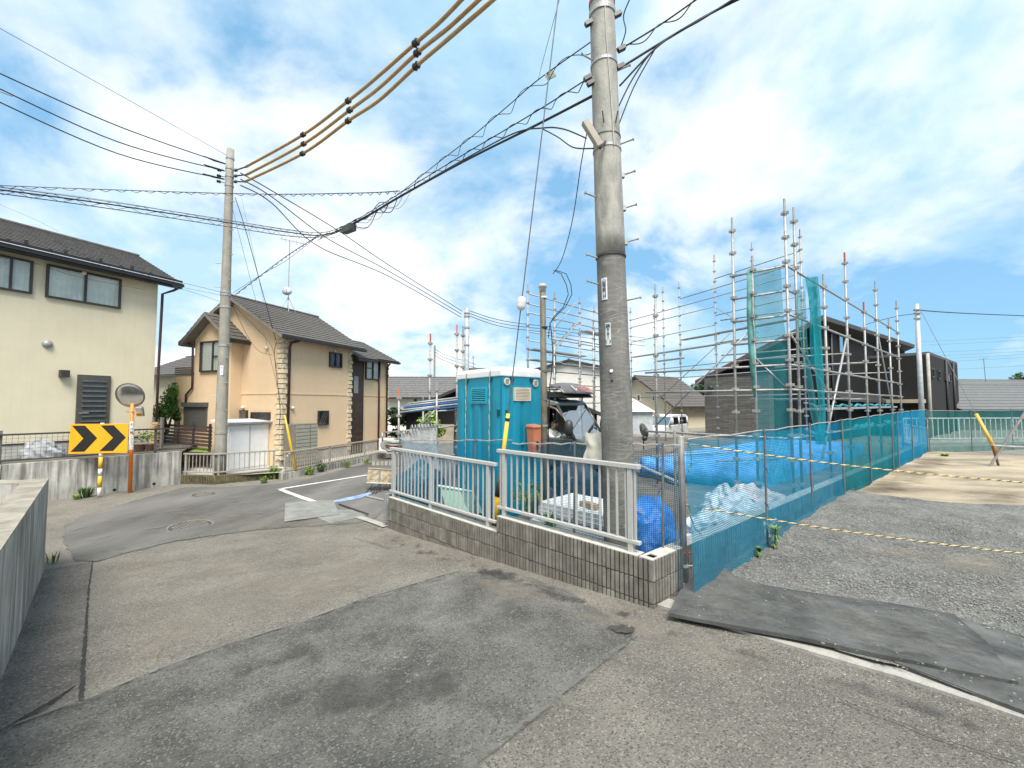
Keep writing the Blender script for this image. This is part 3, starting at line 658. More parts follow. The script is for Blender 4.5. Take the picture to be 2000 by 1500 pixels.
A2 = V((P.x + .02, P.y - .03, zat(985, P.y)))
rope(droop(A2, at(2060, 1087, 4.25), s=.04), .0075, 'lower yellow and black rope stretched from the corner post across the lot')
rope([A2 + V((.03, 0, -.01)), A2 + V((.05, 0, -.14)), A2 + V((.09, 0, -.24)), A2 + V((.15, 0, -.29))], .008, 'loose end of striped rope hanging from the lower knot')
rope([A + V((.04, 0, -.01)), A + V((.06, 0, -.12)), A + V((.06, 0, -.2)), A + V((.03, 0, -.29))], .008, 'short loop of striped rope hanging under the upper knot')
# ================================================================== thick utility pole
m_pole = mat('pole_concrete', (.125, .122, .108), .85, var=.3, scale=3.2, bump=.006, bscale=18, streak=.25, dirt=(.24, .235, .215), crack=((.34, .335, .31), 3.6, .55, 6.0))
m_pole2 = mat('pole_sleeve', (.29, .28, .245), .7, var=.25, scale=2.5, bump=.018, bscale=2.2, streak=.35, dirt=(.24, .23, .2), stretch=(3, 3, 1.2), crack=((.24, .22, .18), 3.0, .35, .7))
m_pole3 = mat('left_pole_concrete', (.30, .28, .235), .88, var=.14, scale=4, bump=.003, streak=.45, dirt=(.2, .18, .14))
BPX, BPY = 1.19, 4.55
def bp(z): return V((BPX - .0235 * z, BPY, z))
def br(z): return .181 - .0072 * z
zs = zat(503, BPY)
t = thing('utility_pole', (BPX, BPY, 0), 'thick concrete utility pole with light upper sleeve behind the corner of the wall', 'utility pole', 'utility poles')
obj('shaft', MB().tube([bp(z * .5 - .2) for z in range(0, 22)], [br(z * .5 - .2) for z in range(0, 22)], 32), m_pole, t, smooth=True)
sl = obj('sleeve', MB().tube([bp(zs + (10.3 - zs) * i / 24) for i in range(25)], [br(zs + (10.3 - zs) * i / 24) + .005 for i in range(25)], 32), m_pole2, t, smooth=True)
def band(z, w_, m_, nm='band', e=.008):
    return obj(nm, MB().lathe(bp(z), [(br(z) + .002, -w_ / 2), (br(z) + e, -w_ / 2), (br(z) + e, w_ / 2), (br(z) + .002, w_ / 2)], 32), m_, t)
band(zs, .02, m_dark, e=.012); band(zat(130, BPY), .035, m_galv, e=.013); band(zat(30, BPY), .06, m_galv, e=.016); band(zat(272, BPY), .012, m_wire, e=.012); band(zat(296, BPY), .03, m_galv, e=.012)
rb_ = band(zat(8, BPY), .04, mat('red_plate', (.5, .06, .07), .6), 'red_tape', .014)
for px, py, sd_ in ((1240, 340, 1), (1244, 404, 1), (1247, 470, 1), (1232, 279, 1), (1244, 582, 1), (1142, 382, -1), (1147, 500, -1), (1155, 551, -1), (1140, 116, -1), (1222, 137, 1)):
    z = zat(py + 6, BPY); c = bp(z); a = c + V((sd_ * br(z) * .95, -.03, 0)); e = a + V((sd_ * .135, -.06, .02))
    b = obj('step_bolt', MB().cyl(a, e, .010, 8), m_galv, t); obj('bolt_head', MB().cyl(e - (e - a) * .03, e + (e - a) * .06, .018, 8), m_galv, b)
    if 320 < py < 480 and sd_ == 1: obj('socket', MB().box(a + V((sd_ * .012, 0, 0)), .05, .05, .05), m_galv, b)
for px, py, sd_ in ((1148, 152, -1), (1212, 130, 1), (1214, 95, 1), (1206, 28, 1), (1150, 45, -1), (1154, 162, -1)):
    c = at(px, py, BPY - .05); k_ = obj('cable_clamp', MB().box(c, .09, .05, .045, Matrix.Rotation(-.5, 3, 'Y')), m_dark, t); obj('pin', MB().cyl(bp(c.z) + V((sd_ * br(c.z) * .9, -.05, 0)), c, .012, 6), m_galv, k_)
# slanting box with its cable clamp
za = zat(238, BPY); c = bp(zat(262, BPY)); d = (at(1140, 236, BPY - .25) - at(1172, 288, BPY - .25)).normalized()
q = d.to_track_quat('Z', 'Y').to_matrix()
bx = obj('junction_box', MB().box(at(1157, 262, BPY - .25), .075, .075, .33, q), mat('beige_box', (.34, .30, .235), .55, var=.12), t); bx.modifiers.new('bevel', 'BEVEL').width = .008
obj('bracket', MB().cyl(at(1172, 290, BPY - .25), bp(zat(292, BPY)) + V((-.05, -br(za), 0)), .012, 6), m_dark, bx)
for dx in (-.03, .035): obj('cable_tie', MB().tube([bp(za) + V((dx * 2, -br(za) - .012, -.12)), bp(za) + V((dx * 2.6, -br(za) - .03, .0))], .007, 5), m_black, bx)
def text(name, s, size, mtl, parent, origin, right, up, ext=.001, align='CENTER', sy=1.0):
    cu = bpy.data.curves.new(name, 'FONT'); cu.body = s; cu.size = size; cu.align_x = align; cu.align_y = 'CENTER'; cu.extrude = ext
    tmp = bpy.data.objects.new(name, cu); COL.objects.link(tmp); dg = bpy.context.evaluated_depsgraph_get(); dg.update()
    me = bpy.data.meshes.new_from_object(tmp.evaluated_get(dg)); bpy.data.objects.remove(tmp); bpy.data.curves.remove(cu)
    me.name = name; me.materials.clear(); me.materials.append(mtl)
    r, u = V(right).normalized(), V(up).normalized(); nn = r.cross(u)
    m = Matrix(((r.x, u.x * sy, nn.x, origin[0]), (r.y, u.y * sy, nn.y, origin[1]), (r.z, u.z * sy, nn.z, origin[2]), (0, 0, 0, 1)))
    return inst(name, me, parent, m)
m_plate = mat('enamel_plate', (.72, .74, .76), .4, var=.06, scale=12)
m_ink = mat('black_ink', (.02, .02, .022), .5)
def plate(py0, py1, ang, w_, chars, mtl):
    z0, z1 = zat(py1, BPY - .15), zat(py0, BPY - .15); n = 9
    def fn(u, v):
        z = z0 + (z1 - z0) * v; a = ang + (u - .5) * w_ / br(z); return bp(z) + V((math.sin(a), -math.cos(a), 0)) * (br(z) + .007)
    pl = obj('number_plate', MB().grid(fn, 6, 2), mtl, t); pl.modifiers.new('solid', 'SOLIDIFY').thickness = .002
    k = len(chars)
    for i, ch in enumerate(chars):
        z = z1 - (z1 - z0) * (i + .9) / (k + .8); o = bp(z) + V((math.sin(ang), -math.cos(ang), 0)) * (br(z) + .010)
        text('letters', ch, .05, m_ink, pl, o, (math.cos(ang), math.sin(ang), 0), (0, 0, 1))
plate(541, 584, -.75, .066, ['小', '組', '木', '幹', '12', '分'], m_plate)
plate(630, 674, -.58, .058, ['錦', '9', '8', '1', 'ﾐ 3'], mat('alu_plate', (.52, .56, .56), .45, var=.1))
z = zat(724, BPY - .17); a = -.45
obj('stud', MB().cyl(bp(z) + V((math.sin(a), -math.cos(a), 0)) * (br(z)), bp(z) + V((math.sin(a), -math.cos(a), 0)) * (br(z) + .012), .018, 12), m_plate, t)
for py in (743, 640):
    z = zat(py, BPY - .17); obj('hole_plug', MB().cyl(bp(z) + V((math.sin(a), -math.cos(a), 0)) * (br(z) - .002), bp(z) + V((math.sin(a), -math.cos(a), 0)) * (br(z) + .004), .015, 10), m_black, t)
z0, z1 = zat(300, BPY), 9.5; obj('earth_wire', MB().tube([bp(z1) + V((-.02, -br(z1) - .01, 0)), bp(6) + V((0, -br(6) - .012, 0)), bp(5.2) + V((.03, -br(5.2) - .012, 0)), bp(z0) + V((.04, -br(z0) - .012, 0))], .006, 5), mat('grey_cable', (.42, .42, .38), .6), t)
# ------------------------------------------------------------------ guy wire with yellow guard
g0 = V((-.25, 5.78, .12)); g1 = bp(9.2) + V((-.12, 0, 0))
gw = thing('guy_wire', g0, 'steel guy wire with a yellow guard tube rising from behind the wall step', 'guy wire', 'guy wires')
d = (g1 - g0)
def gq(py):
    lo, hi = 0.0, 1.0
    for _ in range(50):
        m_ = (lo + hi) / 2; p = g0 + d * m_; y = HOR - (p.z - EYE) / p.y * F
        if y > py: lo = m_
        else: hi = m_
    return g0 + d * lo
obj('strand', MB().cyl(g0, g1, .0075, 6), mat('steel_strand', (.14, .14, .14), .5, .5), gw)
my = mat('yellow_guard', (.78, .47, .03), .45, var=.08, scale=8)
obj('guard_tube', MB().tube([gq(1025), gq(985), gq(960)], .045, 14), my, gw, smooth=True)
obj('guard_tube', MB().tube([gq(945), gq(808)], .030, 14, True, .026), my, gw, smooth=True)
obj('joint', MB().tube([gq(966), gq(955), gq(940)], [.050, .048, .036], 14), m_black, gw, smooth=True)
obj('clip', MB().cyl(gq(822), gq(816), .030, 12), m_black, gw)
c = gq(591); obj('insulator', MB().lathe(c - d.normalized() * .09, [(.02, 0), (.05, .02), (.062, .06), (.055, .1), (.062, .13), (.045, .165), (.02, .18)], 16, d), mat('porcelain', (.72, .72, .70), .25, var=.05), gw, smooth=True)
# ------------------------------------------------------------------ service pole
sp = V((.52, 6.45, 0)); zt = zat(556, sp.y)
t = thing('service_pole', sp, 'slim brown temporary service pole with metal cap beside the portable toilet', 'pole')
m_sp = mat('service_pole_paint', (.17, .145, .10), .6, var=.22, scale=5, streak=.5, dirt=(.08, .06, .04))
obj('shaft', MB().tube([sp, sp + V((-.02, 0, zt * .5)), sp + V((-.035, 0, zt - .1))], [.056, .052, .046], 14), m_sp, t, smooth=True)
tp = sp + V((-.035, 0, zt - .12)); obj('cap', MB().lathe(tp, [(.05, 0), (.052, .07), (.066, .075), (.066, .10), (.05, .13), (.001, .135)], 16), mat('cap_beige', (.45, .42, .36), .5), t, smooth=True)
for py, m_ in ((581, m_plate), (640, m_black), (831, m_galv), (725, m_wire), (780, m_wire), (855, m_wire)):
    z = zat(py, sp.y); obj('strap', MB().lathe((sp.x - .02 * z / zt, sp.y, z), [(.05, -.014), (.058, -.014), (.058, .014), (.05, .014)], 14), m_, t)
for k, off in enumerate((0, .03)):
    obj('cable', MB().tube([at(x, y, sp.y - .05) for x, y in ((1081 + 5 * k, 528), (1096 + 10 * k, 535), (1106 + 9 * k, 556), (1110 + 7 * k, 575), (1100 + 4 * k, 600), (1083 + 3 * k, 617), (1074, 632), (1071, 660))], .007, 5), m_black, t, smooth=True)
obj('cable', MB().tube([at(x, y, sp.y - .05) for x, y in ((1074, 630), (1077, 650), (1080, 690), (1078, 720), (1073, 760), (1070, 900))], .009, 5), m_black, t, smooth=True)
# ================================================================== house building kit
def lerp(a, b, k): return a + (b - a) * k
def slope(mb, A, B, Cc, D, rows, st=.028):
    """stepped courses from the eave A-B up to D-C"""
    nr = (B - A).cross(D - A).normalized()
    if nr.z < 0: nr = -nr
    for i in range(rows):
        p0, p1 = lerp(A, D, i / rows), lerp(B, Cc, i / rows); p2, p3 = lerp(B, Cc, (i + 1) / rows), lerp(A, D, (i + 1) / rows)
        mb.hexa([p0, p1, p2, p3, p0 + nr * st, p1 + nr * st, p2 + nr * st * .25, p3 + nr * st * .25])
def slab(mb, A, B, Cc, D, th=.12):
    mb.hexa([A - V((0, 0, th)), B - V((0, 0, th)), Cc - V((0, 0, th)), D - V((0, 0, th)), A - V((0, 0, .004)), B - V((0, 0, .004)), Cc - V((0, 0, .004)), D - V((0, 0, .004))])
def window(par, fr, t0, t1, z0, z1, n=0, panes=2, curtain=True, fm=None, fw_=.05, mid=False, dark=False):
    if t0 > t1: t0, t1 = t1, t0
    fm = fm or m_dark; mb = MB(); d = n + .075
    mb.fb(fr, t0, t1, n - .02, d, z0, z0 + fw_); mb.fb(fr, t0, t1, n - .02, d, z1 - fw_, z1)
    mb.fb(fr, t0, t0 + fw_, n - .02, d - .001, z0 + fw_, z1 - fw_); mb.fb(fr, t1 - fw_, t1, n - .02, d - .001, z0 + fw_, z1 - fw_)
    for i in range(1, panes):
        tm = t0 + (t1 - t0) * i / panes; mb.fb(fr, tm - fw_ * .45, tm + fw_ * .45, n - .02, d - .006, z0 + fw_, z1 - fw_)
    if mid: mb.fb(fr, t0 + fw_, t0 + (t1 - t0) / panes, n - .02, d - .008, (z0 + z1) / 2 - .015, (z0 + z1) / 2 + .015)
    w_ = obj('window', mb, fm, par)
    for i in range(panes):
        a, b = t0 + (t1 - t0) * i / panes, t0 + (t1 - t0) * (i + 1) / panes
        obj('pane', MB().add([fr.p(a + .02, n + .025, z0 + .02), fr.p(b - .02, n + .025, z0 + .02), fr.p(b - .02, n + .025, z1 - .02), fr.p(a + .02, n + .025, z1 - .02)], [(0, 1, 2, 3)]), m_glass, w_)
    obj('backing', MB().add([fr.p(t0 + .01, n + .004, z0 + .01), fr.p(t1 - .01, n + .004, z0 + .01), fr.p(t1 - .01, n + .004, z1 - .01), fr.p(t0 + .01, n + .004, z1 - .01)], [(0, 1, 2, 3)]), m_room, w_)
    if curtain:
        k = int((t1 - t0) * 26) + 6
        obj('curtain', MB().grid(lambda u, v: fr.p(t0 + .03 + (t1 - t0 - .06) * u, n + .013 + .009 * math.sin(u * (t1 - t0) * 52 + .6 * math.sin(u * 9)), z0 + .03 + (z1 - z0 - .06) * v), k * 4, 1), m_curt, w_, smooth=True)
    return w_
m_room = mat('dark_room', (.03, .033, .035), .6)
def pipe(par, pts, r=.03, m_=None, name='downpipe'): return obj(name, MB().tube(pts, r, 8), m_ or mat('brown_pipe', (.045, .02, .018), .4), par, smooth=True)
def vent_hood(par, fr, t, n, z, s=.13):
    o = obj('vent_hood', MB().lathe(fr.p(t, n - .02, z), [(s * .5, 0), (s * .5, .06), (s * .38, .10), (s * .1, .12)], 14, V((fr.n.x, fr.n.y, 0))), m_vent, par, smooth=True); return o
m_vent = mat('vent_white', (.62, .58, .5), .5, var=.08)
def gable_house(name, label, fr, T, Wd, zb, ze, zr, wm, rm, rows=9, over=.4, ogab=.35, t0=0.0, trim=None, group=None, gut=None):
    """fr: t along the eaves, n outwards of the near eave wall; body spans n from -Wd to 0"""
    r = thing(name, fr.p(t0 + T / 2, -Wd / 2, zb), label, 'house', group); t1 = t0 + T; nr = -Wd / 2
    mb = MB(); mb.fb(fr, t0, t1, -Wd, 0, zb, ze)
    for t in (t0, t1): pass
    mb.add([fr.p(t0, 0, ze), fr.p(t0, -Wd, ze), fr.p(t0, nr, zr), fr.p(t1, 0, ze), fr.p(t1, -Wd, ze), fr.p(t1, nr, zr)], [(0, 1, 2), (3, 5, 4), (0, 2, 5, 3), (1, 4, 5, 2)])
    obj('wall', mb, wm, r)
    k = (zr - ze) / (Wd / 2); ex = ze - k * over; up = .06
    a0, a1 = t0 - ogab, t1 + ogab; P_ = lambda t, n, z: fr.p(t, n, z + up)
    mb = MB(); dk = MB()
    for nn in (over, -Wd - over):
        A, B, Cc, D = P_(a0, nn, ex), P_(a1, nn, ex), P_(a1, nr, zr), P_(a0, nr, zr)
        slope(mb, A, B, Cc, D, rows); slab(dk, A, B, Cc, D)
    rf = obj('roof', dk, trim or m_dark, r); tag(obj('roof_courses', mb, rm, rf), kind='stuff')
    obj('ridge', MB().tube([fr.p(a0, nr, zr + up + .02), fr.p(a1, nr, zr + up + .02)], .06, 8), rm, rf)
    for nn in (over + .03,):
        mb = MB().fb(fr, a0, a1, nn - .03, nn + .07, ex - .06, ex + .03); obj('gutter', mb, gut or m_dark, rf)
    return r
def PXW(fr, n, px0, px1, py0, py1):
    """wall rectangle from image columns and rows"""
    t0, t1 = tfx(px0, fr, n), tfx(px1, fr, n); Y = (fr.p(t0, n, 0).y + fr.p(t1, n, 0).y) / 2
    z0, z1 = zat(max(py0, py1), Y), zat(min(py0, py1), Y)
    return min(t0, t1), max(t0, t1), z0, z1
# ================================================================== near wall at the left edge
A = gp(86, 1114); zt = zat(933, A.y); dw = -DR
fn_ = Fr(A.xy, dw, 1)
if fn_.n.dot(V((1, 1))) < 0: fn_.n = -fn_.n
nw = thing('concrete_wall', (*A.xy, A.z), 'streaky concrete parapet wall at the left edge in the foreground', 'wall')
TH = .22
mb = MB(); mb.fb(fn_, 0, 6.5, -TH, 0, -.8, zt - .012)
obj('near_leg', mb, m_conc, nw)
fl_ = Fr(A.xy, (-1, .02), 1)
if fl_.n.y > 0: fl_.n = -fl_.n
obj('far_leg', MB().hexa([fn_.p(.0, -TH, -.8), fn_.p(.32, -TH - .003, -.8), fn_.p(.32, -TH - .003, -.8) + V((-7, .1, 0)), fn_.p(0, -TH, -.8) + V((-7, .1, 0)),
    fn_.p(.0, -TH, zt - .014), fn_.p(.32, -TH - .003, zt - .014), fn_.p(.32, -TH - .003, zt - .014) + V((-7, .1, 0)), fn_.p(0, -TH, zt - .014) + V((-7, .1, 0))]), m_conc, nw)
mb = MB(); mb.fb(fn_, -.004, 6.5, -TH - .004, .004, zt - .012, zt)
p = [fn_.p(-.004, -TH - .004, zt - .014), fn_.p(.32, -TH - .004, zt - .014)]
mb.hexa([p[0], p[1], p[1] + V((-7, .1, 0)), p[0] + V((-7, .1, 0))] + [x + V((0, 0, .012)) for x in (p[0], p[1], p[1] + V((-7, .1, 0)), p[0] + V((-7, .1, 0)))])
obj('wall_cap', mb, mat('worn_cap', (.30, .27, .215), .9, var=.25, scale=5, bump=.006, bscale=40), nw)
# ================================================================== retaining wall with mesh fence
Q0, Q1 = V((-11.3, 10.08)), V((-9.72, 12.22))
fq = Fr(Q1, Q0 - Q1, 1)
if fq.n.dot(V((1, -1))) < 0: fq.n = -fq.n
LQ = tfx(-250, fq)
rw = thing('retaining_wall', fq.p(2, 0, -.5), 'long stained concrete retaining wall below the cream house', 'wall')
for k in range(3):
    a, b = LQ * k / 3, LQ * (k + 1) / 3
    obj('wall_panel', MB().fb(fq, a + .008, b - .008, -.2, 0, -.9, .47), m_conc, rw)
obj('wall_core', MB().fb(fq, 0.02, LQ, -.18, -.02, -.9, .45), m_mortar, rw)
for px, py in ((308, 945), (232, 957)):
    tt = tfx(px, fq); obj('weep_hole', MB().cyl(fq.p(tt, -.01, zat(py, fq.p(tt, 0, 0).y)), fq.p(tt, .004, zat(py, fq.p(tt, 0, 0).y)), .04, 12), m_black, rw)
yard = MB().add([fq.p(0, -.1, .43), fq.p(LQ, -.1, .43), fq.p(LQ, -14, .43), fq.p(-4, -9, .43), V((-10.6, 13.6, .43))], [(0, 1, 2, 3, 4)])
tag(obj('yard_ground', yard, m_soil), kind='structure')
mf = thing('mesh_fence', fq.p(2, -.1, .47), 'dark wire mesh fence standing on the stained retaining wall', 'fence')
m_fd = mat('fence_brown', (.05, .045, .04), .5)
obj('top_rail', MB().fb(fq, -.4, LQ, -.13, -.09, 1.13, 1.17), m_fd, mf); obj('bottom_rail', MB().fb(fq, -.4, LQ, -.12, -.095, .53, .56), m_fd, mf)
mb = MB(); k = 0
while k * .09 < LQ + .4: mb.fb(fq, -.4 + k * .09, -.395 + k * .09, -.112, -.107, .56, 1.13); k += 1
for z in range(1, 7): mb.fb(fq, -.4, LQ, -.115, -.11, .56 + z * .082, .565 + z * .082)
tag(obj('wire_mesh', mb, m_fd, mf), kind='stuff')
for px in (6, 308):
    tt = tfx(px, fq, -.14); obj('post', MB().fb(fq, tt - .03, tt + .03, -.19, -.14, .44, 1.25), mat('fence_post_grey', (.16, .15, .13), .7), mf)
# silver sheet over something in the yard
cc_ = at(78, 893, 11.1); mb = MB()
def blob(u, v):
    a = u * 2 * math.pi; r = (1 - v ** 2.2) * .42 + .08 * noise.noise(V((math.cos(a) * 2, math.sin(a) * 2, v * 3))); r = max(.002, r)
    z = .50 * v ** .8 + .05 * noise.noise(V((math.cos(a) * 1.5, math.sin(a) * 1.5, v * 2 + 5)))
    r += .05 * math.sin(a * 7 + v * 6) * (1 - v)
    return V((cc_.x + r * math.cos(a) * 1.25, cc_.y + r * math.sin(a) * .7, .44 + max(0, z)))
tag(obj('covered_bicycle', MB().grid(blob, 48, 14), mat('silver_sheet', (.30, .31, .32), .5, .0, var=.35, scale=7, bump=.03, bscale=9), smooth=True), 'crumpled silver sheet covering something low behind the mesh fence', 'sheet')
# ------------------------------------------------------------------ cream house
m_cream = mat('cream_render', (.69, .62, .45), .9, var=.045, scale=.9, bump=.006, bscale=70, streak=.10, dirt=(.5, .45, .33))
fC = Fr((-11.74, 13.5), (-.42, -.91), 1)
if fC.n.dot(V((1, -.5))) < 0: fC.n = -fC.n
ze, zr = 6.06, 7.25
ch = gable_house('cream_house', 'cream rendered two storey house with dark eaves behind the chevron sign', fC, 11, 5.0, .44, ze, zr, m_cream, m_roofd, 16, .42, .5, gut=m_black)
obj('eave_board', MB().fb(fC, -.48, 11.4, .30, .46, ze - .32, ze - .05), mat('soffit_black', (.012, .012, .012), .5), ch)
mb = MB().fb(fC, -.5, 11.5, .53, .545, ze - .16, ze - .145); obj('gutter_edge', mb, m_plate, ch)
for i in range(12):
    for j in (0, 1):
        t_ = .3 + i * .75 + .37 * j; nn = .30 - .28 * j; z = ze + .06 - (nn) * (zr - ze) / 2.5 + .06
        obj('snow_guard', MB().fb(fC, t_, t_ + .07, nn - .03, nn + .03, z - .03, z + .05), m_dark, ch)
window(ch, fC, *PXW(fC, 0, -40, 50, 500, 573)[:2], *PXW(fC, 0, 0, 50, 506, 571)[2:], panes=2)
a = PXW(fC, 0, 77, 226, 528, 594); window(ch, fC, a[0], a[1], a[2] + .02, a[3] - .06, panes=2)
a = PXW(fC, 0, 149, 214, 733, 838); dr_ = obj('back_door', MB().fb(fC, a[0], a[1], -.02, .05, .55, a[3]), mat('door_bronze', (.075, .07, .06), .45, var=.1), ch)
mid = MB().fb(fC, a[0] + .13, a[1] - .13, .05, .058, .7, a[3] - .14); obj('door_glass', mid, mat('louvre_glass', (.05, .065, .075), .2, var=.1), dr_)
for i in range(13):
    z = .75 + (a[3] - .95) * i / 12; obj('slat', MB().fb(fC, a[0] + .10, a[1] - .10, .058, .085, z, z + .045), mat('louvre_bronze', (.12, .115, .105), .4), dr_)
obj('handle', MB().cyl(fC.p(a[1] - .05, .09, zat(806, 12.5)), fC.p(a[1] - .25, .09, zat(806, 12.5)), .014, 6), m_galv, dr_)
for px, py, w_, m_ in ((87, 672, .22, m_galv), (151, 533, .16, m_vent)):
    tt = tfx(px, fC); obj('vent_cap', MB().lathe(fC.p(tt, -.01, zat(py, fC.p(tt, 0, 0).y)), [(w_ / 2, 0), (w_ / 2, .03), (w_ * .35, .08), (.01, .1)], 16, V((fC.n.x, fC.n.y, 0))), m_, ch, smooth=True)
tt = tfx(121, fC); z = zat(730, fC.p(tt, 0, 0).y); obj('outside_light', MB().fb(fC, tt - .09, tt + .09, 0, .16, z - .1, z + .1), m_dark, ch)
pipe(ch, [fC.p(-.5, .5, ze - .2), fC.p(-.3, .3, ze - .4), fC.p(-.08, .12, ze - .55), fC.p(-.06, .1, 3), fC.p(-.06, .1, .45)], .04)
obj('belt_line', MB().fb(fC, 0, 11, 0, .012, 5.36, 5.375), m_cream, ch)
obj('foundation', MB().fb(fC, -.004, 11, -.1, .015, .44, .80), m_concL, ch)
obj('base_flashing', MB().fb(fC, -.003, 11, 0, .03, .80, .835), m_dark, ch)
# flower pots and a small shrub behind the fence
def leaves(mb, c, rad, n, size, rr, squash=1.0, up=.3):
    for _ in range(n):
        d = V((rr.gauss(0, 1), rr.gauss(0, 1), rr.gauss(0, 1))).normalized() * rad * (rr.random() ** .4); d.z *= squash
        p = V(c) + d; a = V((rr.gauss(0, 1), rr.gauss(0, 1), rr.gauss(0, .6) + up)).normalized(); b = a.cross(V((rr.gauss(0, 1), rr.gauss(0, 1), rr.gauss(0, 1)))).normalized()
        s = size * rr.uniform(.6, 1.3); mb.add([p - a * s, p + b * s * .45, p + a * s, p - b * s * .45], [(0, 1, 2, 3)])
m_leaf = mat('leaf_green', (.09, .19, .04), .6, var=.45, scale=1.6, spec=.3)
m_leafd = mat('leaf_dark', (.045, .10, .03), .6, var=.45, scale=1.8, spec=.3)
m_leafy = mat('leaf_yellowgreen', (.20, .29, .055), .6, var=.4, scale=2, spec=.3)
m_bark = mat('bark', (.11, .085, .06), .9, var=.3, scale=8)
def shrub(name, base, hgt, rad, n, size, m_, label, cat, seed, group=None, clumps=9, trunk=True, squash=.9):
    rr = random.Random(seed); base = V(base); t = thing(name, base, label, cat, group)
    if trunk:
        mb = MB()
        for k in range(4):
            e = base + V((rr.uniform(-.5, .5) * rad, rr.uniform(-.5, .5) * rad, hgt * rr.uniform(.5, .8))); m1 = base.lerp(e, .5) + V((rr.uniform(-.1, .1) * rad, rr.uniform(-.1, .1) * rad, 0))
            mb.tube([base - V((0, 0, .05)), m1, e], [.028 * hgt, .018 * hgt, .006 * hgt], 6)
        obj('trunk', mb, m_bark, t, smooth=True)
    mb = MB()
    for k in range(clumps):
        c = base + V((rr.uniform(-1, 1) * rad * .65, rr.uniform(-1, 1) * rad * .65, hgt * rr.uniform(.35, .92))); leaves(mb, c, rad * rr.uniform(.32, .55), n // clumps, size, rr, squash)
    obj('crown', mb, m_, t, fix=False); return t
def tuft(px, py, hgt, n, label, seed, m_=None, wd=.012, spread=.5, leafy=0, z=None, Y=None, group='weeds along the walls'):
    rr = random.Random(seed); c = gp(px, py) if Y is None else at(px, py, Y); t = thing('weed_clump', c, label, 'weeds', group); mb = MB()
    for _ in range(n):
        a = rr.uniform(0, 6.28); b = c + V((math.cos(a), math.sin(a), 0)) * rr.uniform(0, hgt * .35); l = hgt * rr.uniform(.5, 1.1); o = V((math.cos(a), math.sin(a), 0)) * l * rr.uniform(.1, spread); s = V((-math.sin(a), math.cos(a), 0)) * wd
        m1, e = b + o * .4 + V((0, 0, l * .6)), b + o + V((0, 0, l * rr.uniform(.7, 1))); mb.add([b - s * .6, b + s * .6, m1 + s, m1 - s, e], [(0, 1, 2, 3), (3, 2, 4)])
    if leafy: leaves(mb, c + V((0, 0, hgt * .5)), hgt * .5, leafy, hgt * .12, rr)
    obj('leaves', mb, m_ or m_leaf, t, fix=False); return t
# ------------------------------------------------------------------ chevron sign
Pn = gp(190, 968); Y = min(Pn.y, fq.p(tfx(190, fq), 0, 0).y - .30); Pn = at(190, 968, Y)
t = thing('chevron_sign', Pn, 'yellow board with two black chevrons pointing right on a striped post', 'road sign')
m_sy = mat('sign_yellow', (.80, .37, .012), .45, var=.05, scale=3); m_sk = mat('sign_black', (.012, .012, .013), .5)
q = [at(*p, Y) for p in ((138, 829), (250, 828.5), (247.5, 884), (134, 886))]
obj('board', MB().prism(q, (0, .03, 0)), m_sy, t)
rim = MB()
for i in range(4):
    a, b = q[i], q[(i + 1) % 4]; rim.tube([a + V((0, .01, 0)), b + V((0, .01, 0))], .012, 6)
obj('board_rim', rim, m_sy, t)
for l in (((141, 831.4), (166, 831.2), (190, 855.6), (165, 882), (138, 882.4), (163, 856.4)), ((197, 831), (222, 830.4), (246, 854.4), (221, 880.6), (194.6, 881), (221, 855))):
    obj('chevron', MB().prism([at(*p, Y) - V((0, .004, 0)) for p in l], (0, .0035, 0)), m_sk, t)
m_swh = mat('post_white', (.7, .68, .62), .5); m_syel = mat('post_yellow', (.78, .44, .03), .5)
for a, b, m_ in ((826, 829, m_swh), (883, 893, m_swh), (893, 916, m_syel), (916, 930, m_swh), (930, 953, m_syel), (953, 971, m_swh)):
    obj('post_segment', MB().cyl(V((Pn.x + .0, Y + .045, zat(b, Y))), V((Pn.x + .0, Y + .045, zat(a, Y))), .040, 14), m_, t, smooth=True)
# ------------------------------------------------------------------ convex mirror
Pm = gp(254, 959); Y = min(Pm.y, fq.p(tfx(254, fq), 0, 0).y - .22); Pm = at(254, 959, Y)
t = thing('traffic_mirror', Pm, 'round convex traffic mirror on an orange post with a small extra mirror', 'traffic mirror')
m_or = mat('mirror_post_orange', (.72, .21, .03), .45, var=.08); m_mir = mat('mirror_face', (.82, .84, .85), .10, 1.0, var=.01, scale=1)
zt = zat(792, Y); tx = Pm.x + (at(258, 800, Y).x - Pm.x)
obj('post', MB().cyl((Pm.x, Y, Pm.z - .1), (tx, Y, zt + .25), .046, 16), m_or, t, smooth=True)
nrm = V((.20, -.97, -.30)).normalized(); c = at(254, 772, Y - .09)
mb = MB(); Rm = .315
obj('mirror_back', MB().lathe(c - nrm * .05, [(.06, -.05), (.22, -.03), (Rm + .012, .02), (Rm + .016, .05), (Rm - .004, .055)], 40, nrm), m_or, t, smooth=True)
obj('mirror_face', MB().lathe(c, [(Rm - .006, -.005)] + [(Rm * math.cos(a * math.pi / 20) , .028 * math.sin(a * math.pi / 20)) for a in range(1, 10)] + [(.004, .028)], 40, nrm), m_mir, t, smooth=True)
obj('rim', MB().lathe(c, [(Rm - .012, .0), (Rm - .01, .014), (Rm + .016, .014), (Rm + .018, -.02)], 40, nrm), mat('mirror_rim', (.12, .11, .10), .4), t, smooth=True)
c2 = at(272, 804, Y - .12); mb = MB(); q = nrm.to_track_quat('Z', 'Y').to_matrix()
sm = obj('small_mirror', MB().box(c2, .16, .24, .05, q), m_mir, t); b_ = sm.modifiers.new('bevel', 'BEVEL'); b_.width = .045; b_.segments = 4
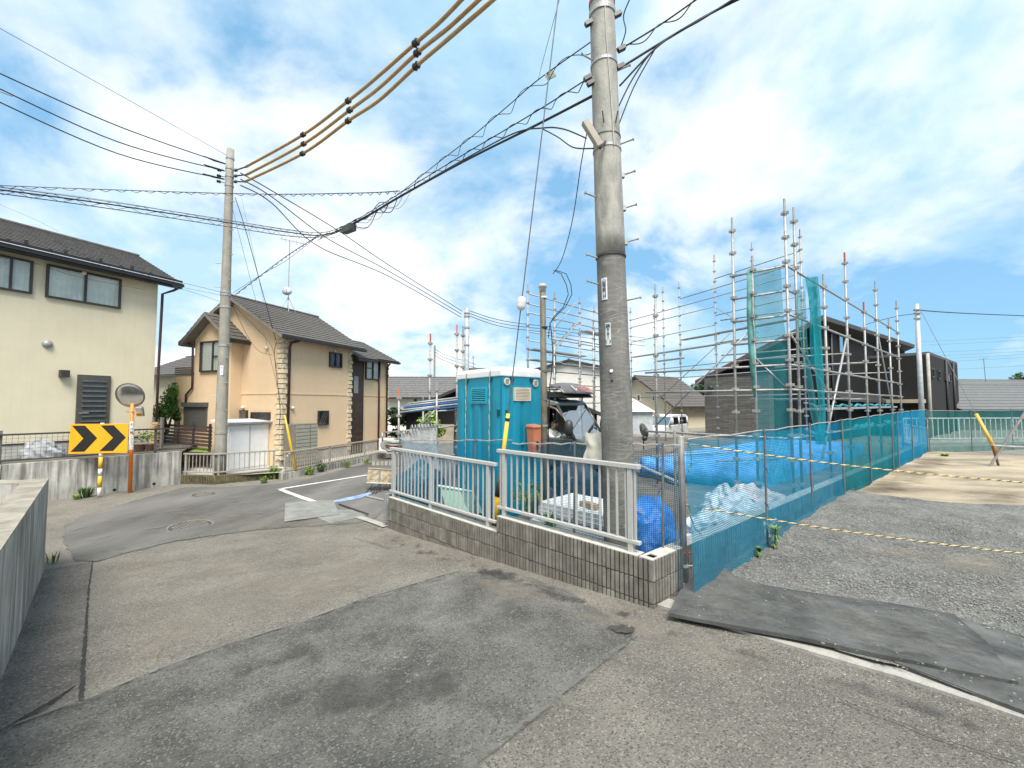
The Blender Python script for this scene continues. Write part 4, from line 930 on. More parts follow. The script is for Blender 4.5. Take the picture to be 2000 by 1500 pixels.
obj('small_rim', MB().box(c2 - nrm * .03, .19, .27, .04, q), mat('mirror_rim', (.12, .11, .1)), sm).modifiers.new('bevel', 'BEVEL').width = .04
z = zat(804, Y); obj('bracket', MB().cyl((tx - .16, Y, z), (tx + .1, Y - .05, z), .014, 6), m_galv, sm)
for a, b in ((823, 849), (850, 868), (869, 878)):
    obj('sticker', MB().lathe((Pm.x + (tx - Pm.x) * (960 - b) / 168, Y, zat(b, Y)), [(.0475, 0), (.0475, zat(a, Y) - zat(b, Y))], 16), m_plate, t)
xs_ = lambda py: Pm.x + (tx - Pm.x) * (960 - py) / 168
ra, ru = (.77, .64, 0), (0, 0, 1); off = V((.64, -.77, 0)) * .0485
z = zat(829, Y); obj('arrow', MB().prism([V((xs_(829), Y, z)) + off + V(ra) * x + V((0, 0, y)) for x, y in ((-.03, 0), (0, .05), (.03, 0), (.012, 0), (.012, -.04), (-.012, -.04), (-.012, 0))], off.normalized() * .001), mat('sticker_red', (.55, .02, .06), .5), t)
for py, ch_, sz in ((838, '注', .075), (845, '意', .075), (853, '大', .04), (857, '網', .04), (861, '白', .04), (865, '市', .04)):
    text('letters', ch_, sz, m_ink, t, V((xs_(py), Y, zat(py, Y))) + off, ra, ru)
# ================================================================== left utility pole
LP = V((-8.68, 12.35)); zl = zat(292, LP.y)
def lp(z): return V((LP.x, LP.y, z))
t = thing('utility_pole', (LP.x, LP.y, -.4), 'pale concrete utility pole at the street corner in front of the beige house', 'utility pole', 'utility poles')
obj('shaft', MB().tube([lp(-.4 + (zl + .4) * i / 10) for i in range(11)], [.165 - .065 * i / 10 for i in range(11)], 24), m_pole3, t, smooth=True)
for py in (310, 330, 345, 363, 571, 576, 600, 675, 845): 
    z = zat(py, LP.y); r_ = .165 - .065 * (z + .4) / (zl + .4); obj('band', MB().lathe(lp(z), [(r_, -.03), (r_ + .012, -.03), (r_ + .012, .03), (r_, .03)], 20), m_galv if py not in (845,) else m_pole3, t)
for py, s_ in ((397, 1), (432, -1), (452, 1), (500, 1), (516, -1), (549, 1), (562, -1), (673, 1), (699, 1), (748, 1), (774, -1), (801, 1)):
    z = zat(py, LP.y); obj('step_bolt', MB().cyl(lp(z) + V((s_ * .1, -.05, 0)), lp(z) + V((s_ * .26, -.12, 0)), .012, 6), m_galv, t)
z = zat(724, LP.y); obj('number_plate', MB().box(lp(z) + V((.06, -.14, 0)), .09, .01, .28), m_plate, t); text('letters', '下', .07, m_ink, t, lp(z) + V((.06, -.148, .06)), (1, 0, 0), (0, 0, 1)); text('letters', '12', .06, m_ink, t, lp(z) + V((.06, -.148, -.05)), (1, 0, 0), (0, 0, 1))
for k, py in enumerate((336, 347, 358)):
    z = zat(py, LP.y)
    for s_ in (-1, 1):
        c = lp(z) + V((s_ * .25, -.1, 0)); obj('insulator', MB().lathe(c, [(.03, -.05), (.05, -.02), (.03, 0), (.05, .03), (.02, .06)], 10, V((s_, -.3, .1))), m_dark, t)
        obj('bracket', MB().cyl(lp(z), c, .015, 6), m_galv, t)
# ------------------------------------------------------------------ beige house
m_beige = mat('peach_render', (.70, .515, .325), .9, var=.045, scale=.8, bump=.006, bscale=50, streak=.08, dirt=(.53, .38, .23))
m_quoin = mat('quoin_stone', (.60, .50, .34), .9, var=.2, scale=9, bump=.012, bscale=18)
K = V((-7.86, 14.07)); fR = Fr(K, (.348, .937), 1); fG = Fr(K, (-.937, .348), -1)
zb, ze, zr, Wd = -.35, zat(648, 14.07) , 5.66, 4.48
bh = gable_house('beige_house', 'peach rendered house with brown tiled gables and stone quoins behind the corner railing', fR, 3.3, Wd, zb, ze, zr, m_beige, m_tile, 14, .38, .38, trim=mat('fascia_grey', (.19, .175, .155), .6), gut=m_black)
# projecting gabled bay on the gable wall
n0, n1, tb = -3.83, -1.93, -.42; nm_ = (n0 + n1) / 2; zwe, zwr = 4.3, 5.05
mb = MB(); mb.fb(fR, tb, .0, n0, n1, zb, zwe); mb.add([fR.p(tb, n0, zwe), fR.p(tb, n1, zwe), fR.p(tb, nm_, zwr), fR.p(0, n0, zwe), fR.p(0, n1, zwe), fR.p(0, nm_, zwr)], [(0, 1, 2), (3, 5, 4), (0, 2, 5, 3), (1, 4, 5, 2)])
obj('bay_wall', mb, m_beige, bh)
mb, dk = MB(), MB(); k = (zwr - zwe) / ((n1 - n0) / 2); o_ = .33
for nn in (n0 - o_, n1 + o_):
    A_, B_, C_, D_ = fR.p(tb - .33, nn, zwe - k * o_ + .05), fR.p(.02, nn, zwe - k * o_ + .05), fR.p(.02, nm_, zwr + .05), fR.p(tb - .33, nm_, zwr + .05)
    slope(mb, A_, B_, C_, D_, 7); slab(dk, A_, B_, C_, D_, .14)
br_ = obj('bay_roof', dk, MT['fascia_grey'], bh); tag(obj('roof_courses', mb, m_tile, br_), kind='stuff')
obj('gutter', MB().fb(fR, tb - .33, .0, n1 + o_ - .02, n1 + o_ + .08, zwe - k * o_ - .05, zwe - k * o_ + .03), m_black, br_); obj('gutter', MB().fb(fR, tb - .33, .0, n0 - o_ - .08, n0 - o_ + .02, zwe - k * o_ - .05, zwe - k * o_ + .03), m_dark, br_)
# ground floor extension with slatted balcony
obj('extension_wall', MB().fb(fR, tb, 2, -4.86, n0, zb, zat(735, 15.2)), m_beige, bh)
for i in range(4):
    z = zat(735, 15.2) + .06 + i * .075; obj('balcony_slat', MB().fb(fR, tb - .02, tb + .02, -4.9, n0 - .1, z, z + .05), mat('balcony_brown', (.15, .095, .07), .7), bh)
# windows, shutter, grilles on the gable side
a = PXW(fG, .42, 391, 441, 666, 726); window(bh, fG, *a, n=.42, panes=2, mid=True)
a = PXW(fG, .42, 363, 407, 786, 838); sh_ = obj('roller_shutter', MB().fb(fG, a[0], a[1], .40, .47, a[2], a[3] - .16), mat('shutter_grey', (.10, .10, .088), .5, var=.06), bh)
obj('shutter_box', MB().fb(fG, a[0] - .03, a[1] + .03, .40, .56, a[3] - .16, a[3]), mat('shutter_box', (.085, .085, .075), .5), sh_)
for i in range(9): z = a[2] + (a[3] - .2 - a[2]) * i / 9; obj('slat', MB().fb(fG, a[0] + .03, a[1] - .03, .47, .478, z, z + .055), MT['shutter_grey'], sh_)
def grille(fr, n, px0, px1, py0, py1, k=8):
    a = PXW(fr, n, px0, px1, py0, py1); w_ = window(bh, fr, *a, n=n, panes=1, curtain=False, fw_=.03)
    for s_ in (-1, 1):
        mb = MB(); hgt = a[3] - a[2]; wd = a[1] - a[0]
        for i in range(-k, 2 * k):
            x0 = a[0] + wd * i / k; x1 = x0 + s_ * hgt * .55
            if min(x0, x1) < a[0] or max(x0, x1) > a[1]: continue
            mb.tube([fr.p(x0, n + .07, a[2]), fr.p(x1, n + .07, a[3])], .008, 4)
        if mb.v: obj('grille_bars', mb, m_dark, w_)
grille(fG, 0, 466, 486, 801, 822); grille(fG, 0, 494, 530, 805, 822); grille(fR, 0, 621, 641, 802, 830, 5)
for px, py in ((520, 680), (477, 796)): 
    tt = tfx(px, fG); vent_hood(bh, fG, tt, 0, zat(py, fG.p(tt, 0, 0).y))
for px, py in ((571, 797), (651, 685)):
    tt = tfx(px, fR); vent_hood(bh, fR, tt, 0, zat(py, fR.p(tt, 0, 0).y))
a = PXW(fR, 0, 641, 665, 689, 718); window(bh, fR, *a, panes=2, curtain=False)
# recessed second block
fR2 = Fr(fR.p(3.3, -.25, 0).xy, fR.d, 1); T2 = 2.75; Wd2 = 3.8; ze2, zr2 = 4.02, 4.95
mb = MB(); mb.fb(fR2, 0, T2, -Wd2, 0, zb, ze2); mb.add([fR2.p(0, 0, ze2), fR2.p(0, -Wd2, ze2), fR2.p(0, -Wd2 / 2, zr2), fR2.p(T2, 0, ze2), fR2.p(T2, -Wd2, ze2), fR2.p(T2, -Wd2 / 2, zr2)], [(0, 1, 2), (3, 5, 4), (0, 2, 5, 3), (1, 4, 5, 2)])
obj('rear_wall', mb, m_beige, bh); mb, dk = MB(), MB(); k = (zr2 - ze2) / (Wd2 / 2)
for nn in (.38, -Wd2 - .38):
    A_, B_, C_, D_ = fR2.p(-.05, nn, ze2 - k * .38 + .05), fR2.p(T2 + .38, nn, ze2 - k * .38 + .05), fR2.p(T2 + .38, -Wd2 / 2, zr2 + .05), fR2.p(-.05, -Wd2 / 2, zr2 + .05); slope(mb, A_, B_, C_, D_, 11); slab(dk, A_, B_, C_, D_)
rf2 = obj('rear_roof', dk, m_dark, bh); tag(obj('roof_courses', mb, m_tile, rf2), kind='stuff'); obj('gutter', MB().fb(fR2, .5, T2 + .38, .36, .46, ze2 - k * .38 - .05, ze2 - k * .38 + .03), m_black, rf2)
obj('wood_panel', MB().fb(fR2, -.02, .80, -.05, .18, zb + .2, ze2 - .12), m_brown, bh)
for i in range(18): z = zb + .25 + i * .225; obj('plank', MB().fb(fR2, .0, .78, .18, .193, z, z + .215), m_brown, bh)
tt = PXW(fR2, .19, 691, 699, 735, 768); obj('slit_window', MB().fb(fR2, tt[0], tt[1], .19, .205, tt[2], tt[3]), mat('slit_glass', (.22, .25, .24), .15), bh)
mb, dk = MB(), MB(); A_, B_, C_, D_ = fR2.p(-.0, .62, ze2 - .22), fR2.p(1.25, .62, ze2 - .22), fR2.p(1.25, -.4, ze2 + .22), fR2.p(-.0, -.4, ze2 + .22); slope(mb, A_, B_, C_, D_, 5); slab(dk, A_, B_, C_, D_, .14)
pr = obj('porch_roof', dk, m_black, bh); tag(obj('roof_courses', mb, m_tile, pr), kind='stuff')
a = PXW(fR2, 0, 712, 740, 698, 742); window(bh, fR2, *a, panes=2, mid=True)
pipe(bh, [fR2.p(2.05, .06, 3.9), fR2.p(2.05, .06, zb)], .045); pipe(bh, [fR2.p(T2 - .25, .3, 3.75), fR2.p(T2 - .15, .08, 3.6), fR2.p(T2 - .15, .08, zb)], .04); pipe(bh, [fR2.p(.86, .12, 3.8), fR2.p(.86, .12, zb)], .05, m_black)
pipe(bh, [fR.p(.55, .36, ze - .2), fR.p(.25, .1, ze - .35), fR.p(.22, .07, ze - .5), fR.p(.22, .07, zb)], .042)
p0 = fG.p(4.0, .5, zwe - .35); pipe(bh, [fG.p(4.1, .6, zwe - .15), fG.p(3.83, .5, zwe - .35), fG.p(3.83, .48, 2.7), fG.p(3.83, .48, 2.45), fG.p(4.15, .48, 2.2), fG.p(4.15, .48, 1.9)], .035)
for f_, n_, a_, b_ in ((fR, 0, .0, 3.3), (fG, 0, .0, 1.93), (fR2, 0, .82, T2)): obj('belt_line', MB().fb(f_, a_, b_, n_ - .01, n_ + .018, 2.20, 2.25), m_beige, bh)
for f_, a_, b_ in ((fR, 0, 3.3), (fR2, .85, T2)):
    obj('foundation', MB().fb(f_, a_ - .002, b_, -.05, .012, zb, .12), m_concL, bh); obj('base_flashing', MB().fb(f_, a_, b_, 0, .02, .12, .15), m_dark, bh)
def quoins(fr, t0, t1, nn, z0, z1, cnt):
    hh = (z1 - z0) / cnt
    for i in range(cnt):
        e = .05 if i % 2 else 0; z = z0 + hh * i
        o = obj('quoin_stone', MB().hexa([fr.p(t0 - e * .5, nn - .02, z + .012), fr.p(t1 + e, nn - .02, z + .012), fr.p(t1 + e - .01, nn + .055 + R.uniform(-.01, .012), z + .018), fr.p(t0 - e * .5 + .01, nn + .055, z + .018),
            fr.p(t0 - e * .5, nn - .02, z + hh - .008), fr.p(t1 + e, nn - .02, z + hh - .008), fr.p(t1 + e - .015, nn + .045, z + hh - .02), fr.p(t0 - e * .5 + .01, nn + .05, z + hh - .02)]), m_quoin, bh)
quoins(fR, -.02, .13, 0.0, zb + .3, ze - .05, 25); quoins(fG, .0, .20, 0.0, zb + .3, ze - .05, 25)
quoins(fR, 3.12, 3.30, 0.0, zb + .3, ze - .15, 25); quoins(fR2, T2 - .1, T2, 0.0, zb + .3, ze2 - .05, 24)
# antenna mast and dish on the ridge
b0 = fR.p(2.1, -2.24, zr + .05); t = thing('tv_antenna', b0, 'roof antenna mast with small dish on the ridge of the peach house', 'antenna')
zt = zat(470, b0.y); obj('mast', MB().cyl(b0, (b0.x, b0.y, zt), .018, 6), m_galv, t)
for k in range(4): a = k * 1.57 + .6; obj('guy_leg', MB().cyl(b0 + V((math.cos(a) * .3, math.sin(a) * .3, -.1)), b0 + V((0, 0, .55)), .010, 5), m_galv, t)
c = b0 + V((0, -.08, .75)); obj('dish', MB().lathe(c, [(.19, .05), (.17, .03), (.1, .01), (.01, 0), (.01, -.01), (.1, .0), (.17, .02)], 20, V((.3, -1, .35))), mat('dish_grey', (.45, .47, .48), .5), t, smooth=True)
obj('feed_arm', MB().cyl(c + V((0, 0, -.1)), c + V((.1, -.3, .05)), .012, 5), m_galv, t)
mb = MB(); ct = V((b0.x, b0.y, zt)); dd = V((.85, .2, -.15)).normalized(); mb.cyl(ct - dd * .35, ct + dd * .6, .012, 5)
for i in range(7): p = ct + dd * (-.3 + i * .14); mb.cyl(p + V((0, 0, .12)), p - V((0, 0, .12)), .006, 4)
obj('yagi', mb, m_wire, t)
# yard of the beige house
tag(obj('yard_ground', MB().add([V((-9.7, 12.3, -.26)), V((-8.64, 12.25, -.26)), V((-7.1, 12.95, -.26)), V((-5.5, 18.4, -.26)), V((-3.5, 26, -.26)), V((-14, 26, -.26)), V((-14, 14, -.26))], [tuple(range(7))]), m_concL), kind='structure')
m_moss = mat('mossy_block', (.15, .125, .07), .95, var=.35, scale=6, bump=.01, bscale=30, streak=.6, dirt=(.06, .07, .025))
MB_BLOCK = block_mesh('block'); MB_BLOCK.materials[0] = m_moss
Ra, Rb, Rc_ = V((-9.72, 12.2)), V((-8.64, 12.1)), V((-7.4, 13.08))
fr1 = Fr(Ra, Rb - Ra, 1); fr2 = Fr(Rb, Rc_ - Rb, 1)
for f_ in (fr1, fr2):
    if f_.n.y > 0: f_.n = -f_.n
bw = thing('block_wall', (*Rb, -.6), 'mossy two course block wall under the corner railing across the street', 'wall')
for f_, ln in ((fr1, (Rb - Ra).length), (fr2, (Rc_ - Rb).length)):
    for row in range(3):
        k = int(ln / .4 + .99)
        for i in range(k):
            l_ = min(.4, ln - i * .4)
            if l_ > .39: inst('block', MB_BLOCK, bw, fmat(f_, i * .4, -.22 - .2 * (row + 1)))
            else:
                me = block_mesh('block', l_, max(1, int(l_ / .05))); me.materials[0] = m_moss; inst('block', me, bw, fmat(f_, i * .4, -.22 - .2 * (row + 1)))
    obj('wall_core', MB().fb(f_, 0, ln, -.13, -.03, -.9, -.222), m_moss, bw)
ztp = zat(886, 12.1); l1, l2 = (Rb - Ra).length, (Rc_ - Rb).length
railing(fr1, .03, l1 - .02, ztp, zat(922, 12.1), -.22, -.22, 9, [(.1, -.22), (l1 - .1, -.22)], 'short left side of the corner railing in front of the pale utility pole', 'railings of the beige house', n=-.06, mtl=mat('aged_railing', (.30, .285, .25), .5))
railing(fr2, .0, l2, ztp, zat(922, 12.1), -.22, -.22, 12, [(.08, -.22), (l2 - .08, -.22)], 'right side of the corner railing in front of the white shed', 'railings of the beige house', n=-.06, mtl=MT['aged_railing'])
Rd, Re = V((-7.02, 12.9)), V((-5.42, 18.4)); fr3 = Fr(Rd, Re - Rd, 1)
if fr3.n.x < 0: fr3.n = -fr3.n
l3 = (Re - Rd).length
tag(obj('retaining_kerb', MB().fb(fr3, -.1, l3 + 3, -.16, 0, -.9, -.27), m_conc), 'low dark concrete kerb wall under the long railing beside the street', 'wall')
railing(fr3, .0, l3 + .5, zat(882.6, 12.9), zat(919, 12.9), -.27, -.27, 62, [(.05, -.27), (2.0, -.27), (4.0, -.27), (5.7, -.27)], 'long plain railing along the street beside the peach house', 'railings of the beige house', n=-.07, mtl=mat('bronze_railing', (.36, .32, .26), .5))
# ------------------------------------------------------------------ shed, tank, pipe guard, air conditioner
S0 = V((-8.95, 13.1)); fS = Fr(S0, (.45, .89), 1); zb0, zs1 = zat(919, 13.1), zat(831, 13.1)
sh = thing('garden_shed', (*S0, zb0), 'low white metal storage shed behind the corner railing', 'shed')
m_shed = mat('shed_white', (.70, .70, .68), .45, var=.04)
obj('body', MB().fb(fS, 0, 1.28, -.75, 0, zb0 - .1, zs1), m_shed, sh)
for a_, b_ in ((.04, .62), (.66, 1.24)): obj('sliding_door', MB().fb(fS, a_, b_, 0, .018, zb0 + .03, zs1 - .05), m_shed, sh)
obj('centre_seam', MB().fb(fS, .625, .655, 0, .03, zb0 + .03, zs1 - .05), m_alu, sh)
obj('roof', MB().hexa([fS.p(-.12, -.85, zs1 + .10), fS.p(1.38, -.85, zs1 + .1), fS.p(1.38, .14, zs1 + .02), fS.p(-.12, .14, zs1 + .02), fS.p(-.12, -.85, zs1 + .17), fS.p(1.38, -.85, zs1 + .17), fS.p(1.38, .14, zs1 + .1), fS.p(-.12, .14, zs1 + .1)]), m_shed, sh)
obj('roof_trim', MB().fb(fS, -.12, 1.38, .14, .155, zs1 + .03, zs1 + .085), mat('trim_grey', (.25, .26, .27), .4), sh)
T0 = V((-7.0, 14.35)); fT = Fr(fR.p(.8, .34, 0).xy, fR.d, 1); a = PXW(fT, .35, 580, 622, 828, 898)
tk = thing('water_heater', fT.p((a[0] + a[1]) / 2, 0, -.25), 'tall grey green water heater cabinet against the peach house wall', 'water heater')
m_tk = mat('tank_grey', (.33, .315, .255), .5, var=.05); t0_, t1_ = a[0], a[1]; z1 = a[3]
obj('cabinet', MB().fb(fT, t0_, t1_, -.20, .35, -.26, z1), mat('tank_side', (.17, .155, .125), .5), tk)
for s0, s1 in ((0, .64), (.67, 1)):
    for i in range(11): z = -.2 + (z1 + .18) * i / 11; obj('panel', MB().fb(fT, lerp(t0_, t1_, s0) + .01, lerp(t0_, t1_, s1) - .01, .35, .366, z, z + (z1 + .18) / 11 - .02), m_tk, tk)
g0_ = at(577, 918, 13.3); g1_ = at(556, 800, 13.9)
t = thing('guy_wire', g0_, 'guy wire with yellow guard tube leaning against the peach house corner', 'guy wire', 'guy wires')
dv = (lp(zat(365, LP.y)) - g0_); obj('guard_tube', MB().tube([g0_, g0_.lerp(at(563, 845, 13.3), 1), at(556, 810, 13.25)], [.05, .035, .015], 10), my, t, smooth=True)
obj('strand', MB().cyl(at(556, 810, 13.25), lp(zat(380, LP.y)), .006, 5), mat('steel_strand', (.14, .14, .14)), t)
ac = V((-5.05, 17.6)); c = at(757, 868, 17.4); t = thing('air_conditioner', c - V((0, 0, .3)), 'white outdoor air conditioner unit at the far end of the long railing', 'air conditioner')
obj('case', MB().box(c, .62, .3, .52), m_shed, t); obj('fan_grille', MB().lathe(c + V((-.06, -.151, 0)), [(.2, 0), (.2, .012), (.15, .016), (.01, .016)], 20, V((0, -1, 0))), mat('grille_grey', (.3, .3, .29), .5), t); obj('base', MB().box(c - V((0, 0, .30)), .6, .3, .07), m_concL, t)
# hose bundle at the corner
mb = MB()
for k in range(3): mb.tube([at(x, y, 13.4 + k * .05) for x, y in ((538, 893), (548, 898 + k), (558, 895), (566, 884), (572, 893 + k * 4), (566, 906))], .016, 6)
tag(obj('drain_hose', mb, mat('hose_white', (.62, .6, .54), .5), smooth=True), 'pale looped drain hose at the foot of the peach house corner', 'hose')
# brown slatted garden fence, lawn, firewood and shrubs between the houses
fg = Fr(at(413, 870, 13.6).xy, at(318, 868, 15.5).xy - at(413, 870, 13.6).xy, 1); lg = (at(318, 868, 15.5).xy - at(413, 870, 13.6).xy).length
t = thing('slatted_fence', fg.p(lg / 2, 0, .3), 'dark brown horizontal slat fence between the two houses', 'fence')
z0 = zat(868, 14.5); z1 = zat(831, 14.5)
for i in range(6): z = z0 + (z1 - z0) * i / 5.6; obj('slat', MB().fb(fg, 0, lg, -.012, .012, z, z + .085), mat('fence_wood', (.085, .05, .035), .7, var=.25), t)
for k in range(4): obj('post', MB().fb(fg, lg * k / 3.2, lg * k / 3.2 + .06, -.07, -.012, z0 - .5, z1 + .1), m_dark, t)
lw = MB()
lwn = [at(322, 873, 13.9), at(415, 871, 13.3), at(405, 862, 15.2), at(318, 862, 16)]
for p in lwn: p.z = .30
tag(obj('lawn', MB().add(lwn, [(0, 1, 2, 3)]), mat('lawn_green', (.16, .24, .05), .9, var=.3, scale=8, bump=.02, bscale=60)), kind='structure')
t = thing('firewood_stack', at(306, 870, 13.0), 'narrow stack of split firewood beside the fence post at the cream house corner', 'firewood')
for i in range(9): c = at(307 + R.uniform(-2, 2), 868 - i * 5.2, 13.0); obj('log', MB().box(c, .22, .25, .07, Matrix.Rotation(R.uniform(-.2, .2), 3, 'Y')), m_timber, t)
obj('rack_post', MB().box(at(299, 845, 12.95), .05, .05, .95), mat('fence_post_grey', (.16, .15, .13)), t); obj('rack_post', MB().box(at(316, 845, 12.95), .07, .07, .95), MT['fence_post_grey'], t)
shrub('conifer_shrub', at(326, 845, 15.2), 1.75, .62, 2600, .065, m_leaf, 'bright green shrub between the cream house and the peach house', 'shrub', 21, clumps=16)
for px, s_, lb in ((273, .16, 'brown oval flower pot behind the fence near the orange post'), (293, .12, 'small round flower pot beside the cream house corner')):
    c = at(px, 876, 11.9); t = thing('flower_pot', c, lb, 'flower pot', 'flower pots'); obj('pot', MB().lathe(c, [(s_ * .7, -.06), (s_, .10), (s_ * 1.08, .12), (s_ * .9, .12)], 16), mat('terracotta_dark', (.16, .075, .05), .8), t)
    mb = MB(); leaves(mb, c + V((0, 0, .35)), .24, 90, .035, random.Random(px)); tag(obj('plant', mb, m_leafy, t, fix=False), kind='stuff')
# house behind
fh = Fr(at(382, 800, 24).xy, (-.9, .43), 1)
if fh.n.y > 0: fh.n = -fh.n
gable_house('brown_roof_house', 'low pale house with brown roof in the gap between cream and peach houses', fh, 7, 6, -.3, zat(728, 25), zat(690, 27), mat('olive_render', (.42, .38, .28), .9), m_roofd, 10, .4, .3)
# weeds
tuft(168, 972, .34, 90, 'green weeds at the foot of the retaining wall beside the striped sign post', 31, m_leaf, .010, .7)
tuft(148, 976, .16, 60, 'low weeds at the retaining wall left of the sign post', 32, m_leafy, .010, .8)
tuft(103, 1100, .22, 22, 'thin grass at the foot of the near concrete wall corner', 33, m_leafy, .006, .5)
tuft(516, 944, .22, 30, 'weeds left of the mossy wall end across the street', 34, m_leafy, .012, .6, 120)
tuft(535, 935, .42, 50, 'tall leafy weed at the right end of the mossy block wall', 35, m_leafy, .012, .5, 160)
tuft(605, 928, .30, 40, 'round leafy weed at the foot of the kerb wall by the yellow guard', 36, m_leafy, .012, .5, 200)
tuft(625, 922, .4, 40, 'weed with tall stems against the kerb wall right of the round weed', 37, m_leaf, .008, .4, 120)
tuft(678, 914, .34, 60, 'grassy weed at the kerb wall below the long railing', 38, m_leafy, .010, .6)
tuft(715, 906, .3, 40, 'farthest weed at the kerb wall near the handcart', 39, m_leafy, .010, .6)
# ================================================================== portable toilet
T_ = V((-.175, 6.7)); fa = Fr(T_, (-.616, .788), -1); fb_ = Fr(T_, (.788, .616), 1)
if fa.n.y > 0: fa.n = -fa.n
if fb_.n.y > 0: fb_.n = -fb_.n
WA, WB = 1.38, .86; zq = zat(732, 6.7)
m_teal = mat('teal_plastic', (.0, .225, .33), .45, var=.07, scale=2, bump=.002, bscale=60, streak=.12, dirt=(.02, .2, .26))
pt = thing('portable_toilet', (*T_, 0), 'teal ribbed portable toilet with white roof behind the railing', 'portable toilet')
cen = fa.p(WA / 2, -WB / 2, 0)
mb = MB().fb(fa, .01, WA - .01, -WB + .01, -.01, .0, zq - .01); obj('shell', mb, m_teal, pt)
def rib_face(fr, wd, nribs, nm):
    def fn(u, v):
        z = .06 + (zq - .08) * v; t = wd * u; e = ss(.0, .04, v) * (1 - ss(.86, .9, v)); x = (u * nribs) % 1
        edge = ss(.0, .08, u) * ss(1, .92, u)
        k = ss(.12, .24, x) * (1 - ss(.72, .84, x)); return fr.p(t, .004 + .026 * k * e * edge, z)
    return obj(nm, MB().grid(fn, nribs * 16, 26), m_teal, pt, smooth=False)
smooth_by_angle(rib_face(fa, WA, 5, 'side_panel'), 30); smooth_by_angle(rib_face(fb_, WB, 4, 'door_panel'), 30)
def louvre(fr, px0, px1, py0, py1, m_, nm, k):
    a = PXW(fr, .03, px0, px1, py0, py1); fm = MB(); w_ = .025
    fm.fb(fr, a[0], a[1], .0, .045, a[2], a[2] + w_); fm.fb(fr, a[0], a[1], .0, .045, a[3] - w_, a[3]); fm.fb(fr, a[0], a[0] + w_, .0, .044, a[2] + w_, a[3] - w_); fm.fb(fr, a[1] - w_, a[1], .0, .044, a[2] + w_, a[3] - w_)
    o = obj(nm, fm, m_, pt); obj('vent_back', MB().fb(fr, a[0] + .01, a[1] - .01, .0, .034, a[2] + .01, a[3] - .01), mat('vent_dark', (.02, .03, .035), .7) if m_ is not m_teal else mat('teal_dark', (.0, .13, .2), .6), o)
    for i in range(k):
        z = a[2] + w_ + (a[3] - a[2] - 2 * w_) * (i + .25) / k; q = MB().hexa([fr.p(a[0] + w_, .034, z), fr.p(a[1] - w_, .034, z), fr.p(a[1] - w_, .05, z - .006), fr.p(a[0] + w_, .05, z - .006), fr.p(a[0] + w_, .034, z + .014), fr.p(a[1] - w_, .034, z + .014), fr.p(a[1] - w_, .05, z + .008), fr.p(a[0] + w_, .05, z + .008)])
        obj('slat', q, m_, o)
m_ivory = mat('ivory_plastic', (.62, .54, .40), .5, var=.05)
louvre(fa, 921, 951, 757, 788, mat('teal_light', (.02, .36, .50), .4), 'side_vent', 7); louvre(fb_, 1004, 1036, 757, 783, m_ivory, 'door_vent', 7)
for px, py in ((991, 745.5), (1046.5, 749)):
    tt = tfx(px, fb_, .03); c = fb_.p(tt, .012, zat(py, fb_.p(tt, 0, 0).y)); ax = V((fb_.n.x, fb_.n.y, 0))
    o = obj('round_vent', MB().lathe(c, [(.062, 0), (.062, .018), (.050, .022), (.049, .016), (.001, .016)], 24, ax), m_ivory, pt)
    for i in range(5): obj('slot', MB().fb(fb_, tt - .03, tt + .03, -.0 + .028, .032, c.z - .034 + i * .016, c.z - .028 + i * .016), mat('slot_grey', (.16, .15, .13), .6), o)
# white roof with chamfered edge
wp = mat('roof_white', (.74, .75, .76), .4, var=.05)
def ring(ov, z): return [fa.p(-ov, ov, z), fa.p(WA + ov, ov, z), fa.p(WA + ov, -WB - ov, z), fa.p(-ov, -WB - ov, z)]
mb = MB(); R0, R1, R2, R3 = ring(.02, zq - .02), ring(.022, zq + .085), ring(-.025, zq + .135), ring(-.25, zq + .16)
mb.add(R0 + R1 + R2 + R3, [(0, 3, 2, 1), (12, 13, 14, 15)] + [(b + i, b + (i + 1) % 4, b + 4 + (i + 1) % 4, b + 4 + i) for b in (0, 4, 8) for i in range(4)])
rf_ = obj('roof', mb, wp, pt); b_ = rf_.modifiers.new('bevel', 'BEVEL'); b_.width = .015; b_.segments = 3
for px in (911, 957):
    tt = tfx(px, fa, .03); obj('clip_pocket', MB().fb(fa, tt - .035, tt + .035, .0, .036, zq - .09, zq - .03), mat('pocket_dark', (.0, .05, .075), .6), pt)
    q = [fa.p(tt, -.15, zq + .14), fa.p(tt, .0, zq + .11), fa.p(tt, .036, zq + .05), fa.p(tt, .04, zq - .08), fa.p(tt, .045, zq * .5), fa.p(tt, .05, .1)]
    n_ = 150; pth = []
    for k_ in range(n_):
        x = k_ / (n_ - 1) * (len(q) - 1); i = min(int(x), len(q) - 2); pth.append(q[i].lerp(q[i + 1], x - i))
    for j in range(2):
        obj('tie_rope', MB().tube([p + (V((fa.d.x, fa.d.y, 0)) * math.cos(i * .9 + j * 3.14) + V((fa.n.x, fa.n.y, 0)) * math.sin(i * .9 + j * 3.14)) * .005 for i, p in enumerate(pth)], .006, 4), (ry, mat('green_strand', (.12, .25, .18), .8))[j], pt)
for tt in (tfx(1001, fb_, .03), tfx(1039, fb_, .03)): obj('clip_pocket', MB().fb(fb_, tt - .03, tt + .03, .0, .036, zq - .09, zq - .035), MT['pocket_dark'], pt)
tt = .03; z = zat(806, 6.75); obj('latch', MB().fb(fa, .03, .07, .0, .04, z - .05, z + .05), MT['pocket_dark'], pt); obj('latch', MB().fb(fb_, .06, .11, .0, .04, z - .04, z + .04), MT['pocket_dark'], pt)
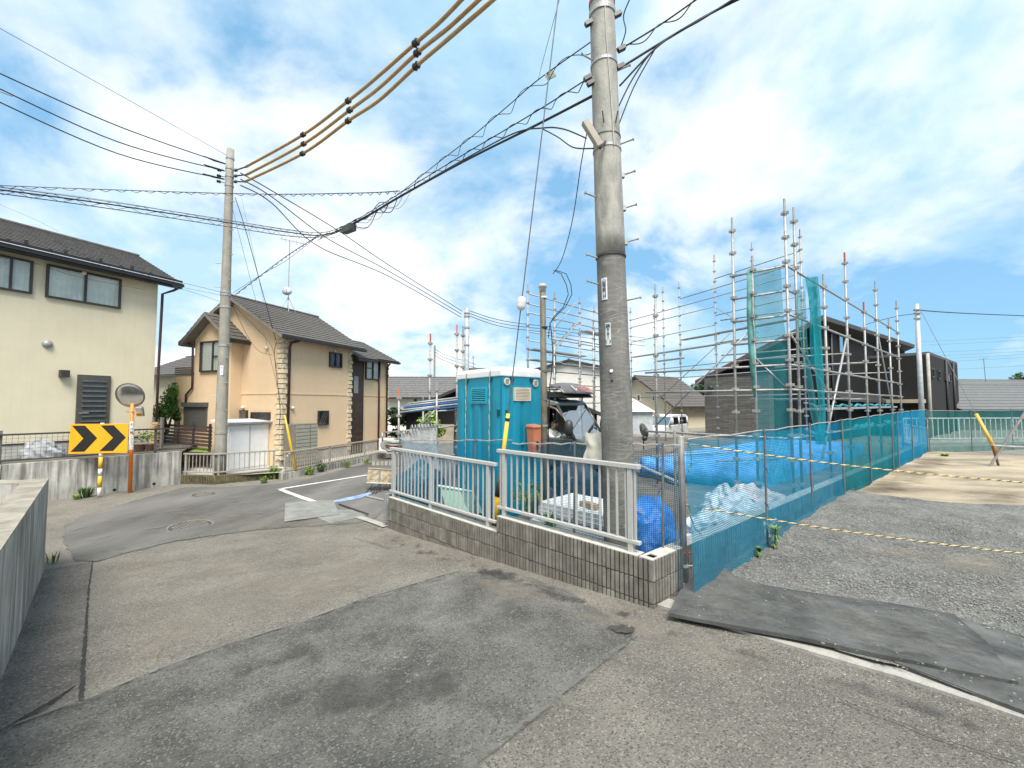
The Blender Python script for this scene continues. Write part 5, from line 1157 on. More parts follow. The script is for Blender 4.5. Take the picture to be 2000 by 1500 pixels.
for py in (867, 893, 922):
    z = zat(py, 6.9); tt = tfx(1021, fb_, .03); obj('handle', MB().lathe(fb_.p(tt, .025, z), [(.03, 0), (.03, .02), (.01, .03)], 12, V((fb_.n.x, fb_.n.y, 0))), m_teal, pt)
# mint coloured tray leaning in front of it
q = [at(*p) for p in ((859, 950, 6.75), (922, 962, 6.45), (936, 1002, 6.3), (871, 992, 6.6))]
t = thing('plastic_tray', q[3], 'pale mint plastic tray leaning behind the left railing', 'tray'); m_mint = mat('mint_plastic', (.30, .52, .44), .5, var=.06)
obj('panel', MB().prism(q, (.05, .08, -.03)), m_mint, t); obj('lip', MB().tube([q[0] + V((-.02, 0, .01)), q[1] + V((.02, 0, .01))], .02, 8), mat('mint_lip', (.5, .7, .62), .5), t)
# orange bin on the toilet's right side
c = at(1045, 856, 6.95); t = thing('post_box', c - V((0, 0, .24)), 'salmon orange drop box hanging beside the portable toilet', 'box')
m_sal = mat('salmon_plastic', (.60, .19, .09), .45, var=.06)
fbx = Fr((c.x - .02, c.y - .05), fb_.d, 1)
if fbx.n.y > 0: fbx.n = -fbx.n
z0, z1 = zat(884, 6.95), zat(833, 6.95)
obj('body', MB().hexa([fbx.p(-.075, -.07, z0), fbx.p(.075, -.07, z0), fbx.p(.075, .07, z0), fbx.p(-.075, .07, z0), fbx.p(-.09, -.09, z1), fbx.p(.09, -.09, z1), fbx.p(.09, .09, z1), fbx.p(-.09, .09, z1)]), m_sal, t)
obj('lid', MB().hexa([fbx.p(-.105, -.1, z1), fbx.p(.1, -.1, z1), fbx.p(.1, .11, z1 - .005), fbx.p(-.105, .11, z1 - .005), fbx.p(-.09, -.09, z1 + .04), fbx.p(.09, -.09, z1 + .04), fbx.p(.09, .09, z1 + .02), fbx.p(-.09, .09, z1 + .02)]), m_sal, t)
obj('slot', MB().fb(fbx, -.02, .02, .085, .092, z0 + .06, z0 + .2), m_dark, t)
# ================================================================== vans
def van(name, label, O, B, Ln, Wd, Hh, sill, body_m, z0=0.0, detail=True):
    B = V((B[0], B[1])).normalized(); A_ = V((B.y, -B.x)); O = V((O[0], O[1]))
    P_ = lambda l, w_, z: V((*(O + B * l + A_ * w_), z0 + z))
    r = thing(name, P_(Ln / 2, Wd / 2, 0), label, 'van', 'vans')
    def ext(prof, w0, w1, tum=0.0):
        mb = MB(); k = len(prof); a = [P_(l, w0 + tum * z, z) for l, z in prof]; b = [P_(l, w1 - tum * z, z) for l, z in prof]
        return mb.add(a + b, [tuple(range(k)), tuple(range(k, 2 * k))[::-1]] + [(i, k + i, k + (i + 1) % k, (i + 1) % k) for i in range(k)])
    lo = [(0.05, .28), (0, .4), (0, .62), (.06, .8), (.2, sill - .06), (.45, sill), (Ln - .04, sill + .04), (Ln, .9), (Ln, .35), (Ln - .1, .28)]
    o = obj('body', ext(lo, 0, Wd, .012), body_m, r); b = o.modifiers.new('bevel', 'BEVEL'); b.width = .04; b.segments = 3; smooth_by_angle(o, 40)
    ro = [(.98, Hh - .13), (1.02, Hh - .07), (1.3, Hh - .015), (2.3, Hh), (Ln - .25, Hh - .02), (Ln - .05, Hh - .1), (Ln - .02, Hh - .17)]
    o2 = obj('roof', ext(ro + [(Ln - .1, Hh - .19), (1.02, Hh - .19)], .05, Wd - .05), m_vroof if detail else body_m, r); b = o2.modifiers.new('bevel', 'BEVEL'); b.width = .04; b.segments = 3; smooth_by_angle(o2, 40)
    for w_, s_ in ((.03, 1), (Wd - .03, -1)):
        for l0, l1, rr_ in ((.47, 1.02, .035), (2.02, 2.0, .05), (Ln - .1, Ln - .12, .06)):
            obj('pillar', MB().cyl(P_(l0, w_, sill - .03), P_(l1, w_ + s_ * .04, Hh - .14), rr_, 8), body_m, r, smooth=True)
        obj('rear_side_window', MB().add([P_(2.1, w_ + s_ * .01, sill), P_(Ln - .15, w_ + s_ * .01, sill), P_(Ln - .15, w_ + s_ * .04, Hh - .17), P_(2.1, w_ + s_ * .04, Hh - .17)], [(0, 1, 2, 3)]), m_dglass, r)
    obj('windscreen', MB().grid(lambda u, v: P_(.46 + .56 * v, .05 + (Wd - .1) * u, sill + (Hh - .15 - sill) * v), 8, 2), m_screen, r, smooth=True)
    obj('side_window', MB().add([P_(.6, Wd - .03, sill), P_(1.98, Wd - .03, sill), P_(1.98, Wd - .07, Hh - .17), P_(1.05, Wd - .07, Hh - .17)], [(0, 1, 2, 3)]), m_glass, r)
    tyre = mat('tyre', (.015, .015, .015), .8); rim_ = mat('wheel_rim', (.35, .35, .36), .35, .7)
    for l in (.75, Ln - .85):
        for w_, s_ in ((.0, -1), (Wd, 1)):
            c = P_(l, w_, .31); ax = V((A_.x, A_.y, 0)) * s_
            wh = obj('wheel', MB().lathe(c - ax * .18, [(.2, 0), (.31, .02), (.31, .17), (.21, .19)], 20, ax), tyre, r, smooth=True); obj('rim', MB().lathe(c - ax * .005, [(.2, -.02), (.19, .01), (.06, .02)], 16, ax), rim_, wh)
    for w_ in (.18, Wd - .18): obj('headlight', MB().grid(lambda u, v: P_(-.012 + .05 * v, w_ - .13 + .26 * u, .58 + .2 * v), 3, 3), mat('lamp_glass', (.55, .57, .58), .1), r)
    obj('bumper', ext([(-.04, .3), (-.05, .5), (.03, .52), (.03, .3)], .03, Wd - .03), m_dark if detail else body_m, r)
    obj('licence_plate', MB().add([P_(-.055, Wd / 2 - .16, .36), P_(-.055, Wd / 2 + .16, .36), P_(-.05, Wd / 2 + .16, .48), P_(-.05, Wd / 2 - .16, .48)], [(0, 1, 2, 3)]), m_plate, r)
    def mirror(w_, s_, sz, zc):
        c = P_(.55, w_ + s_ * .16, zc); m_ = obj('side_mirror', MB().lathe(c - V((0, 0, sz)), [(.02, 0), (.09, .05 * sz / .2), (.11, sz), (.09, 2 * sz - .05), (.02, 2 * sz)], 14), m_dark if detail else body_m, r, smooth=True); obj('arm', MB().cyl(c - V((0, 0, sz * .6)), P_(.5, w_, sill + .02), .018, 6), m_dark, m_)
    mirror(0, -1, .2, sill + .28); mirror(Wd, 1, .2, sill + .28)
    mi = m_inside
    obj('dashboard', ext([(.5, sill - .25), (.55, sill + .02), (.85, sill + .01), (.95, sill - .3)], .08, Wd - .08), mi, r)
    obj('cab_floor', MB().hexa([P_(.5, .08, .45), P_(2.6, .08, .45), P_(2.6, Wd - .08, .45), P_(.5, Wd - .08, .45), P_(.5, .08, .5), P_(2.6, .08, .5), P_(2.6, Wd - .08, .5), P_(.5, Wd - .08, .5)]), mi, r)
    obj('bulkhead', MB().hexa([P_(2.2, .06, .5), P_(2.25, .06, .5), P_(2.25, Wd - .06, .5), P_(2.2, Wd - .06, .5), P_(2.2, .1, Hh - .2), P_(2.25, .1, Hh - .2), P_(2.25, Wd - .1, Hh - .2), P_(2.2, Wd - .1, Hh - .2)]), mi, r)
    for w_ in (.12, Wd - .62):
        s_ = obj('seat', MB().hexa([P_(1.2, w_, .5), P_(1.75, w_, .5), P_(1.75, w_ + .5, .5), P_(1.2, w_ + .5, .5), P_(1.2, w_, .66), P_(1.75, w_, .62), P_(1.75, w_ + .5, .62), P_(1.2, w_ + .5, .66)]), mi, r)
        obj('backrest', MB().hexa([P_(1.72, w_, .6), P_(1.85, w_, .6), P_(1.85, w_ + .5, .6), P_(1.72, w_ + .5, .6), P_(1.95, w_ + .04, 1.3), P_(2.05, w_ + .04, 1.3), P_(2.05, w_ + .46, 1.3), P_(1.95, w_ + .46, 1.3)]), mi, s_)
    c = P_(1.02, .37, sill - .02); ax = V((B.x, B.y, .6)).normalized(); q = ax.to_track_quat('Z', 'Y')
    obj('steering_wheel', MB().tube([c + q @ V((math.cos(a * .3927) * .18, math.sin(a * .3927) * .18, 0)) for a in range(17)], .014, 6), m_black, r, smooth=True)
    return r, P_
m_screen = glass_mat('windscreen_glass', (.75, .88, .85), .38, .8, .0)
m_dglass = mat('privacy_glass', (.012, .015, .017), .06, spec=.8); m_inside = mat('van_interior', (.03, .035, .05), .8)
m_vroof = mat('van_roof', (.16, .18, .165), .35, .1, var=.05)
m_vg = mat('van_grey', (.065, .078, .072), .3, .25, var=.05, spec=.6)
vr, VP = van('cargo_van', 'dark grey van with roof rack and open driver window behind the blue net', (1.93, 9.95), (-.8, .6), 4.7, 1.7, 2.0, 1.0, m_vg)
obj('window_visor', MB().tube([VP(.78, -.02, 1.52), VP(1.0, -.015, 1.74), VP(1.2, -.0, 1.80), VP(1.6, .0, 1.82), VP(2.0, .0, 1.82)], [.02, .03, .03, .03, .025], 6), mat('visor_bronze', (.17, .10, .09), .25), vr, smooth=True)
rk = obj('roof_rack', MB().hexa([VP(.75, .05, 2.04), VP(3.9, .05, 2.04), VP(3.9, 1.65, 2.04), VP(.75, 1.65, 2.04), VP(.9, .05, 2.18), VP(3.9, .05, 2.18), VP(3.9, 1.65, 2.18), VP(.9, 1.65, 2.18)]), m_black, vr)
for l in (1.1, 1.9, 2.7, 3.5):
    for w_ in (.08, 1.62): obj('rack_leg', MB().cyl(VP(l, w_, 1.93), VP(l, w_, 2.15), .022, 6), m_black, rk)
mb = MB()
for w_ in (.04, 1.66): mb.tube([VP(.9, w_, 2.3), VP(3.9, w_, 2.3)], .018, 6)
for i in range(8):
    for w_ in (.04, 1.66): mb.cyl(VP(1 + i * .4, w_, 2.16), VP(1 + i * .4, w_, 2.3), .01, 5)
obj('rack_rail', mb, m_black, rk)
m_df = mat('deflector_grey', (.10, .095, .09), .35)
df = obj('wind_deflector', MB().grid(lambda u, v: VP(.62 + .42 * v ** 1.3 + .16 * (2 * u - 1) ** 2, -.02 + 1.74 * u, 2.14 + .30 * math.sin(v * 1.45) * (1 - .35 * (2 * u - 1) ** 4)), 20, 8), m_df, vr, smooth=True); df.modifiers.new('solid', 'SOLIDIFY').thickness = .012
tr_ = (VP(.6, 1.5, 2.2) - VP(.6, .2, 2.2)).normalized(); tu_ = (VP(.95, .8, 2.42) - VP(.66, .8, 2.16)).normalized()
text('letters', 'I-', .30, mat('letter_white', (.75, .72, .7), .5), df, VP(.72, .48, 2.27) - V((0, .05, 0)), tr_, tu_, .002); text('letters', 'FIELD', .30, mat('letter_red', (.55, .16, .13), .5), df, VP(.72, 1.08, 2.26) - V((0, .05, 0)), tr_, tu_, .002)
# driver leaning forward with the phone in both hands
def skin_obj(name, verts, edges, radii, mtl, parent, root=0, sub=2):
    me = bpy.data.meshes.new(name); off = W[parent.name].to_translation() if parent else V(verts[0])
    me.from_pydata([tuple(V(v) - off) for v in verts], edges, []); o = bpy.data.objects.new(name, me); link(o, parent, Matrix.Translation(off))
    sm_ = o.modifiers.new('skin', 'SKIN'); sm_.use_smooth_shade = True
    for i, rr_ in enumerate(radii): me.skin_vertices[0].data[i].radius = (rr_, rr_) if isinstance(rr_, (int, float)) else rr_
    me.skin_vertices[0].data[root].use_root = True
    o.modifiers.new('sub', 'SUBSURF').levels = sub; o.modifiers['sub'].render_levels = sub; me.materials.append(mtl); return o
m_skin = mat('skin', (.42, .22, .14), .55, var=.08); m_shirt = mat('shirt_white', (.62, .60, .56), .85); m_hair = mat('black_hair', (.012, .011, .010), .5)
VQ = lambda l, w_, z: VP(l - .24, w_, z + .03)
pe = thing('person', VQ(1.5, .38, .6), 'driver in a white shirt looking down at a phone in the open van window', 'person')
hp, ch_, nk, hd = VQ(1.55, .38, .72), VQ(1.66, .38, 1.02), VQ(1.60, .38, 1.17), VQ(1.53, .37, 1.30)
sl_, sr_ = VQ(1.63, .18, 1.08), VQ(1.63, .58, 1.08); el, er = VQ(1.38, .14, .92), VQ(1.38, .62, .90); wl, wr = VQ(1.16, .30, 1.05), VQ(1.16, .46, 1.04)
kl, kr = VQ(1.1, .22, .74), VQ(1.1, .54, .74); fl, fr_ = VQ(.95, .22, .5), VQ(.95, .54, .5)
skin_obj('body', [hp, ch_, nk, sl_, el, wl, sr_, er, wr, kl, fl, kr, fr_], [(0, 1), (1, 2), (1, 3), (3, 4), (4, 5), (1, 6), (6, 7), (7, 8), (0, 9), (9, 10), (0, 11), (11, 12)],
         [.15, .15, .06, .07, .05, .03, .07, .05, .03, .085, .05, .085, .05], m_shirt, pe)
hd_ = skin_obj('head', [nk, hd - V((0, 0, .07)), hd, hd + V((0, 0, .07))], [(0, 1), (1, 2), (2, 3)], [.055, .07, .092, .075], m_skin, pe)
fd = (VP(.5, .37, 0) - VP(1.5, .37, 0)).normalized(); sd_ = V((-fd.y, fd.x, 0))
obj('nose', MB().cyl(hd + fd * .085 + V((0, 0, .02)), hd + fd * .125 - V((0, 0, .025)), .012, 6), m_skin, hd_, smooth=True)
for s_ in (-1, 1):
    obj('ear', MB().lathe(hd + sd_ * s_ * .085 - fd * .01 - V((0, 0, .02)), [(.02, -.01), (.025, 0), (.01, .012)], 10, sd_ * s_), m_skin, hd_); obj('eye', MB().lathe(hd + fd * .086 + sd_ * s_ * .032 + V((0, 0, .015)), [(.012, 0), (.004, .006)], 8, fd), m_hair, hd_)
obj('mouth', MB().cyl(hd + fd * .088 + sd_ * .025 - V((0, 0, .05)), hd + fd * .088 - sd_ * .025 - V((0, 0, .05)), .006, 5), mat('lips', (.3, .1, .08), .5), hd_)
obj('hair', MB().grid(lambda u, v: hd + (fd * math.cos(u * 6.283) * .105 + sd_ * math.sin(u * 6.283) * .098) * math.cos(v * 1.5) * (1.0 if math.cos(u * 6.283) < .3 else .93) + V((0, 0, (.035 if math.cos(u * 6.283) > .2 else -.05) + (.12) * math.sin(v * 1.5))), 20, 6), m_hair, pe, smooth=True)
for w_, s_ in ((wl, -1), (wr, 1)):
    pal = w_ + fd * .07; hand = skin_obj('hand', [w_, w_ + fd * .03, pal], [(0, 1), (1, 2)], [.028, .034, .036], m_skin, pe, 0, 1)
    for k in range(4):
        a_ = pal + sd_ * (k - 1.5) * .019 - fd * .01; ln_ = (.062, .072, .068, .052)[k]; q1 = a_ + fd * ln_ * .5 + V((0, 0, .012)); q2 = q1 + fd * ln_ * .3 - V((0, 0, .02)); q3 = q2 - fd * .004 - V((0, 0, .022)); skin_obj('finger', [a_, q1, q2, q3], [(0, 1), (1, 2), (2, 3)], [.010, .009, .008, .007], m_skin, hand, 0, 1)
    a_ = w_ + fd * .03 - sd_ * s_ * .02; skin_obj('thumb', [a_, a_ + fd * .03 - sd_ * s_ * .028 + V((0, 0, .012)), a_ + fd * .06 - sd_ * s_ * .03 + V((0, 0, .018))], [(0, 1), (1, 2)], [.012, .010, .008], m_skin, hand, 0, 1)
tag(obj('mobile_phone', MB().box((wl + wr) / 2 + fd * .13 + V((0, 0, .0)), .07, .07, .14, fd.to_track_quat('Y', 'Z').to_matrix()), m_black), 'black mobile phone held by the van driver', 'phone')
# white towel over the net
tq = tfx(1163, fw, -.42); zt_ = zat(862, fw.p(tq, 0, 0).y + .3)
tw_ = MB().grid(lambda u, v: fw.p(tq + (u - .5) * (.22 + .10 * v) + .015 * math.sin(v * 9), -.40 + .012 * math.sin(u * 9 + v * 3) + (.01 if v < .5 else .0), zt_ + .10 - .34 * v + .012 * math.sin(u * 7 + 2 * v)), 24, 12)
tag(obj('towel', tw_, mat('towel_white', (.66, .62, .52), .95, var=.1), smooth=True), 'off-white towel hung over the net left of the thick utility pole', 'towel')
# second, white van far behind
van('minivan', 'small white van parked far behind the scaffold near the pale house', at(1256, 830, 26).xy, (.72, .69), 3.3, 1.45, 1.7, 1.05, mat('van_white', (.62, .63, .62), .35), -.52, False)
# ================================================================== things on the site
ORD = ['first', 'second', 'third', 'fourth', 'fifth', 'sixth', 'seventh', 'eighth', 'ninth']
def boardstack(items):
    for i, (fr, t0, t1, n0, n1, z0, z1) in enumerate(items):
        tag(obj('foam_board', MB().fb(fr, t0, t1, n0, n1, z0, z1), mat('white_foam', (.72, .74, .74), .8, var=.05, bump=.002)), ORD[i] + ' white insulation board from the bottom of the stack behind the right railing', 'board', 'white insulation boards')
fo = Fr(fw.p(.35, -.78, 0).xy, DR, 1); fo.n = fw.n
zt0 = zat(985, fw.p(.8, -.8, 0).y)
boardstack([(fo, .55 + .02 * i, 1.85 - (.2 if i > 3 else 0) + .015 * i, -.85, .0 - .02 * (i % 3), .02 + i * .052, .068 + i * .052) for i in range(9)])
c = fo.p(1.05, -.25, .02 + 9 * .052); tag(obj('timber_offcut', MB().box(c + V((0, 0, .035)), .10, .28, .07, Matrix.Rotation(.55, 3, 'Z')), m_timber), 'short timber offcut lying on the white insulation boards', 'timber')
def tarp_lump(name, c, sx, sy, sz, m_, label, cat, seed, rot=0, lump=.25, group=None):
    rr = random.Random(seed); o = rr.uniform(0, 50); cr, sr = math.cos(rot), math.sin(rot)
    def fn(u, v):
        a = u * 2 * math.pi; e = v; ce = math.cos(a); se = math.sin(a); q = (abs(ce) ** 2.6 + abs(se) ** 2.6) ** (-1 / 2.6)
        r = q * (1 - e ** 2.4) ; z = e ** .55
        n = 1 + lump * noise.noise(V((ce * 1.7 * r + o, se * 1.7 * r, z * 2))) + lump * .5 * noise.noise(V((ce * 4 * r + o, se * 4 * r, z * 4 + 7))) + lump * .25 * noise.noise(V((ce * 9 * r + o, se * 9 * r, z * 9 + 7)))
        n += lump * .35 * (.5 - abs(noise.noise(V((ce * 3 * r + o, se * 3 * r, z * 3 + 2))) * 2)); x, y = ce * r * sx * n, se * r * sy * n; return V((c[0] + x * cr - y * sr, c[1] + x * sr + y * cr, c[2] + z * sz * (1 + lump * noise.noise(V((ce * r * 2 + o, se * r * 2, 3))))))
    o_ = obj(name, MB().grid(fn, 96, 34), m_, smooth=True); return tag(o_, label, cat, group)
m_tarp = mat('blue_tarp', (.03, .17, .52), .4, var=.25, scale=4, bump=.03, bscale=7, spec=.4); m_tarpl = mat('pale_blue_tarp', (.10, .32, .75), .4, var=.3, scale=3, bump=.035, bscale=6)
tarp_lump('tarp_bundle', (1.66, 4.85, .0), .34, .27, .50, m_tarp, 'blue tarpaulin bundle between the thick pole and the corner post', 'tarpaulin', 41, .3, .14)
tarp_lump('tarp_bundle', (1.82, 5.55, .0), .42, .32, .66, m_tarp, 'second blue tarpaulin bundle right behind the thick utility pole', 'tarpaulin', 42, .9, .14)
# tarp over the foundation slab
N0 = V((5.1, 8.55)); da, dbb = V((-.70, .72)), V((.774, .633))
def slabfn(u, v):
    uu, vv = u * 1.04 - .02, v * 1.04 - .02; x = min(1, max(0, uu)); y = min(1, max(0, vv)); p = N0 + da * 2.7 * x + dbb * 9.2 * y
    edge = min(x, 1 - x, y, 1 - y) <= 0; z = .5 + .035 * noise.noise(V((p.x * 1.6, p.y * 1.6, 2))) + .018 * noise.noise(V((p.x * 5, p.y * 5, 9))) if not (uu < 0 or uu > 1 or vv < 0 or vv > 1) else .03
    return V((p.x, p.y, z))
tag(obj('tarp_sheet', MB().grid(slabfn, 50, 110), m_tarpl, smooth=True), 'large wrinkled blue tarpaulin covering the house foundation inside the scaffold', 'tarpaulin')
for k, (u_, v_) in enumerate(((.2, .12), (.45, .3), (.7, .1))):
    p = N0 + da * 2.95 * u_ + dbb * 9.2 * v_; tag(obj('scaffold_tube', MB().cyl((p.x - .9, p.y - .25, .57), (p.x + .9, p.y + .2, .57), .024, 8), m_scaf), 'loose tube on the blue slab tarpaulin, ' + ORD[k] + ' from the near corner', 'scaffold tube', 'tubes on the tarpaulin')
# clear plastic bags
m_bag = sheer_mat('clear_bag', (.75, .80, .82), .62, .25); m_bagp = sheer_mat('pink_bag', (.72, .60, .56), .8, .35)
for k, (px, py, Y_, sx, sy, sz, m_, lb) in enumerate(((1390, 985, 5.55, .34, .3, .42, m_bag, 'clear plastic bag of waste nearest the corner post'), (1452, 990, 5.9, .36, .3, .5, m_bag, 'upright clear plastic bag in the middle of the bag pile'), (1425, 950, 6.5, .5, .35, .55, m_bag, 'large pale plastic bag at the back of the bag pile'),
        (1470, 955, 6.6, .38, .34, .58, m_bagp, 'pinkish sack at the right of the bag pile behind the net'), (1350, 1030, 5.1, .26, .2, .25, m_bag, 'flattened clear bag lying just inside the wall by the corner post'))):
    c = at(px, py, Y_); tarp_lump('plastic_bag', (c.x, c.y, .03), sx, sy, sz, m_, lb, 'plastic bag', 60 + k, k * .7, .4, 'plastic bags inside the fence')
# dark boards and steel profiles near the bags
tag(obj('steel_profile', MB().cyl(at(1240, 905, 5.6), at(1325, 942, 5.0), .018, 6), m_galv), 'slanting light steel profile behind the net left of the corner post', 'steel profile', 'steel profiles')
tag(obj('steel_profile', MB().cyl(at(1240, 922, 5.6), at(1325, 948, 5.1), .014, 6), m_dark), 'dark slanting steel profile just under the light one', 'steel profile', 'steel profiles')
# dark teal covered pallets behind the left railing
tarp_lump('covered_pallet', (at(820, 950, 8.3).x, 8.35, -.1), .5, .4, .82, mat('dark_teal_tarp', (.012, .075, .11), .45, var=.35, scale=3, bump=.03, bscale=6), 'dark teal covered pallet behind the left end of the left railing', 'pallet', 44, .6, .15)
tarp_lump('covered_stack', (1.15, 7.75, .0), .62, .5, .80, mat('navy_sheet', (.012, .03, .055), .5, var=.4, scale=3, bump=.03, bscale=6), 'dark navy sheet covered stack behind the right railing below the van', 'stack', 45, .5, .12)
tarp_lump('covered_stack', (.55, 7.15, .0), .22, .2, .55, m_dark, 'small black heap beside the service pole behind the right railing', 'heap', 46, .2, .2)
# leaning scaffold planks behind the blue net
mp_ = MB(); mp_.box((0, 0, .9), .24, .035, 1.8); mpm = mp_.mesh('plank'); mpm.materials.append(m_scaf)
for k in range(9):
    px = 806 + k * 6.2; c = at(px, 900, 9.2 + .06 * k); m_ = Matrix.Translation(V((c.x, c.y, -.25))) @ Matrix.Rotation(.6, 4, 'Z') @ Matrix.Rotation(-.30, 4, 'X') @ Matrix.Diagonal((1, 1, .83 + .06 * (k > 2), 1))
    r_ = thing('scaffold_plank', (c.x, c.y, -.25), ORD[k] + ' leaning scaffold plank from the left behind the blue net', 'scaffold plank', 'leaning scaffold planks'); inst('deck', mpm, r_, m_)
    for s_ in (-.09, .09): obj('hook', MB().tube([m_ @ V((s_, 0, 1.8)), m_ @ V((s_, -.02, 1.87)), m_ @ V((s_, -.09, 1.88)), m_ @ V((s_, -.10, 1.80))], .013, 5), m_galv, r_)
# folded work platform (handcart like) on the street side
Pw = gp(730, 962); Y = Pw.y + .15
t = thing('work_platform', Pw, 'worn wooden work platform on thin steel legs beside the left end of the block wall', 'work platform')
q = [at(*p) for p in ((719, 917, Y + .35), (770, 920, Y + .35), (770, 945, Y), (716, 943, Y))]
m_ply = mat('worn_plywood', (.27, .215, .14), .85, var=.4, scale=9, bump=.004)
obj('deck_board', MB().prism(q, (0, .03, -.02)), m_ply, t); obj('deck_edge', MB().tube([q[3], q[2]], .02, 6), m_cap, t); obj('frame_tube', MB().tube([q[0] + V((0, 0, .03)), q[1] + V((0, 0, .03))], .022, 8), mat('tan_tube', (.32, .27, .2), .6), t)
obj('cross_strip', MB().prism([lerp(q[0], q[1], .42) - V((0, .012, 0)), lerp(q[0], q[1], .5) - V((0, .012, 0)), lerp(q[3], q[2], .5) - V((0, .012, 0)), lerp(q[3], q[2], .42) - V((0, .012, 0))], (0, .006, .0)), mat('strip_grey', (.13, .13, .12), .7), t)
for a_, b_ in (((722, 945), (722, 962)), ((728, 946), (713, 964)), ((741, 946), (726, 966)), ((744, 946), (732, 966)), ((760, 944), (764, 960)), ((757, 944), (740, 962))): obj('leg', MB().cyl(at(*a_, Y), gp(*b_), .014, 6), m_dark, t)
fbm = Fr(at(725, 912, Y + .5).xy, (1, .1), 1)
for i in range(5): c = at(730 + i * 8.2, 905, Y + .5); obj('base_plate', MB().box(c, .085, .03, .10), mat('base_plate_tan', (.40, .34, .25), .7) if i == 2 else mat('base_plate_grey', (.36, .34, .30), .7), t)
tag(obj('scaffold_tube', MB().cyl(gp(714, 971) + V((0, 0, .03)), gp(758, 981) + V((0, 0, .03)), .026, 8), m_galv), 'short scaffold tube with couplers on the ground by the wall end', 'scaffold tube')
sheet('blue_strip', gps([(649, 980), (670, 975), (700, 969), (722, 963), (726, 966), (704, 974), (674, 980), (654, 983)]), mat('pale_blue_film', (.30, .42, .66), .35, var=.3, scale=9), .025, .01, .1, .012, kind=None, label='pale blue plastic strip lying on the road behind the grey sheets', cat='plastic strip', step=.1)
# two weeds on the gravel
def stalk(px, py, hgt, label, seed):
    rr = random.Random(seed); c = gp(px, py); t = thing('weed_stalk', c, label, 'weed', 'weeds on the gravel'); obj('stem', MB().tube([c, c + V((.01, 0, hgt * .6)), c + V((.02, 0, hgt))], .006, 5), m_leafd, t)
    mb = MB()
    for i in range(110):
        z = hgt * (.25 + .75 * rr.random() ** .6); a = rr.uniform(0, 6.28); l = hgt * .30 * rr.uniform(.5, 1.1); d = V((math.cos(a), math.sin(a), 0)); s_ = V((-d.y, d.x, 0)) * .008; b = c + V((.015 * z / hgt, 0, z)); dn = -.25 if z < hgt * .7 else .5
        mb.add([b - s_ * .4, b + d * l * .5 + s_ + V((0, 0, l * .25)), b + d * l + V((0, 0, l * dn)), b + d * l * .5 - s_ + V((0, 0, l * .25))], [(0, 1, 2, 3)])
    obj('leaves', mb, m_leafy if seed % 2 else m_leaf, t, fix=False)
stalk(1513, 1080, .30, 'tall green weed growing in the gravel beside the net fence', 51); stalk(1480, 1096, .15, 'small green weed in the gravel left of the tall one', 52)
tuft(1027, 1000, .5, 26, 'leafy plant growing behind the right railing near the toilet', 53, m_leafy, .010, .22, 40, Y=6.0, group='plants behind the railing'); tuft(1075, 1028, .25, 24, 'low plant behind the right railing beside the white boards', 54, m_leaf, .012, .4, 40, Y=5.7, group='plants behind the railing')
tuft(1845, 893, .14, 90, 'low grass tuft on the dirt lot near the back fence', 55, m_leafy, .02, 1.4, group='weeds on the gravel')
# ================================================================== scaffolding
m_red = mat('red_lead', (.42, .075, .03), .6, var=.25, scale=20)
COLLAR = {}
def spost(par, x, y, z0, z1, tip=None, big=1.0, lean=None):
    """upright tube with wedge couplers every 0.45 m and a spigot on top"""
    lean = R.uniform(-.03, .03) if lean is None else lean; zt = z1 - .24; top = V((x - lean, y, zt)); o = obj('post', MB().cyl((x, y, z0), top, .0243 * big, 9), m_scaf, par, smooth=True)
    obj('spigot', MB().cyl(top, V((x - lean, y, z1)), .0195 * big, 8), tip or m_scaf, o)
    if big not in COLLAR:
        mb = MB().lathe((0, 0, 0), [(.026 * big, -.035), (.034 * big, -.03), (.034 * big, .03), (.026 * big, .035)], 8)
        for k in range(4): a = k * 1.5708 + .75; mb.box((math.cos(a) * .046 * big, math.sin(a) * .046 * big, .008), .035 * big, .035 * big, .05, Matrix.Rotation(a, 3, 'Z'))
        me = mb.mesh('coupler'); fixn(me); me.materials.append(m_scaf); COLLAR[big] = me
    z = zt - .04
    while z > z0 + .2: inst('coupler', COLLAR[big], o, Matrix.Translation((x - lean * (z - z0) / (zt - z0), y, z))); z -= .45
    return o
def srail(par, p0, p1, r=.0214, m_=None, nm='rail'): return obj(nm, MB().cyl(p0, p1, r, 7), m_ or m_scaf, par, smooth=True)
def row(o, d, t, z): q = V(o) + V(d) * t; return V((q.x, q.y, z))
A0 = (5.0, 7.4); dL_, dR_ = (-.697, .717), (.774, .633)
sc1 = thing('scaffold', (5.0, 7.4, 0), 'near corner of the steel scaffold with teal netting beside the net fence', 'scaffold', 'scaffolds round the building site')
tR = [(0, 388, None), (.45, 405, None), (2.36, 536, None), (4.08, 493, m_red), (6.0, 590, m_red), (7.57, 549, None), (9.55, 623, None), (11.2, 587, None)]
for t_, py, tip in tR: q = row(A0, dR_, t_, 0); spost(sc1, q.x, q.y, .1, zat(py, q.y), tip)
tL = [(.56, 500, None), (.92, 425, None), (2.55, 555, None)]
for t_, py, tip in tL: q = row(A0, dL_, t_, 0); spost(sc1, q.x, q.y, .1, zat(py, q.y), tip)
for z, a, b in ((4.39, 0, 11.2), (3.50, 0, 11.2), (2.58, 0, 11.2), (2.13, 0, 11.2), (1.25, 0, 11.2), (3.94, 0, .45)): srail(sc1, row(A0, dR_, a, z), row(A0, dR_, b, z))
for z, a, b in ((4.39, 0, .92), (3.93, 0, .92), (3.48, 0, .92), (3.03, 0, .92), (2.58, 0, 2.8), (2.13, 0, 2.8), (1.25, 0, 2.8)): srail(sc1, row(A0, dL_, a, z), row(A0, dL_, b, z))
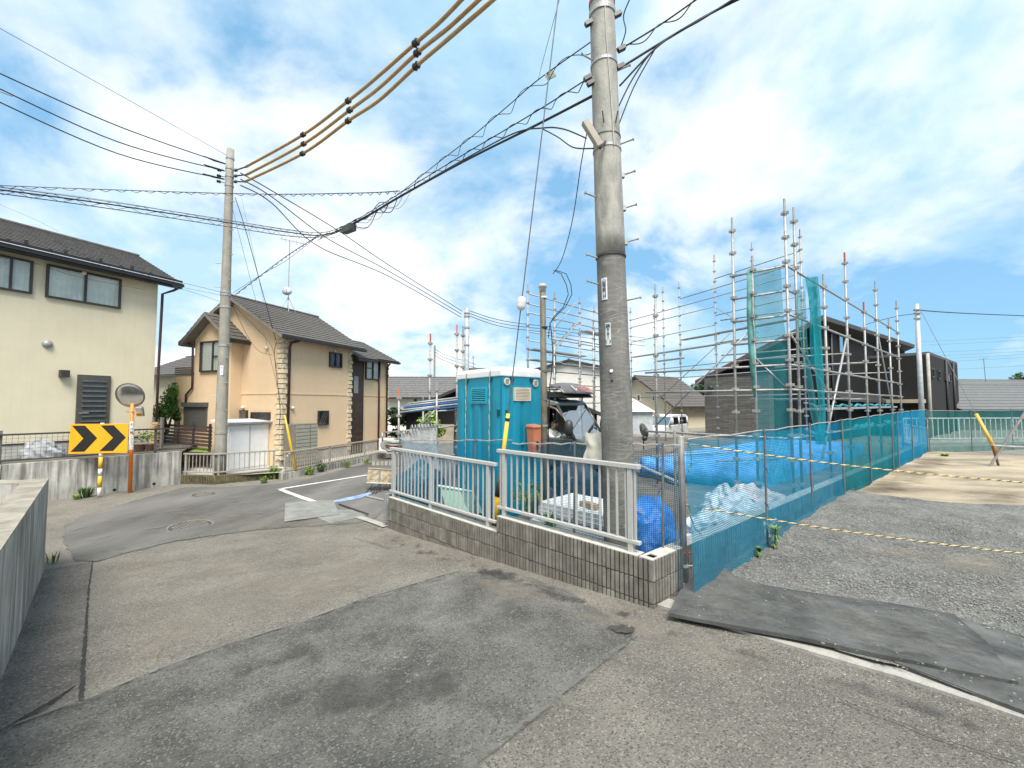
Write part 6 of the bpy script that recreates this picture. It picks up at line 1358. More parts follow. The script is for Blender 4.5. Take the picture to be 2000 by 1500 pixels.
srail(sc1, row(A0, dR_, 4.08, 3.5), row(A0, dR_, 1.75, .75), .0214, m_galv, 'brace'); srail(sc1, row(A0, dR_, .2, 3.1), row(A0, dR_, 2.9, 1.9), .017, None, 'brace'); srail(sc1, row(A0, dR_, 7.57, 4.2), row(A0, dR_, 9.7, 1.5), .017, None, 'brace')
srail(sc1, row(A0, dL_, 2.6, 1.35), row(A0, dL_, .5, 3.4), .015, None, 'brace'); srail(sc1, row(A0, dL_, .55, 2.75), row(A0, dL_, .05, 2.15), .015, None, 'brace')
for a, b in ((1.6, 3.4), (3.4, 5.2), (5.2, 7.0), (7.0, 8.8), (8.8, 10.6)):
    f_ = Fr(A0, dR_, -1); obj('plank', MB().fb(f_, a, b - .03, .02, .27, 1.74, 1.785), m_scaf, sc1)
    obj('rolled_net', MB().tube([f_.p(a + .3 * i, .12, 1.83 + .03 * math.sin(i * 2 + a)) for i in range(6)], [.028 + .012 * noise.noise(V((i * .9, a, 0))) for i in range(6)], 7), mat('teal_cloth', (.03, .26, .34), .8, var=.35, scale=9), sc1, smooth=True)
# cross tubes between the rows
for k, (t_, z) in enumerate(((2.36, 4.0), (2.36, 3.1), (4.08, 3.1), (6.0, 3.0), (4.08, 2.0), (6.0, 2.0), (7.57, 3.1), (9.55, 2.9))):
    q = row(A0, dR_, t_, z); srail(sc1, q, q + V((-1.5, 1.54, 0)), .018)
for t_ in (1.0, 4.3, 5.6, 8.2): obj('blue_wrap', MB().tube([row(A0, dR_, t_ + .22 * i, 1.28 + .05 * math.sin(i * 2.1 + t_)) for i in range(6)], [.03 + .025 * abs(math.sin(i * 1.7 + t_)) for i in range(6)], 7), mat('teal_cloth', (.03, .32, .42), .8, var=.3), sc1, smooth=True)
# hanging netting
def hang(name, rows_, m_, par, nu=10):
    """rows_: list of (left point, right point) from top to bottom"""
    k = len(rows_) - 1
    def fn(u, v):
        x = v * k; i = min(int(x), k - 1); f = x - i; a = rows_[i][0].lerp(rows_[i + 1][0], f); b = rows_[i][1].lerp(rows_[i + 1][1], f)
        p = a.lerp(b, u); return p + V((0, -1, 0)) * (.03 * math.sin(u * 9 + v * 4) + .03 * noise.noise(V((u * 4, v * 8, 1))))
    hgt = (rows_[0][0] - rows_[-1][0]).length; wd = (rows_[0][0] - rows_[0][1]).length
    return net(name, par, fn, nu, 30, wd, hgt, m_)
Yh = 7.65
hang('hanging_net', [(row(A0, dL_, .62, 4.42), row(A0, dL_, .10, 4.42)), (row(A0, dL_, .60, 3.4), row(A0, dL_, .06, 3.4)), (row(A0, dL_, .60, 2.7), row(A0, dL_, -.02, 2.7)), (row(A0, dL_, .58, 1.2), row(A0, dL_, .0, 1.2)), (row(A0, dL_, .55, .4), row(A0, dL_, .05, .4))], m_nt, sc1)
obj('rolled_net', MB().tube([row(A0, dL_, .60, 4.45), row(A0, dL_, .63, 3.6), row(A0, dL_, .60, 2.8), row(A0, dL_, .57, 2.0)], [.05, .045, .06, .03], 8), mat('teal_roll', (.10, .26, .24), .9, var=.3), sc1, smooth=True)
hang('hanging_net', [tuple(at(x, y, Yh) for x in xs) for y, xs in ((541, (1572, 1597)), (620, (1584, 1604)), (720, (1590, 1611)), (800, (1601, 1614)), (868, (1594, 1612)))], net_mat('teal_net_dense', (.03, .30, .33), .012, .5), sc1)
hang('hanging_net', [tuple(at(x, y, Yh - .05) for x in xs) for y, xs in ((570, (1553, 1572)), (640, (1557, 1575)), (700, (1566, 1582)), (760, (1575, 1592)), (830, (1588, 1606)), (868, (1598, 1614)))], m_nt, sc1)
hang('hanging_net', [tuple(at(x, y, Yh + .3) for x in xs) for y, xs in ((560, (1578, 1594)), (650, (1580, 1600)), (715, (1584, 1606)))], m_ng, sc1)
# rear row
sc2 = thing('scaffold', (9.44, 16, 0), 'rear row of the scaffold with planks seen through the near posts', 'scaffold', 'scaffolds round the building site')
O2, d2 = (9.44, 16.0), (-.399, .917); TT = [(-1.87, 448, m_red), (0, 474, None), (1.72, 498, m_red), (3.69, 551, None), (4.73, 560, None), (5.4, 595, None), (7.2, 600, None)]
for t_, py, tip in TT: q = row(O2, d2, t_, 0); spost(sc2, q.x, q.y, .0, zat(py, q.y), tip)
for z, a, b in ((7.26, -1.87, 1.72), (6.84, -1.87, 3.69), (6.47, -1.87, 7.2), (6.06, 1.72, 7.2), (5.66, -1.87, 1.72), (5.25, 1.72, 7.2), (4.4, -1.87, 7.2), (3.6, -1.87, 7.2), (3.1, -1.87, 7.2), (2.2, -1.87, 7.2)): srail(sc2, row(O2, d2, a, z), row(O2, d2, b, z))
def plank(par, o, d, a, b, z, w_=.25):
    f_ = Fr(o, d, 1); obj('plank', MB().fb(f_, a, b, 0, w_, z, z + .045), m_scaf, par)
    for t_ in (a + .05, b - .05): obj('bracket', MB().cyl(f_.p(t_, 0, z), f_.p(t_ + .02, 0, z - .28), .012, 5), m_scaf, par)
for a, b, z in ((-1.87, 0, 4.88), (0, 1.72, 4.88), (1.72, 3.69, 4.86), (3.69, 5.4, 4.0), (0, 1.72, 4.44), (1.72, 3.69, 4.4), (3.69, 5.4, 4.4), (5.4, 7.2, 4.4)): plank(sc2, O2, d2, a, b, z)
srail(sc2, row(O2, d2, 1.7, 6), row(O2, d2, -.2, 4.6), .017, None, 'brace'); srail(sc2, row(O2, d2, 5, 2.2), row(O2, d2, 1.0, 4.8), .017, None, 'brace')
# left side
sc3 = thing('scaffold', (.6, 16, 0), 'left side of the scaffold with stair seen above the van', 'scaffold', 'scaffolds round the building site')
O3, d3 = (.6, 16.0), (.699, .715); T3 = [(0, 556, None), (1.72, 571, None), (3.5, 580, None), (4.68, 597, None), (6.2, 640, None)]
for t_, py, tip in T3: q = row(O3, d3, t_, 0); spost(sc3, q.x, q.y, .0, zat(py, q.y), tip, 1.2)
for z in (6.2, 5.8, 5.45, 4.7, 4.35, 3.2, 2.5, 1.9): srail(sc3, row(O3, d3, 0, z), row(O3, d3, 6.2, z), .024)
for a, b, z in ((0, 1.72, 3.95), (1.72, 3.5, 3.95), (3.5, 6.2, 5.1), (0, 1.72, 3.55), (1.72, 3.5, 3.5), (3.5, 6.2, 3.5)): plank(sc3, O3, d3, a, b, z, .4)
o3b = V(O3) + V((-.715, .699)) * -1.1
for t_, py, tip in ((.3, 655, None), (1.9, 640, None), (2.9, 628, m_red), (3.8, 587, None)): q = row(o3b, d3, t_, 0); spost(sc3, q.x, q.y, .0, zat(py, q.y), tip, 1.2)
for z in (4.3, 3.7, 2.6): srail(sc3, row(o3b, d3, 0, z), row(o3b, d3, 4.2, z), .024)
s0, s1 = at(1082, 684, 17.2), at(1127, 630, 17.6)
for dy in (0, .5): obj('stair_string', MB().hexa([s0 + V((0, dy, -.06)), s1 + V((0, dy, -.06)), s1 + V((0, dy + .03, -.06)), s0 + V((0, dy + .03, -.06)), s0 + V((0, dy, .06)), s1 + V((0, dy, .06)), s1 + V((0, dy + .03, .06)), s0 + V((0, dy + .03, .06))]), m_galv, sc3)
for i in range(7): p = lerp(s0, s1, (i + .5) / 7); obj('stair_tread', MB().box(p + V((0, .26, .02)), .16, .46, .03), m_scaf, sc3)
srail(sc3, s0 + V((0, 0, .9)), s1 + V((0, 0, .9)), .02)
# posts standing in the front left of the site with a bundle of tubes
sc4 = thing('scaffold_rack', at(838, 880, 11.5), 'scaffold tube rack with orange tipped posts left of the toilet', 'scaffold rack')
for px, py, tip, Y_ in ((780, 757, m_orange, 10.6), (838, 652, m_red, 11.5), (853, 742, None, 10.8), (893, 634, m_orange, 11.5), (903, 637, None, 11.7), (828, 775, None, 12)):
    c = at(px, 800, Y_); spost(sc4, c.x, c.y, -.2, zat(py, Y_), tip, 1.1)
for a_, b_ in (((747, 845, 10.6), (853, 836, 10.8)), ((853, 836, 10.8), (905, 830, 11.7)), ((779, 806, 10.6), (853, 795, 10.8)), ((853, 803, 10.8), (905, 800, 11.7)), ((747, 845, 10.6), (747, 862, 10.6)), ((826, 828, 10.8), (853, 797, 10.8))): srail(sc4, at(*a_), at(*b_))
for i in range(9):
    r_, k_ = divmod(i, 5); a_, b_ = at(784 + 4 * k_, 806 - 4.2 * k_ - 5 * r_, 10.7 + .07 * k_), at(897, 794 - 4.2 * k_ - 5 * r_, 11.2 + .07 * k_)
    tag(obj('scaffold_tube', MB().cyl(a_, b_, .026, 8), m_galv if i % 3 else m_navy, smooth=True), ORD[i] + ' tube of the bundle on the scaffold rack, counted from the lower front', 'scaffold tube', 'tubes on the scaffold rack')
# pile of flat parts at the left end
for i in range(5): tag(obj('scaffold_part', MB().box(at(768, 882 - i * 5, 9.6), .32 - .02 * i, .5, .035, Matrix.Rotation(.3 + .1 * i, 3, 'Z')), mat('base_plate_grey', (.36, .34, .30)) if i != 2 else m_rust), ORD[i] + ' flat steel part from the bottom of the small pile behind the railing end', 'scaffold part', 'pile of flat scaffold parts')
# temporary blue roofed cage parts near slab: dark oval dish
c = at(1254, 842, 10.3); t = thing('satellite_dish', c - V((0, 0, .4)), 'dark oval dish standing at the edge of the blue tarpaulin', 'dish')
obj('dish', MB().lathe(c, [(.01, 0), (.12, .015), (.19, .05), (.185, .06), (.11, .03), (.01, .015)], 20, V((1, .25, .25))), mat('dish_dark', (.13, .125, .12), .4), t, smooth=True); obj('hub', MB().lathe(at(1259, 856, 10.2), [(.05, -.05), (.07, 0), (.05, .05)], 12, V((.5, -1, 0))), m_dark, t, smooth=True); obj('stand', MB().cyl(at(1257, 858, 10.25), at(1257, 878, 10.25), .015, 6), m_dark, t)
# ================================================================== houses behind
m_blk = mat('black_siding', (.019, .018, .018), .8, spec=.12, var=.15, scale=3, stretch=(.6, .6, 9), bump=.003); m_blkr = mat('black_roof', (.032, .028, .027), .55)
def brick_mat(name, c1, c2, sx, sy):
    m = mat(name, c1, .85); nt = m.node_tree; b = nt.nodes['Principled BSDF']; br_ = N(nt, 'ShaderNodeTexBrick', _Scale=1.0); br_.inputs['Color1'].default_value = (*c1, 1); br_.inputs['Color2'].default_value = (*c2, 1); br_.inputs['Mortar'].default_value = (*[x * .45 for x in c1], 1)
    br_.inputs['Brick Width'].default_value = sx; br_.inputs['Row Height'].default_value = sy; br_.inputs['Mortar Size'].default_value = .008
    tc = N(nt, 'ShaderNodeTexCoord'); sp_ = N(nt, 'ShaderNodeSeparateXYZ'); cb = N(nt, 'ShaderNodeCombineXYZ'); L(nt, tc.outputs['Object'], sp_.inputs[0]); L(nt, math_(nt, 'MULTIPLY', sp_.outputs[0], 1.41), cb.inputs[0]); L(nt, sp_.outputs[2], cb.inputs[1]); L(nt, cb.outputs[0], br_.inputs['Vector']); L(nt, br_.outputs[0], b.inputs['Base Color']); return m
m_sclad = brick_mat('stone_cladding', (.085, .08, .072), (.15, .14, .122), .55, .085)
B0 = V((14.9, 20.0)); fs_ = Fr(B0, (.817, .576), 1); fl2 = Fr(B0, (-.70, .72), 1)
if fl2.n.y > 0: fl2.n = -fl2.n
dh = thing('dark_house', (*B0, 0), 'long black house with a single pitched roof and stone clad end behind the scaffold', 'house')
LL, LF = 16.0, 5.0; zB, zF = zat(626, 20), 3.55
P4 = [fs_.p(0, 0, 0), fs_.p(LL, 0, 0), fs_.p(LL, 0, 0) + (fl2.p(LF, 0, 0) - fl2.p(0, 0, 0)), fl2.p(LF, 0, 0)]
zz_ = [zB, zB, zF, zF]
mb = MB().hexa([V((p.x, p.y, -.3)) for p in P4] + [V((p.x, p.y, z)) for p, z in zip(P4, zz_)]); obj('wall', mb, m_blk, dh)
ov = .5; cc4 = (P4[0] + P4[1] + P4[2] + P4[3]) / 4
q = [V((p.x, p.y, z)) + (V((p.x, p.y, 0)) - V((cc4.x, cc4.y, 0))).normalized() * ov for p, z in zip(P4, zz_)]
q = [fs_.p(-.6, .45, zB + .12), fs_.p(LL + .4, .45, zB + .12), fs_.p(LL + .4, .45, 0) + (fl2.p(LF + 1.0, 0, 0) - fl2.p(0, 0, 0)) + V((0, 0, zF - .35)), fs_.p(-.6, .45, 0) + (fl2.p(LF + 1.0, 0, 0) - fl2.p(0, 0, 0)) + V((0, 0, zF - .35))]
obj('roof', MB().hexa([p - V((0, 0, .22)) for p in q] + q), m_blkr, dh)
obj('fascia', MB().hexa([q[0] - V((0, .03, .26)), q[3] - V((0, .03, .26)), q[3] - V((0, .03, .0)) , q[0] - V((0, .03, .0)), q[0] + V((0, -.01, -.26)), q[3] + V((0, -.01, -.26)), q[3] + V((0, -.01, 0)), q[0] + V((0, -.01, 0))]), mat('fascia_brown', (.10, .07, .06), .6), dh)
a = PXW(fl2, .9, 1376, 1484, 734, 830); obj('stone_wall', MB().fb(fl2, a[0] - .4, a[1], .02, .9, -.3, a[3]), m_sclad, dh)
obj('wall_coping', MB().fb(fl2, a[0] - .42, a[1] + .03, .0, .93, a[3], a[3] + .06), m_blkr, dh); obj('wall_lamp', MB().lathe(fl2.p(a[1] - .35, .9, zat(757, 22)), [(.14, 0), (.16, .1), (.08, .2)], 12, V((fl2.n.x, fl2.n.y, 0))), m_black, dh)
for px0, px1, py0, py1 in ((1640, 1652, 655, 690), (1712, 1717, 685, 700), (1738, 1744, 688, 702), (1708, 1716, 772, 788), (1742, 1749, 772, 790)): window(dh, fs_, *PXW(fs_, 0, px0, px1, py0, py1), panes=1, curtain=px0 > 1700, fw_=.06)
a_ = PXW(fs_, 0, 1600, 1780, 740, 745); obj('lower_roof', MB().hexa([fs_.p(.5, 0, 2.2), fs_.p(LL, 0, 2.2), fs_.p(LL, 1.1, 1.95), fs_.p(.5, 1.1, 1.95), fs_.p(.5, 0, 2.45), fs_.p(LL, 0, 2.45), fs_.p(LL, 1.1, 2.05), fs_.p(.5, 1.1, 2.05)]), m_blkr, dh)
pipe(dh, [fs_.p(1.6, .08, zB), fs_.p(1.6, .08, -.2)], .06, m_black)
B2 = V((22.35, 22.0)); f2a = Fr(B2, (.80, .6), 1); f2b = Fr(B2, (-.55, .83), 1)
if f2b.n.y > 0: f2b.n = -f2b.n
d2_ = thing('dark_house', (*B2, 0), 'second black box shaped house at the right beside the grey pole', 'house')
z1 = zat(692, 22); e = fl2.p(6, 0, 0) - fl2.p(0, 0, 0); g = [V((*B2, 0)), f2a.p(10, 0, 0), f2a.p(10, 0, 0) + (f2b.p(4, 0, 0) - f2b.p(0, 0, 0)), f2b.p(4, 0, 0)]
obj('wall', MB().hexa([V((p.x, p.y, -.3)) for p in g] + [V((p.x, p.y, z1)) for p in g]), mat('charcoal_siding', (.030, .029, .028), .8, spec=.15, var=.1), d2_); obj('roof', MB().hexa([V((p.x, p.y, z1)) for p in g] + [V((p.x * 1.005, p.y * 1.005, z1 + .16)) for p in g]), m_blkr, d2_)
for px0, px1, py0, py1 in ((1819, 1824, 720, 737), (1832, 1836, 724, 740), (1845, 1849, 727, 743), (1851, 1857, 730, 746)): window(d2_, f2a, *PXW(f2a, 0, px0, px1, py0, py1), panes=1, curtain=False, fw_=.05)
for px in (1815, 1850, 1864): tt = tfx(px, f2a, .05); pipe(d2_, [f2a.p(tt, .06, z1), f2a.p(tt, .06, -.2)], .07, m_black if px > 1820 else m_concL)
obj('porch_slab', MB().fb(f2b, .2, 2.5, 0, 1.2, zat(787, 22), zat(780, 22)), mat('porch_beige', (.45, .38, .26), .7), d2_)
# grey pole
c = at(1800, 800, 16); t = thing('utility_pole', (c.x, c.y, 0), 'slim light grey steel pole in front of the black houses', 'utility pole', 'utility poles'); zt = zat(594, 16)
obj('shaft', MB().tube([(c.x, c.y, -.2), (c.x, c.y, zt)], .09, 14, True, .07), mat('pole_grey', (.40, .42, .42), .5, .2), t, smooth=True)
for py in (605, 612, 622): obj('band', MB().lathe((c.x, c.y, zat(py, 16)), [(.09, -.02), (.115, -.02), (.115, .02), (.09, .02)], 12), m_galv, t)
def bg_house(label, px, Y, d, T, Wd, py_e, py_r, wm, rm, rows=8, wins=(), zb=-.3, name='house', over=.4):
    c = at(px, 800, Y); f_ = Fr(c.xy, d, 1)
    if f_.n.y > 0: f_.n = -f_.n
    hh_ = gable_house(name, label, f_, T, Wd, zb, zat(py_e, Y), zat(py_r, Y + Wd * .4), wm, rm, rows, over, .3, group='houses in the background')
    for n_, w_ in enumerate(wins): window(hh_, f_, *PXW(f_, 0, *w_), panes=1, curtain=False, fw_=.06, fm=m_shed)
    return hh_, f_
m_crm2 = mat('pale_render', (.60, .53, .40), .9, var=.05); m_wht = mat('white_render', (.66, .64, .58), .9, var=.05); m_rg = mat('grey_roof', (.12, .115, .11), .75, var=.2, scale=6)
bg_house('cream house with grey roof beyond the scaffold rack', 745, 30, (1, .06), 6.4, 5, 772, 738, m_wht, m_rg, 9, ((807, 817, 772, 792),))
c = at(975, 800, 21); f_ = Fr((3.6, 17.5), (.12, 1), 1)
gable_house('dark_gable_house', 'dark house with broad gable half hidden behind the portable toilet', f_, 8, 8.4, -.4, zat(806, 17.5), zat(727, 17.5), m_blk, m_roofd, 8, .5, .5, group='houses in the background')
obj('pale_bay', MB().add([V((-4.0, 17.4, -.3)), V((-1.2, 17.6, -.3)), V((-1.2, 17.6, 1.0)), V((-4.0, 17.4, 1.0))], [(0, 1, 2, 3)]), mat('shutter_tan', (.33, .28, .2), .7), bpy.data.objects['dark_gable_house'])
c = at(1312, 800, 30); f3 = Fr(c.xy, (.85, .53), 1)
ph = gable_house('pale_house', 'pale beige house with brown tiled gable roof seen through the scaffold', f3, 4.6, 6.2, -.3, zat(787, 30), zat(735, 32), m_crm2, m_tile, 12, .5, .4, group='houses in the background', trim=mat('brown_trim', (.08, .05, .04), .6))
f3g = Fr(f3.o, (-f3.n.x, -f3.n.y), 1)
if f3g.n.y > 0: f3g.n = -f3g.n
for w_ in ((1244, 1252, 770, 784), (1274, 1281, 770, 784)): window(ph, f3g, *PXW(f3g, 0, *w_), panes=1, curtain=False, fw_=.08, fm=m_shed)
for w_ in ((1341, 1345, 790, 803), (1348, 1352, 790, 803)): window(ph, f3, *PXW(f3, 0, *w_), panes=1, curtain=False, fw_=.08, fm=m_shed)
c = at(1245, 800, 25); t = thing('garage', (c.x, c.y, -.3), 'small grey garage with white hipped roof beside the pale house', 'garage')
gx0, gx1 = at(1212, 800, 25).x, at(1278, 800, 25).x; z1 = zat(804, 25); z2 = zat(775, 26)
obj('wall', MB().hexa([V((gx0 + .1, 25, -.3)), V((gx1 - .1, 25, -.3)), V((gx1 - .1, 28, -.3)), V((gx0 + .1, 28, -.3)), V((gx0 + .1, 25, z1)), V((gx1 - .1, 25, z1)), V((gx1 - .1, 28, z1)), V((gx0 + .1, 28, z1))]), mat('garage_grey', (.42, .44, .45), .7), t)
obj('roof', MB().hexa([V((gx0, 24.8, z1)), V((gx1, 24.8, z1)), V((gx1, 28.2, z1)), V((gx0, 28.2, z1)), V((gx0 + .3, 26.3, z2)), V((gx1 - 1.1, 26.3, z2)), V((gx1 - 1.1, 26.7, z2)), V((gx0 + .3, 26.7, z2))]), m_shed, t)
c = at(1180, 800, 26); f5 = Fr(c.xy, (.35, .94), 1)
gable_house('white_house', 'off-white house with low gable behind the left side of the scaffold', f5, 7, 4.4, -.3, zat(718, 26), zat(702, 26), m_wht, m_rg, 8, .3, .3, group='houses in the background')
bg_house('house with wide grey tiled roof at the far right edge', 1872, 27, (1, .1), 16, 8, 797, 752, mat('dark_grey_wall', (.12, .115, .11), .8), mat('silver_tile', (.125, .122, .115), .5, var=.15, scale=4), 9)
bg_house('higher white house with tiled roof behind the wide grey roof', 1898, 40, (1, .1), 14, 7, 768, 742, m_wht, MT['silver_tile'], 8, ((1962, 1995, 770, 784),))
bg_house('small brown roofed house between the black house and the far right roofs', 1862, 44, (1, .1), 3.2, 6, 757, 744, m_crm2, m_tile, 6)
bg_house('distant dark roofed house just over the portable toilet roof', 905, 42, (1, .05), 4.5, 6, 742, 720, m_wht, m_tile, 6)
# trees behind
shrub('garden_tree', at(783, 880, 20), 2.1, .75, 1800, .09, m_leafd, 'sparse garden tree beside the far corner of the peach house', 'tree', 71, 'trees behind the site', 10)
shrub('garden_tree', at(842, 880, 16), 1.8, .55, 1400, .08, m_leafy, 'bright yellow green tree behind the leaning planks', 'tree', 72, 'trees behind the site', 9)
shrub('garden_tree', at(1365, 790, 40), 1.9, .9, 900, .13, m_leafd, 'small tree behind the right end of the pale house roof', 'tree', 73, 'trees behind the site', 8)
shrub('garden_tree', at(1989, 775, 46), 2.2, 1.6, 900, .15, m_leafd, 'dark tree top at the far right edge behind the roofs', 'tree', 74, 'trees behind the site', 8)
tag(obj('garden_hedge', MB().box(at(822, 868, 22), 3.2, .6, .5), m_leafd), 'low dark hedge behind the scaffold rack', 'hedge')
# ------------------------------------------------------------------ far right: railings, timber and pipes
fz = Fr(at(1812, 850, 15.2).xy, (.55, .84), 1)
if fz.n.x < 0: fz.n = -fz.n
white_al = mat('white_rail', (.62, .64, .64), .45)
lz = 3.6
railing(fz, 0, lz, .98, .36, .1, .1, 14, [(.05, .1), (1.2, .1), (2.4, .1), (3.5, .1)], 'white railing running away behind the teal net in the far corner', 'white railings at the back', n=0, mtl=white_al, name='white_railing', bw=.03)
obj('kerb_base', MB().fb(fz, -.1, lz, -.1, .1, 0, .22), m_concL, bpy.data.objects['white_railing'])
fy = Fr(fz.p(lz, 0, 0).xy, (1, .06), 1)
railing(fy, 0, 9, 1.25, .35, .1, .1, 36, [(.0, .1), (2.6, .1), (5.2, .1), (7.8, .1)], 'white railing crossing the back of the dirt lot parallel to the net', 'white railings at the back', n=0, mtl=white_al, name='white_railing', bw=.03)
tag(obj('low_wall', MB().fb(fy, 0, 9, -.1, .05, -.1, .28), m_concL), 'low concrete wall under the white railing at the back', 'wall')
sheet('back_gravel', [fb.p(.2, -.4, 0), fb.p(9, -.4, 0), fy.p(9, -.3, 0), fy.p(0, -.3, 0), fz.p(0, .3, 0)], mat('grey_soil', (.20, .185, .16), .95, var=.25, scale=4, bump=.02), .02, .02)
Yt = 11.2
tag(obj('scaffold_tube', MB().cyl(at(1931, 915, Yt), at(2060, 715, Yt - .3), .03, 8), mat('grey_tube', (.2, .19, .18), .6)), 'long grey pipe leaning to the right in the dirt lot', 'pipe', 'crossed pipes in the dirt lot')
tag(obj('scaffold_tube', MB().cyl(at(1953, 918, Yt + .1), at(1938, 870, Yt - .1), .028, 8), m_rust), 'rusty short pipe crossing the long leaning one', 'pipe', 'crossed pipes in the dirt lot')
tag(obj('scaffold_tube', MB().cyl(at(1934, 870, Yt - .05), at(2080, 877, Yt - .2), .024, 8), m_scaf), 'level pipe tied to the crossed pipes in the dirt lot', 'pipe', 'crossed pipes in the dirt lot')
g0_ = at(1948, 886, Yt + .1); t = thing('guy_wire', g0_, 'guy wire with orange yellow guard tube leaning left in the dirt lot', 'guy wire', 'guy wires'); obj('guard_tube', MB().cyl(g0_, at(1906, 808, Yt + .4), .042, 10), mat('guard_orange', (.62, .36, .06), .5), t, smooth=True); obj('strand', MB().cyl(at(1906, 808, Yt + .4), at(1798, 606, 15.8), .008, 5), m_wire, t)
# ================================================================== cables
m_cab = mat('cable_black', (.014, .014, .016), .5); m_cabb = mat('cable_thin', (.10, .13, .17), .5); m_tan = mat('tan_cover', (.40, .26, .11), .45, var=.12, scale=5)
def crom(P_, n=8):
    out = []
    for i in range(len(P_) - 1):
        p0, p1, p2, p3 = P_[max(0, i - 1)], P_[i], P_[i + 1], P_[min(len(P_) - 1, i + 2)]
        for k in range(n):
            t = k / n; out.append(.5 * ((2 * p1) + (p2 - p0) * t + (2 * p0 - 5 * p1 + 4 * p2 - p3) * t * t + (3 * p1 - p0 - 3 * p2 + p3) * t ** 3))
    out.append(P_[-1]); return out
def cable(pts, r, label, m_=None, name='power_cable', group='overhead cables', twist=0, n=8):
    q = crom([at(*p) for p in pts], n)
    if twist:
        th = thing(name, q[0], label, 'cable', group)
        obj('messenger_wire', MB().tube(q, r, 5), m_ or m_cab, th)
        out = []; tot = 0; fine = []
        for i in range(len(q) - 1):
            for k in range(6): fine.append(q[i].lerp(q[i + 1], k / 6))
        for i, p in enumerate(fine):
            if i: tot += (p - fine[i - 1]).length
            d = (fine[min(i + 1, len(fine) - 1)] - fine[max(i - 1, 0)]).normalized(); x = d.cross(V((0, 0, 1))).normalized(); y = x.cross(d); a = tot / twist * 6.283
            out.append(p + (x * math.cos(a) + y * math.sin(a)) * twist * .08 - V((0, 0, twist * .08)))
        obj('wound_wire', MB().tube(out, r * .7, 4), m_ or m_cab, th); return th
    return tag(obj(name, MB().tube(q, r, 6), m_ or m_cab, smooth=True), label, 'cable', group)
YL = LP.y
for k, l in enumerate((((480, 326), (592, 263), (680, 197), (735, 152), (812, 84), (860, 42), (905, -5)), ((482, 341), (593, 281), (683, 215), (740, 172), (815, 103), (875, 55), (940, -5)), ((478, 355), (591, 300), (680, 236), (740, 196), (813, 129), (880, 72), (968, -5)))):
    ys = [YL, 10.9, 9.4, 8.5, 7.6, 7.0, 6.4]; nm = ('top', 'middle', 'lowest')[k]
    th = thing('covered_power_line', at(*l[0], ys[0]), nm + ' of the three thick tan covered power lines overhead', 'power line', 'tan covered power lines')
    obj('cover', MB().tube(crom([at(x, y, Y_) for (x, y), Y_ in zip(l, ys)]), .036, 8), m_tan, th, smooth=True)
    obj('lead_in', MB().tube([lp(zat(336 + 11 * k, YL)) + V((.25, -.1, 0)), at(*l[0], ys[0])], .02, 6), m_cab, th)
    ex = crom([at(x, y, Y_) for (x, y), Y_ in zip(l, ys)], 1)
    for i in (1, 2, 4):
        d = (ex[i + 1] - ex[i - 1]).normalized(); obj('clamp', MB().cyl(ex[i] - d * .07, ex[i] + d * .07, .055, 8), m_black, th)
        for j in (-1, 1): obj('clamp_ring', MB().cyl(ex[i] + d * (.04 * j - .01), ex[i] + d * (.04 * j + .01), .066, 8), m_dark, th)
for k, (a_, b_, c_) in enumerate((((-60, 116), (230, 246), (440, 320)), ((-60, 145), (230, 277), (440, 334)), ((-60, 172), (230, 300), (438, 350)))):
    nm = ('upper', 'middle', 'lower')[k]; cable([(*a_, 8.2), (*b_, 10.4), (*c_, YL)], .014, nm + ' black power cable from the pale pole to the upper left')
    d_ = at(*c_, YL) - at(a_[0] + 380, a_[1] + 160, 11.4); 
    tag(obj('cable_grip', MB().tube([at(c_[0] - 42, c_[1] - 15 + 2 * k, 11.75), at(c_[0] - 22, c_[1] - 7 + k, 12.0), at(c_[0], c_[1], YL)], [.015, .03, .022], 7), m_cab, smooth=True), 'black cable grip on the ' + nm + ' cable left of the pale pole', 'cable grip', 'cable grips')
cable([(-60, 22, 8.5), (220, 178, 10.5), (446, 305, YL)], .007, 'thin wire rising to the top left from the pale pole', m_cabb)
for k, (y0, xm, ym, x1, y1) in enumerate(((338, 660, 450, 903, 608), (350, 640, 466, 902, 614), (362, 620, 480, 901, 620))):
    cable([(470, y0, YL), (530, y0 + 34, 13.6), (xm, ym, 16.5), (760, ym + 68 - 4 * k, 19), (x1, y1, 24)], .017, ('uppermost', 'central', 'lowermost')[k] + ' cable from the pale pole to the grey distant pole')
    cable([(914, 606 + 5 * k, 24), (985, 627 + 6 * k, 26), (1090, 640 + 6 * k, 30), (1260, 660 + 8 * k, 38)], .018, ('first', 'second', 'third')[k] + ' far cable leading right from the grey distant pole')
